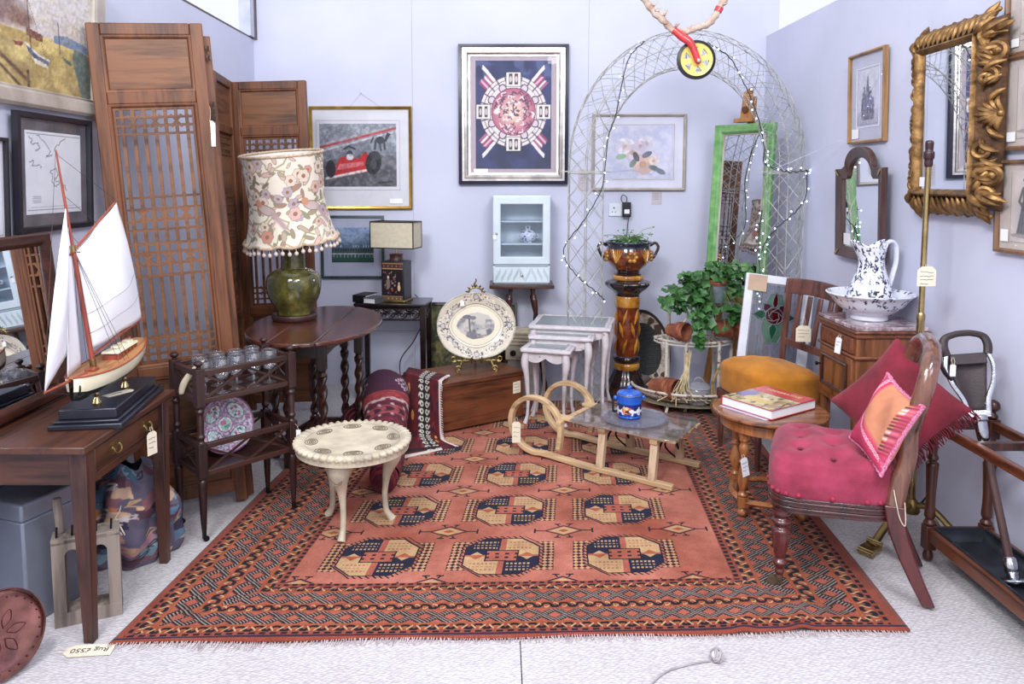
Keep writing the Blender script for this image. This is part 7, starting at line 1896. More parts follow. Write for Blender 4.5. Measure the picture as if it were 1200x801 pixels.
framed('framed_print', 'walnut framed costume print of a lady in a teal dress, beside the gilt carved mirror', 'print', wallM_right(2.68, 1.755, .03), .37, .345, pr, FW, costume(2, [(.5, (96, 128, 136))]), .22, .26, mc=MC, ticket=(-.155, -.14, .045, .035))
framed('framed_print', 'walnut framed grey costume print of two ladies, lowest on the right wall', 'print', wallM_right(2.68, 1.375, .03), .37, .345, pr, FW, costume(3, [(.33, (120, 118, 124)), (.7, (70, 68, 76))]), .22, .26, mc=MC, ticket=(-.155, -.13, .04, .045))

# ---- pot cupboard (washstand)
CUPW = wood('cupboard_walnut', (70, 38, 22), (134, 82, 50), .38, 'z', 5, .15); CUPY = wood('cupboard_walnut_y', (66, 34, 22), (124, 72, 46), .38, 'y', 5, .15)
def build_cupboard():
    t = thing('bedside_cupboard', 'walnut bedside pot cupboard with a marble top and panelled door, carrying the wash jug', 'cupboard', (1.728, 3.435, 0), rad(0))
    hx, hy, z0, z1 = .155, .185, .45, .80
    b = MB(); b.box(-hx, hx, -hy, hy, z0, z1); b.box(-hx - .006, hx + .002, -hy - .006, hy + .006, z0 - .012, z0 + .02); b.obj('carcass', CUPW, t, bev=.004)
    b = MB(); b.box(-hx - .012, hx + .002, -hy - .012, hy + .012, z1 - .115, z1 - .10); b.box(-hx - .010, hx + .002, -hy - .010, hy + .010, z1 - .02, z1); b.box(-hx - .018, hx + .002, -hy - .018, hy + .018, z1, z1 + .014); b.obj('cornice', CUPY, t, bev=.005)
    mm, nt, bs = newmat('top_marble'); N = nt.nodes; tc = N.new('ShaderNodeTexCoord'); nz = N.new('ShaderNodeTexNoise'); nz.inputs['Scale'].default_value = 9; nz.inputs['Detail'].default_value = 7; nz.inputs['Distortion'].default_value = 2.5; nt.links.new(tc.outputs['Object'], nz.inputs[0])
    cr = N.new('ShaderNodeValToRGB'); cr.color_ramp.elements[0].position = .42; cr.color_ramp.elements[0].color = L4((128, 104, 108)); cr.color_ramp.elements[1].position = .62; cr.color_ramp.elements[1].color = L4((196, 182, 188)); nt.links.new(nz.outputs[0], cr.inputs[0]); nt.links.new(cr.outputs[0], bs.inputs['Base Color']); bs.inputs['Roughness'].default_value = .15
    b = MB(); b.box(-hx - .012, hx, -hy - .012, hy + .012, z1 + .014, z1 + .032); b.obj('marble_top', mm, t, bev=.004)
    # drawer and door on the front (-x side)
    F = Tm(-hx, 0, 0) @ Rz(-pi / 2)       # local x -> -Y (towards the camera), local -y -> -X
    b = MB(); b.box(-hy + .02, hy - .02, -.012, .01, z1 - .095, z1 - .025); dw = b.obj('drawer', CUPY, t, M=F, bev=.003)
    b = MB()
    for k in range(17):
        x = -hy + .032 + k * .019
        b.box(x, x + .010, -.017, -.01, z1 - .088, z1 - .032)
    b.obj('reeding', CUPY, dw)
    b = MB(); b.box(-hy + .02, hy - .02, -.012, .01, z0 + .02, z1 - .118); dr = b.obj('door', CUPW, t, M=F, bev=.003)
    b = MB(); b.rectframe(2 * hy - .11, z1 - z0 - .20, [(0, 0), (0, -.006), (.006, -.012), (.014, -.008), (.018, 0)], Tm(0, -.0115, (z0 + z1 - .098) / 2)); b.obj('panel_moulding', MAHOG, dr)
    b = MB(); b.lathe([(.004, 0), (.004, .012), (.010, .018), (.010, .024), (.001, .028)], 14, Tm(-hy + .04, -.012, (z0 + z1 - .09) / 2 + .01) @ Rx(pi / 2)); b.obj('knob', IRON, dr)
    for sx in (-1, 1):
        for sy in (-1, 1):
            b = MB(); b.taper(sx * (hx - .024), sy * (hy - .024), .0, z0, .012, .02); b.obj('leg', CUPW, t, bev=.003)
    hang_tag('small white price tag hanging on the cupboard drawer front', (1.548, 3.36, .775), .03, .075, rz=rad(-60), sl=.012, col=WPAPER, lines=2, tilt=rad(6))
build_cupboard()
def lathecv(name, prof, cv, m, parent, M=None, defo=None):
    P = np.array(sprof(prof, 5)); L = np.concatenate([[0], np.cumsum(np.hypot(*np.diff(P, axis=0).T))]); L /= L[-1]
    def fn(u, v):
        r = np.interp(v, L, P[:, 0]); z = np.interp(v, L, P[:, 1]); a = u * 2 * np.pi; x, y = r * np.cos(a), r * np.sin(a)
        return defo(x, y, z, a) if defo else (x, y, z)
    return cgrid(name, fn, cv, m, parent, M)
def chintz(w, h, seed, n, dark=(30, 28, 48)):
    cv = Cv(w, h, (224, 226, 238)); rr = random.Random(seed)
    for k in range(n):
        x, y, a = rr.random(), rr.random(), rr.random() * 6.3; L = rr.uniform(.012, .028)
        cv.ell(x, y, L, L * .4, rr.choice([dark, (60, 60, 90), (130, 134, 166), (90, 92, 120), dark]), a); cv.ell(x + .012 / cv.asp * cos(a + 1), y + .02 * sin(a + 1), L * .6, L * .35, rr.choice([dark, (150, 154, 184)]), a + 1.2)
        if k % 3 == 0: cv.line([(x, y), (x + .03 / cv.asp * cos(a), y + .04 * sin(a)), (x + .05 / cv.asp * cos(a + .6), y + .05 * sin(a + .6))], .006, dark)
    return cv
t = thing('wash_bowl', 'large white wash bowl with a blue black leaf pattern on the marble topped cupboard', 'bowl', (1.715, 3.44, .8325))
cv = chintz(300, 120, 1, 460); cv.rect(0, 1, 0, .17, (222, 224, 236)); cv.rect(0, 1, .50, .58, (226, 228, 240))
lathecv('bowl', [(.075, 0), (.08, .004), (.078, .022), (.09, .03), (.135, .06), (.168, .10), (.188, .118), (.19, .124), (.182, .124), (.16, .10), (.125, .06), (.08, .032), (.002, .028)], cv, PAINTG, t)
t = thing('wash_jug', 'tall white pottery jug with a blue black leaf pattern standing in the matching wash bowl', 'jug', M=Tm(1.715, 3.44, .8625) @ Sc(1.12, 1.12, 1.08))
cv = chintz(220, 180, 2, 520)
def jd(x, y, z, a):
    f = np.clip((z - .22) / .08, 0, 1); sp = np.cos(a - np.pi) ; k = np.clip(sp, 0, 1) ** 3
    return x - .045 * f * k, y * (1 - .12 * f), z + f * (.030 * k + .030 * np.clip(-sp, 0, 1) ** 2 - .012 * np.sin(a) ** 2)
lathecv('body', [(.06, 0), (.066, .004), (.074, .02), (.088, .06), (.084, .10), (.066, .15), (.052, .20), (.05, .235), (.056, .265), (.062, .285), (.057, .285), (.046, .24), (.044, .2), (.002, .19)], cv, PAINTG, t, M=Rz(rad(12)), defo=jd)
hc = chintz(80, 24, 4, 30); P_ = np.array([p[:] for p in spl([(.052, 0, .285), (.085, 0, .305), (.112, 0, .285), (.116, 0, .22), (.102, 0, .16), (.085, 0, .10), (.08, 0, .075)], 8)])
def hf(u, v):
    s = u * (len(P_) - 1); i = np.clip(s.astype(int), 0, len(P_) - 2); f = (s - i)[..., None]; p = P_[i] * (1 - f) + P_[i + 1] * f; tg = P_[i + 1] - P_[i]; tg /= np.linalg.norm(tg, axis=-1, keepdims=True)
    n = np.stack([-tg[..., 2], 0 * tg[..., 0], tg[..., 0]], -1); a = v * 2 * np.pi; q = p + n * (np.cos(a) * .0085)[..., None]; return q[..., 0], q[..., 1] + np.sin(a) * .012, q[..., 2]
cgrid('handle', hf, hc, PAINTG, t, M=Rz(rad(12)))
# ---- brass floor lamp
def build_floorlamp():
    t = thing('floor_lamp', 'slim brass standard lamp without a shade, behind the red velvet chair', 'floor lamp', (1.722, 3.03, .0))
    b = MB(); b.tube([(0, 0, .10), (0, 0, .92)], .0155, 14); b.obj('lower_pole', BRASS, t)
    b = MB(); b.tube([(0, 0, .90), (0, 0, 1.53)], .0115, 14); b.lathe([(.0165, .905), (.0165, .925), (.012, .935)], 14); b.obj('upper_pole', BRASS, t)
    b = MB(); b.lathe(sprof([(.012, 1.525), (.016, 1.535), (.016, 1.555), (.02, 1.56), (.02, 1.585), (.015, 1.59), (.016, 1.62), (.012, 1.63), (.001, 1.632)], 3), 18); b.obj('bulb_holder', mat('bakelite', (56, 30, 36), .35), t)
    b = MB(); b.lathe([(.03, .09), (.035, .10), (.03, .13), (.018, .15)], 18); b.obj('hub', ABRASS, t)
    for k, a in enumerate((rad(215), rad(318), rad(95))):
        L = .31 if k == 0 else .2; ca, sa = cos(a), sin(a); b = MB()
        if k == 2: L = .2
        b.tube(spl([(0, 0, .12), (ca * L * .35, sa * L * .35, .13), (ca * L * .7, sa * L * .7, .075), (ca * L * .95, sa * L * .95, .03)], 6), .013, 8, flat=1.3)
        b.tube(spl([(ca * L * .3, sa * L * .3, .05), (ca * L * .42, sa * L * .42, .09), (ca * L * .55, sa * L * .55, .05), (ca * L * .42, sa * L * .42, .03), (ca * L * .36, sa * L * .36, .055)], 5), .005, 6)
        lg = b.obj('leg', ABRASS, t)
        f = MB(); M = Tm(ca * L, sa * L, 0) @ Rz(a); f.box(-.035, .03, -.028, .028, .012, .034, M); f.tube([M @ Vector((.028, -.03, .016)), M @ Vector((.028, .03, .016))], .0155, 10); f.tube([M @ Vector((-.03, -.028, .04)), M @ Vector((-.03, .028, .04))], .012, 10); f.obj('scroll_foot', BRASS, lg)
    b = MB(); b.tube(spl([(.02, 0, .10), (.05, -.06, .2), (.02, -.12, .12), (.08, -.16, .02), (.12, -.1, .006)], 6), .004, 6); b.obj('cable', BLACKM, t)
    hang_tag('cream handwritten price tag tied to the brass standard lamp pole', (1.722, 3.008, 1.135), .075, .08, sl=.008, lines=4, sdx=.0)
build_floorlamp()

# ---- mustard chair with slatted back (faces left)
VEL = lambda n, c, c2: mat(n, c, .85, 0, .0, 10., .25, 300., c2=c2, sheen=.12)
def build_mustard():
    t = thing('bedroom_chair', 'slat back chair with a thick mustard velvet seat before the stained glass', 'chair', (1.435, 3.905, .0), rad(-77))
    # local: front -y, right +x (towards the camera)
    hw, dp = .215, .205
    def seat(u, v):
        a = u * 2 * pi; cs, sn = cos(a), sin(a); e = 5.
        x = hw * (abs(cs) ** (2 / e)) * (1 if cs > 0 else -1); y = dp * (abs(sn) ** (2 / e)) * (1 if sn > 0 else -1)
        prof = [(.0, .335), (.98, .335), (1.0, .35), (1.01, .40), (1.0, .47), (.95, .484), (.78, .507), (.4, .528), (.0, .534)]
        q = v * 8; i = min(int(q), 7); f = q - i; s = prof[i][0] * (1 - f) + prof[i + 1][0] * f; z = prof[i][1] * (1 - f) + prof[i + 1][1] * f
        return (x * s * (1 - .06 * (y > 0)), y * s, z - (.012 * (y / dp)))
    b = MB(); b.grid(seat, 64, 24, cu=True); b.obj('seat', VEL('mustard_velvet', (164, 98, 8), (196, 126, 20)), t)
    WD = wood('chair_wood', (60, 34, 30), (112, 70, 60), .32, 'z', 6, .3)
    b = MB(); b.box(-hw + .01, hw - .01, -dp + .01, dp - .01, .29, .337); b.obj('seat_rail', WD, t, bev=.004)
    for sx in (-1, 1):
        b = MB(); b.lathe(turned([(.010, 0), (.015, .05), (.018, .16), (.014, .2), (.021, .25), (.02, .29)]), 14, Tm(sx * (hw - .03), -dp + .03, 0)); b.obj('leg', WD, t)
        b = MB(); b.tube(spl([(sx * (hw - .02), dp + .05, .0), (sx * (hw - .02), dp - .01, .22), (sx * (hw - .015), dp + .0, .5), (sx * (hw - .0), dp + .045, .91)], 6), .018, 8); b.obj('back_leg', WD, t)
    n = 12; b = MB(); b.grid(lambda u, v: (-(hw + .028) + 2 * (hw + .028) * u, dp + .037 + .012 * v + .03 * (1 - (2 * u - 1) ** 2), .84 + .085 * v + .012 * (1 - (2 * u - 1) ** 2)), 14, 4); b.obj('crest_rail', WD, t, solid=.026, bev=.004)
    b = MB(); b.bar((-hw + .01, dp + .012, .58), (hw - .01, dp + .012, .58), .022, .04, up=(0, 0, 1)); b.obj('lower_rail', WD, t, bev=.003)
    for k in range(4):
        x = -hw + .085 + k * (2 * hw - .17) / 3; b = MB(); b.bar((x, dp + .014, .59), (x, dp + .055, .85), .032, .012, up=(0, 1, 0)); b.obj('slat', WD, t, bev=.003)
    hang_tag('cream octagonal price tag hanging on the slats of the mustard chair', (1.585, 3.86, .77), .075, .085, sl=.05, lines=3, rz=rad(-10))
build_mustard()
# ---- stained glass window
def build_window():
    t = thing('stained_glass_panel', 'white framed stained glass window panel with a red rose motif, leaning behind the mustard chair', 'window panel', M=Tm(1.53, 4.25, .0125) @ Rz(rad(-12)) @ Rx(rad(-11)) @ Ry(rad(6)))
    w, h = .385, .915
    WD = mat('white_window_paint', (214, 216, 226), .5, 0, .05, 8., .15, 60.); distress(WD, (120, 104, 92), 60., .68)
    b = MB(); b.rectframe(w, h, [(0, -.02), (0, .02), (.045, .02), (.05, .006), (.055, 0), (.05, -.006), (.045, -.02)], Tm(0, 0, h / 2)); b.obj('sash_frame', WD, t)
    gw, gh = w - .10, h - .10; c = (-.01, 0, .68)
    def gl(name, col, op): return glassmat(name, col, .05, .02, op, tuple(int(255 * q) for q in col))
    CL = gl('leaded_clear', (.72, .74, .80), .16)
    b = MB(); b.box(-gw / 2, gw / 2, -.001, .001, .05, h - .05); b.obj('clear_glass', CL, t)
    RED = gl('ruby_glass', (.30, .05, .09), .6); GRN = gl('green_glass', (.10, .34, .22), .6); PG = gl('pale_green_glass', (.44, .60, .52), .32); PL = gl('plum_glass', (.24, .10, .16), .6)
    def piece(pts, m, nm, y=-.003):
        b = MB(); b.prism([(p[0], p[1]) for p in pts], .003, Tm(c[0], y, c[2]) @ Rx(pi / 2)); b.obj(nm, m, t)
        L = MB(); L.tube([(c[0] + p[0], y - .0015, c[2] + p[1]) for p in pts], .0032, 6, closed=True); return L
    LEAD = mat('lead_came', (120, 120, 128), .5, .5); lead = MB()
    def addL(L): lead.add(L.v, L.f)
    hexa = [(-.06, .05), (-.03, .13), (.03, .13), (.06, .05), (.06, -.09), (.03, -.16), (-.03, -.16), (-.06, -.09)]
    addL(piece(hexa, PG, 'pale_green_ground', -.0015))
    leafp = lambda a, L, wd: [(cos(a) * .042 + cos(a) * L * f - sin(a) * wd * q, sin(a) * .042 + sin(a) * L * f + cos(a) * wd * q) for f, q in ((0, .25), (.3, 1), (.6, .8), (1, 0), (.6, -.8), (.3, -1), (0, -.25))]
    addL(piece(leafp(0, .075, .026), GRN, 'green_leaf')); addL(piece(leafp(pi, .075, .026), GRN, 'green_leaf')); addL(piece(leafp(-pi / 2, .10, .022), GRN, 'green_leaf')); addL(piece(leafp(pi / 2, .10, .016), RED, 'ruby_bud'))
    addL(piece(leafp(.8, .05, .026), PL, 'plum_petal')); addL(piece(leafp(pi - .8, .05, .026), PL, 'plum_petal'))
    ros = [(.05 * cos(a), .05 * sin(a)) for a in [k * pi / 9 for k in range(18)]]
    addL(piece(ros, RED, 'ruby_rose', -.0045))
    for k in range(5):
        a = k * 2 * pi / 5; lead.tube([(c[0] + .047 * cos(a), -.0075, c[2] + .047 * sin(a)), (c[0] + .03 * cos(a + .9), -.0075, c[2] + .03 * sin(a + .9)), (c[0] + .03 * cos(a + 2.1), -.0075, c[2] + .03 * sin(a + 2.1))], .0026, 5)
    for x in (-.09, 0, .09):
        lead.tube([(x, 0, .05), (x, 0, c[2] - (.21 if x == 0 else .12))], .0035, 6); lead.tube([(x, 0, c[2] + .12 - (.06 if x else 0)), (x, 0, h - .05)], .0035, 6)
    for z in (.18, .36): lead.tube([(-gw / 2, 0, z), (gw / 2, 0, z)], .0035, 6)
    for s_ in (-1, 1): lead.tube([(s_ * .085, 0, c[2] - .0), (s_ * gw / 2, 0, c[2] - .0)], .0035, 6)
    lead.obj('leading', LEAD, t)
    b = MB(); b.box(-w / 2 + .015, -w / 2 + .12, -.0225, -.021, h - .10, h - .005); b.obj('paper_label', mat('brown_paper', (186, 160, 138), .9, 0, .06), t)
build_window()

# ---- round oak side table, book and leaflet
def build_sidetable():
    t = thing('side_table', 'small round golden oak side table with turned legs, holding the red covered book', 'side table', (1.205, 3.265, .0115))
    OX = wood('oak_top', (84, 46, 26), (146, 90, 54), .22, 'x', 5, .4)
    b = MB(); b.lathe(sprof([(.002, .428), (.225, .428), (.232, .434), (.245, .436), (.247, .443), (.24, .449), (.2, .450), (.002, .450)], 2), 56); b.obj('table_top', OX, t)
    b = MB(); b.lathe([(.195, .38), (.21, .38), (.21, .43), (.195, .43)], 48, caps=False); b.add([], []); 
    n = 48
    for k in range(n): k2 = (k + 1) % n; b.f.append((3 * n + k, k, k2, 3 * n + k2)); b.m.append(0)
    b.obj('apron', GOLDOAK, t)
    for k in range(4):
        a = rad(215) + k * pi / 2; x, y = .175 * cos(a), .175 * sin(a); b = MB()
        b.lathe(turned([(.008, 0), (.020, .012), (.021, .026), (.012, .042)]), 16, Tm(x, y, 0)); b.taper(x, y, .042, .09, .019, .019)
        b.lathe(turned([(.016, .09), (.022, .10), (.014, .115), (.02, .14), (.0245, .17), (.018, .21), (.013, .235), (.022, .245), (.014, .26), (.019, .29), (.021, .31), (.014, .33), (.020, .342), (.018, .35)]), 18, Tm(x, y, 0)); b.taper(x, y, .35, .42, .019, .019)
        b.obj('leg', GOLDOAK, t, bev=.002)
    b = MB()
    for k in range(4):
        a0 = rad(215) + k * pi / 2; a1 = a0 + pi / 2; p = [(.175 * cos(a0), .175 * sin(a0)), (.175 * cos(a1), .175 * sin(a1))]
        m_ = ((p[0][0] + p[1][0]) * .60, (p[0][1] + p[1][1]) * .60)
        q = spl([(p[0][0], p[0][1], .066), (m_[0], m_[1], .066), (p[1][0], p[1][1], .066)], 8); b.tube(q, .013, 4, flat=1.3, up=(0, 0, 1))
    b.obj('stretcher', GOLDOAK, t)
    hang_tag('white price tag hanging on the left leg of the round oak side table', (1.045, 3.135, .30), .035, .085, rz=rad(20), sl=.015, tilt=rad(-12), col=WPAPER, lines=3)
    z = .4620
    t = thing('leaflet', 'pale lilac leaflet lying under the red book on the round oak table', 'leaflet', (1.165, 3.26, z), rad(-57)); b = MB(); b.box(-.13, .12, -.125, .12, 0, .002); b.obj('sheet', mat('lilac_paper', (196, 186, 208), .35, 0, .03), t)
    t = thing('book', 'thick hardback book with a red and cream picture cover lying on the round oak table', 'book', (1.205, 3.285, z + .0025), rad(-57))
    w, d, h = .135, .155, .042
    cv = Cv(150, 100, (190, 46, 54)); cv.asp = .87
    cv.rect(0, 1, 0, .66, (196, 178, 132)); cv.noise((156, 128, 84), 9, .8, m=(cv.y < .66).astype(float)); cv.noise((226, 212, 160), 14, .7, m=(cv.y < .66).astype(float), lo=.52); cv.noise((70, 56, 62), 12, .7, m=(cv.y < .6).astype(float), lo=.58); cv.ell(.14, .45, .13, .2, (120, 100, 150)); cv.ell(.34, .3, .1, .12, (214, 190, 120)); cv.ell(.6, .28, .14, .12, (206, 176, 110)); cv.rect(.78, .86, .1, .5, (166, 130, 84)); cv.rect(0, 1, .64, .67, (150, 30, 40))
    b = MB(); b.box(-w, w, -d, d, 0, .003); b.box(-w, w, -d, d, h - .003, h); b.box(-w, -w + .004, -d, d, 0, h); b.obj('cover', mat('book_red', (168, 44, 54), .3, 0, .06), t, bev=.0012)
    b = MB(); b.box(-w + .003, w - .005, -d + .005, d - .005, .003, h - .003); b.obj('pages', WPAPER, t)
    plate('cover_picture', cv, 2 * w - .004, 2 * d - .004, PAINTG, t, Tm(0, 0, h + .0002) @ Rx(-pi / 2))
    text('title', 'DECORATIVE', .030, mat('title_gold', (226, 206, 150), .4), t, Tm(.0, .105, h + .0012))
build_sidetable()

# ---- red velvet chair
def build_redchair():
    M = Tm(1.30, 2.705, .0) @ Rz(rad(-112.5))
    t = thing('velvet_chair', 'Victorian side chair with a buttoned raspberry velvet seat and dark balloon back', 'chair', M=M)
    VV = VEL('raspberry_velvet', (124, 28, 54), (164, 54, 84))
    yb, yf = .155, -.275
    def wid(y): return .245 - .06 * (y - yf) / (yb - yf)
    btn = [(x, y) for y, xs in ((-.17, (-.12, .0, .12)), (-.06, (-.17, -.06, .06, .17)), (.05, (-.11, 0, .11))) for x in xs]
    def seat(u, v):
        a = u * 2 * pi; cs, sn = cos(a), sin(a); e = 4.2
        X = (abs(cs) ** (2 / e)) * (1 if cs > 0 else -1); Yy = (abs(sn) ** (2 / e)) * (1 if sn > 0 else -1)
        prof = [(.0, .352), (.985, .352), (1.0, .362), (1.015, .40), (1.01, .44), (.965, .478), (.86, .500), (.68, .512), (.5, .518), (.34, .522), (.18, .524), (.0, .525)]
        q = v * 11; i = min(int(q), 10); f = q - i; s = prof[i][0] * (1 - f) + prof[i + 1][0] * f; z = prof[i][1] * (1 - f) + prof[i + 1][1] * f
        y = (yf + yb) / 2 + (yb - yf) / 2 * Yy * s; x = wid(y) * X * s
        if z > .47:
            for bx, by in btn: z -= .024 * math.exp(-((x - bx) ** 2 + (y - by) ** 2) / .0009)
        return (x, y, z)
    b = MB(); b.grid(seat, 96, 66, cu=True); st = b.obj('seat', VV, t, ang=180)
    b = MB(); b0 = None
    for bx, by in btn:
        q = MB(); q.ball((bx, by, .502 if abs(bx) < .15 else .494), .010, 10, 6, (1, 1, .5)); q.obj('button', VEL('button_velvet', (110, 24, 46), (130, 36, 60)) if b0 is None else b0, st); b0 = bpy.data.materials['button_velvet']
    GM = mat('gimp', (160, 44, 70), .9, 0, .1, 60.)
    for k in range(26):
        s0 = k / 26; a = s0 * 2 * pi; e = 4.2; X = (abs(cos(a)) ** (2 / e)) * (1 if cos(a) > 0 else -1); Yy = (abs(sin(a)) ** (2 / e)) * (1 if sin(a) > 0 else -1)
        y = (yf + yb) / 2 + (yb - yf) / 2 * Yy * 1.012; q = MB(); q.ball((wid(y) * X * 1.012, y, .366), .0085, 8, 6, (1, 1, 1)); q.obj('stud', GM, st)
    RW = wood('rosewood', (40, 16, 18), (92, 42, 42), .22, 'z', 6, .5); RX = wood('rosewood_x', (32, 14, 16), (70, 34, 34), .22, 'x', 6, .5)
    def railp(s, z):
        P = []
        for k in range(64):
            a = k / 64 * 2 * pi; e = 4.6; X = (abs(cos(a)) ** (2 / e)) * (1 if cos(a) > 0 else -1); Yy = (abs(sin(a)) ** (2 / e)) * (1 if sin(a) > 0 else -1); y = (yf + yb) / 2 + (yb - yf) / 2 * Yy * s; P.append((wid(y) * X * s, y))
        return P
    b = MB()
    for s, z0, h_ in ((.99, .295, .014), (1.01, .309, .010), (.995, .319, .012), (1.012, .331, .010), (1.0, .341, .012)): b.prism(railp(s, z0), h_, z0=z0)
    b.obj('seat_rail', RX, t, bev=.002)
    for sx in (-1, 1):
        x, y = sx * .205, yf + .05
        b = MB(); fl = lambda a, z: 1 + (.05 * cos(10 * a) if .13 < z < .225 else 0)
        b.lathe(turned([(.013, .055), (.017, .068), (.014, .08), (.024, .095), (.026, .105), (.017, .118), (.020, .13), (.027, .17), (.031, .21), (.032, .225), (.022, .236), (.033, .25), (.034, .26), (.025, .27), (.032, .282), (.032, .298)]), 30, Tm(x, y, 0), rf=fl); lg = b.obj('front_leg', RW, t)
        b = MB(); b.lathe([(.012, .03), (.015, .045), (.012, .058)], 14, Tm(x, y, 0)); b.box(x - .007, x + .007, y - .03, y + .01, .02, .04); b.lathe([(.001, -.008), (.0165, -.008), (.0175, 0), (.0165, .008), (.001, .008)], 16, Tm(x, y - .022, .029) @ Ry(pi / 2)); b.obj('castor', mat('castor_brass', (120, 104, 84), .4, .7), lg)
        # sabre rear legs
        P = spl([(sx * .150, .255, .013), (sx * .155, .205, .12), (sx * .165, .155, .25), (sx * .172, .135, .36)], 8)
        b = MB(); N = len(P); vs = []
        for i, p in enumerate(P):
            r = .021 + .012 * i / N
            for q1, q2 in ((-1, -1), (1, -1), (1, 1), (-1, 1)): vs.append(p + Vector((q1 * .018, q2 * r, 0)))
        fs = [(3, 2, 1, 0), tuple(4 * N - 4 + k for k in range(4))] + [(4 * i + k, 4 * i + (k + 1) % 4, 4 * i + 4 + (k + 1) % 4, 4 * i + 4 + k) for i in range(N - 1) for k in range(4)]
        b.add(vs, fs); b.obj('rear_leg', RW, t, bev=.005)
    # balloon back: one hoop of wide show wood
    H = spl([(.172, .135, .34), (.165, .15, .44), (.150, .172, .52), (.165, .172, .62), (.195, .186, .70), (.20, .205, .785), (.165, .224, .862), (.09, .235, .897), (0, .238, .905), (-.09, .235, .897), (-.165, .224, .862), (-.20, .205, .785), (-.195, .186, .70), (-.165, .172, .62), (-.150, .172, .52), (-.165, .15, .44), (-.172, .135, .34)], 8)
    b = MB(); N = len(H); vs = []
    for i, p in enumerate(H):
        tg = (H[min(i + 1, N - 1)] - H[max(i - 1, 0)]).normalized(); o = Vector((p.x, 0, p.z - .66)); o = (o - tg * o.dot(tg)); o.y = 0; o.normalize(); nn = tg.cross(o).normalized()
        wd = .017 + .008 * math.exp(-((i - N / 2) / 26) ** 2); th = .030
        for k in range(10):
            a = 2 * pi * k / 10; vs.append(p + o * cos(a) * wd + nn * sin(a) * th)
    fs = [tuple(range(10))[::-1], tuple(10 * N - 10 + k for k in range(10))] + [(10 * i + k, 10 * i + (k + 1) % 10, 10 * i + 10 + (k + 1) % 10, 10 * i + 10 + k) for i in range(N - 1) for k in range(10)]
    b.add(vs, fs); b.obj('balloon_back', wood('polished_walnut', (66, 36, 28), (120, 78, 62), .12, 'z', 6, .8), t, ang=60)
    b = MB(); b.tube(spl([(-.155, .178, .535), (-.08, .175, .51), (0, .18, .525), (.08, .175, .51), (.155, .178, .535)], 6), .016, 8); b.obj('cross_splat', RX, t)
    b = MB(); b.tube(spl([(.19, .13, .42), (.195, .15, .33), (.188, .17, .30), (.19, .165, .38)], 6), .0018, 5); b.obj('tie_string', STRING, t)
build_redchair()
def cushion(name, label, M, w, h, th, cv=None, m=None, pm=None, n=34, piping=None, corner=.0):
    t = thing(name, label, 'cushion', M=M)
    def f(side):
        def fn(u, v):
            x, z = (u - .5) * 2, (v - .5) * 2
            e = np.clip((1 - np.abs(x) ** 3.2) * (1 - np.abs(z) ** 3.2), 0, 1) ** .55
            px = x * (1 - .10 * (1 - z * z) * 1.0 + corner * (abs(z) ** 6)) ; pz = z * (1 - .10 * (1 - x * x))
            return px * w / 2, side * th / 2 * e + .006 * np.sin(5 * x + 3 * z) * e, pz * h / 2
        return fn
    cf = cv or Cv(n, n, (0, 0, 0))
    if cv is None:
        b = MB(); 
        for s_ in (-1, 1):
            fn = f(s_); b.grid(lambda u, v: tuple(float(q) for q in fn(np.array(u), np.array(v))), n, n)
        b.obj('cover', m, t, ang=180)
    else:
        cgrid('front_cover', f(-1), cv, pm, t, flip=False); b = MB(); fn = f(1); b.grid(lambda u, v: tuple(float(q) for q in fn(np.array(u), np.array(v))), n, n); b.obj('back_cover', m, t, ang=180)
    return t, f
BUR = VEL('burgundy_velvet', (104, 16, 34), (138, 30, 52))
Mc = Tm(1.515, 2.80, .62) @ Rz(rad(-52)) @ Rx(rad(-16)) @ Ry(rad(36))
t, f = cushion('cushion', 'large burgundy velvet cushion with dark red fringe propped against the balloon back', Mc, .37, .37, .13, m=BUR)
b = MB()
for s_ in (1,):
    for k in range(44):
        z = -.18 + .36 * k / 43; x = s_ * .165 * (1 + .1 * (z / .18) ** 2); b.tube([(x, 0, z), (x + s_ * .02, random.uniform(-.008, .008), z + random.uniform(-.004, .004)), (x + s_ * .042, random.uniform(-.012, .012), z - .008 + random.uniform(-.006, .006))], [.003, .003, .002], 4)
b.obj('fringe', mat('fringe_red', (98, 14, 30), .9, 0, .2, 60.), t)['kind'] = 'stuff'
cv = Cv(120, 120, (184, 54, 92)); cv.noise((168, 44, 82), 16, .6)
cv.poly([(.18, .32), (1, .10), (1, 1), (.25, 1)], (196, 130, 98)); cv.noise((180, 112, 84), 8, .5, m=((cv.x > .3) & (cv.y > .35)).astype(float) * .7)
band = lambda pts, wd, c: cv.line(pts, wd, c)
band([(.16, 1), (.12, .42), (.3, .30), (.98, .12)], .085, (196, 56, 96)); rr = random.Random(3)
for k in range(40):
    f_ = k / 39; P = [(.16, 1), (.13, .45), (.3, .30), (.98, .12)]; q = min(int(f_ * 3), 2); g = f_ * 3 - q; x = P[q][0] * (1 - g) + P[q + 1][0] * g; y = P[q][1] * (1 - g) + P[q + 1][1] * g
    cv.ell(x, y, .03, .03, (236, 176, 190)); cv.ell(x, y, .018, .018, (196, 56, 96)); cv.ell(x, y, .008, .008, (240, 200, 206))
for k in range(16): cv.line([(.86, .2 + k * .05), (.98, .24 + k * .05)], .014, rr.choice([(150, 40, 70), (230, 190, 190), (90, 50, 60)]))
cv.rect(.92, 1, .1, 1, (180, 50, 90), op=.6)
Mc = Tm(1.345, 2.555, .628) @ Rz(rad(-84)) @ Rx(rad(-20)) @ Ry(rad(14))
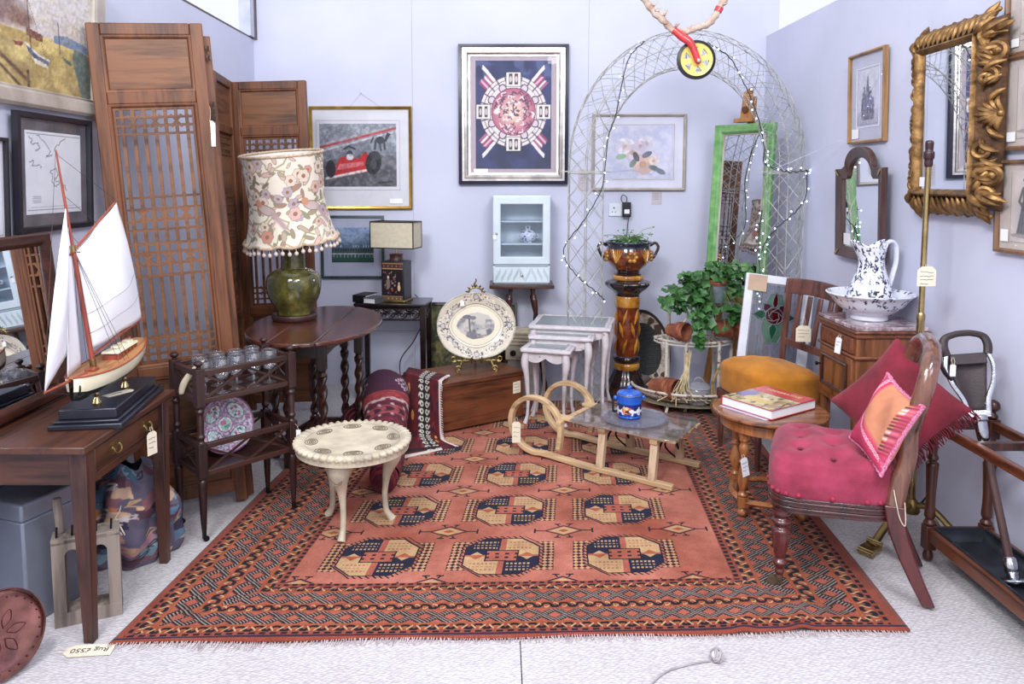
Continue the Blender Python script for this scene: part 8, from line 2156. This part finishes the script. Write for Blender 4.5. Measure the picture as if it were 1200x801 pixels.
t, f = cushion('cushion', 'small pink and apricot embroidered patchwork cushion standing on the velvet seat', Mc, .23, .28, .09, cv=cv, m=VEL('apricot_back', (206, 122, 76), (222, 146, 100)), pm=paintmat('cushion_cloth', .9, bump=.2, bscale=300))
b = MB(); E_ = []
for k in range(120):
    s0 = k / 120 * 4; q = int(s0); g = s0 - q; x, z = ((-1 + 2 * g, -1), (1, -1 + 2 * g), (1 - 2 * g, 1), (-1, 1 - 2 * g))[q]
    E_.append((x * (1 - .10 * (1 - z * z)) * .115, 0, z * (1 - .10 * (1 - x * x)) * .14))
b.tube(E_, [.0065 if k % 3 else .0085 for k in range(120)], 7, closed=True); b.obj('twisted_piping', mat('piping', (170, 50, 104), .8, 0, .0, 200., c2=(216, 150, 176)), t)

# ---- umbrella stand with tray and shooting stick
def build_stand2():
    x0, x1, y0, y1 = 1.665, 1.885, 2.0, 2.80
    t = thing('umbrella_stand', 'long dark oak umbrella stand with a metal drip tray against the right wall', 'umbrella stand', ((x0 + x1) / 2, (y0 + y1) / 2, 0))
    hx, hy = (x1 - x0) / 2, (y1 - y0) / 2
    WD = wood('stand_oak', (34, 16, 14), (82, 44, 32), .32, 'z', 6, .25); WY = wood('stand_oak_y', (44, 20, 14), (108, 58, 34), .32, 'y', 6, .25)
    for sx in (-1, 1):
        for sy in (-1, 1):
            b = MB(); x, y = sx * hx, sy * hy
            b.lathe(turned([(.008, 0), (.018, .012), (.018, .03), (.011, .05)]), 16, Tm(x, y, 0)); b.taper(x, y, .05, .145, .02, .02)
            b.lathe(turned([(.016, .145), (.022, .155), (.014, .17), (.02, .185), (.017, .25), (.022, .37), (.023, .39), (.014, .40), (.021, .412), (.015, .43), (.018, .46), (.015, .49)]), 18, Tm(x, y, 0)); b.taper(x, y, .49, .565, .02, .02)
            if sx > 0: b.lathe(turned([(.012, .565), (.02, .575), (.012, .585), (.010, .592), (.022, .605), (.024, .618), (.018, .632), (.002, .640)]), 18, Tm(x, y, 0))
            b.obj('post', WD, t, bev=.002)
    for sx in (-1, 1):
        b = MB(); b.box(sx * hx - .013, sx * hx + .013, -hy, hy, .525, .56); b.obj('top_rail', WY, t, bev=.004)
        b = MB(); b.box(sx * hx - .012, sx * hx + .012, -hy, hy, .085, .135); b.obj('bottom_rail', WY, t, bev=.004)
    for sy in (-1, 1):
        b = MB(); b.box(-hx, hx, sy * hy - .012, sy * hy + .012, .525, .56); b.obj('top_rail', WD, t, bev=.004); b = MB(); b.box(-hx, hx, sy * hy - .012, sy * hy + .012, .085, .135); b.obj('bottom_rail', WD, t, bev=.004)
    b = MB(); b.box(-hx, hx, .16, .18, .525, .556); b.obj('divider', WD, t, bev=.003)
    TM = mat('tray_metal', (50, 54, 62), .45, .4, .4, 10., .2, 40.)
    b = MB(); w, l = hx - .014, hy - .014
    b.add([(-w, -l, .135), (w, -l, .135), (w, l, .135), (-w, l, .135), (-w + .02, -l + .02, .092), (w - .02, -l + .02, .092), (w - .02, l - .02, .092), (-w + .02, l - .02, .092)], [(4, 5, 6, 7), (0, 1, 5, 4), (1, 2, 6, 5), (2, 3, 7, 6), (3, 0, 4, 7)])
    b.tube([(-w, -l, .136), (w, -l, .136), (w, l, .136), (-w, l, .136)], .005, 6, closed=True); b.obj('drip_tray', TM, t, ang=20, solid=.002)
    # shooting stick
    A = Vector((1.762, 2.455, .100)); B = Vector((1.730, 2.745, .845)); M = basis(A, (.96, -.25, .1), B - A) @ Sc(1.35, 1.2, 1); L = (B - A).length
    t = thing('shooting_stick', 'folding leather and steel shooting stick leaning in the umbrella stand', 'shooting stick', M=M)
    b = MB(); b.tube([(0, 0, .03), (0, 0, .50)], .0105, 12); b.obj('shaft', mat('shaft_brown', (74, 50, 48), .35, 0, .1), t)
    b = MB(); b.lathe([(.012, -.0), (.014, .03), (.017, .035), (.015, .08), (.011, .085)], 16); b.lathe([(.001, .008), (.043, .008), (.045, .012), (.043, .016), (.016, .02)], 28); b.obj('spike_disc', STEEL, t)
    b = MB(); b.lathe([(.013, .47), (.016, .48), (.016, .54), (.02, .545), (.02, .56), (.014, .565)], 16); b.box(-.028, .028, -.012, .012, .555, .58); b.obj('collar', STEEL, t, bev=.002)
    for s_ in (-1, 1):
        b = MB(); b.tube(spl([(s_ * .024, -.004, .565), (s_ * .03, -.006, .62), (s_ * .05, -.01, .68), (s_ * .058, -.012, .74), (s_ * .05, -.012, .79)], 6), .007, 8, flat=.7); b.obj('seat_arm', STEEL, t)
        b = MB(); b.tube(spl([(s_ * .05, -.012, .78), (s_ * .054, -.014, .815), (s_ * .046, -.014, .845), (s_ * .02, -.014, .858), (0, -.014, .86)], 6), .0115, 8); b.obj('leather_handle', LEATHER, t)
    b = MB(); b.grid(lambda u, v: ((u - .5) * 2 * (.022 + .03 * v), .012 * (1 - (2 * u - 1) ** 2) + .006, .575 + .20 * v), 8, 10); b.obj('seat_sling', LEATHER, t, solid=.004)
    b = MB(); b.box(-.045, .045, -.016, -.004, .745, .785); b.obj('strap', LEATHER, t, bev=.003)
    b = MB(); b.tube(spl([(-.052, -.014, .80), (-.07, -.016, .77), (-.064, -.016, .72), (-.05, -.016, .69)], 5), .005, 6, flat=2.); b.obj('loop_strap', LEATHER, t)
    hang_tag('small white price tag hanging from the shooting stick handle', (1.665, 2.71, .825), .022, .045, sl=.025, col=WPAPER, lines=0)
build_stand2()
# ---- small things on the near floor
t = thing('paper_wad', 'crumpled pale ball of wire and paper on the near carpet beyond the rug edge', 'wad', (.668, 2.185, .0)); b = MB(); rr = random.Random(5)
for k in range(5):
    ax_ = Vector((rr.gauss(0, 1), rr.gauss(0, 1), rr.gauss(0, 1))).normalized(); u_ = ax_.orthogonal().normalized(); w_ = ax_.cross(u_); r = rr.uniform(.014, .021)
    b.tube([Vector((0, 0, .021)) + (u_ * cos(a) + w_ * sin(a)) * r for a in [i * pi / 10 for i in range(20)]], .0035, 6, closed=True)
b.obj('coils', mat('wad_grey', (176, 168, 170), .6, .2, .15), t); b = MB(); b.ball((0, 0, .018), .0165, 10, 7); b.obj('core', WPAPER, t)
b = MB(); b.tube(spl([(.645, 2.18, .006), (.58, 2.165, .004), (.50, 2.13, .004), (.44, 2.07, .004), (.40, 2.02, .004)], 6), .003, 6); tag(b.obj('thin_cord', mat('cord_grey', (176, 170, 176), .8), None), 'thin pale grey cord trailing across the near carpet from the crumpled ball', 'cord')
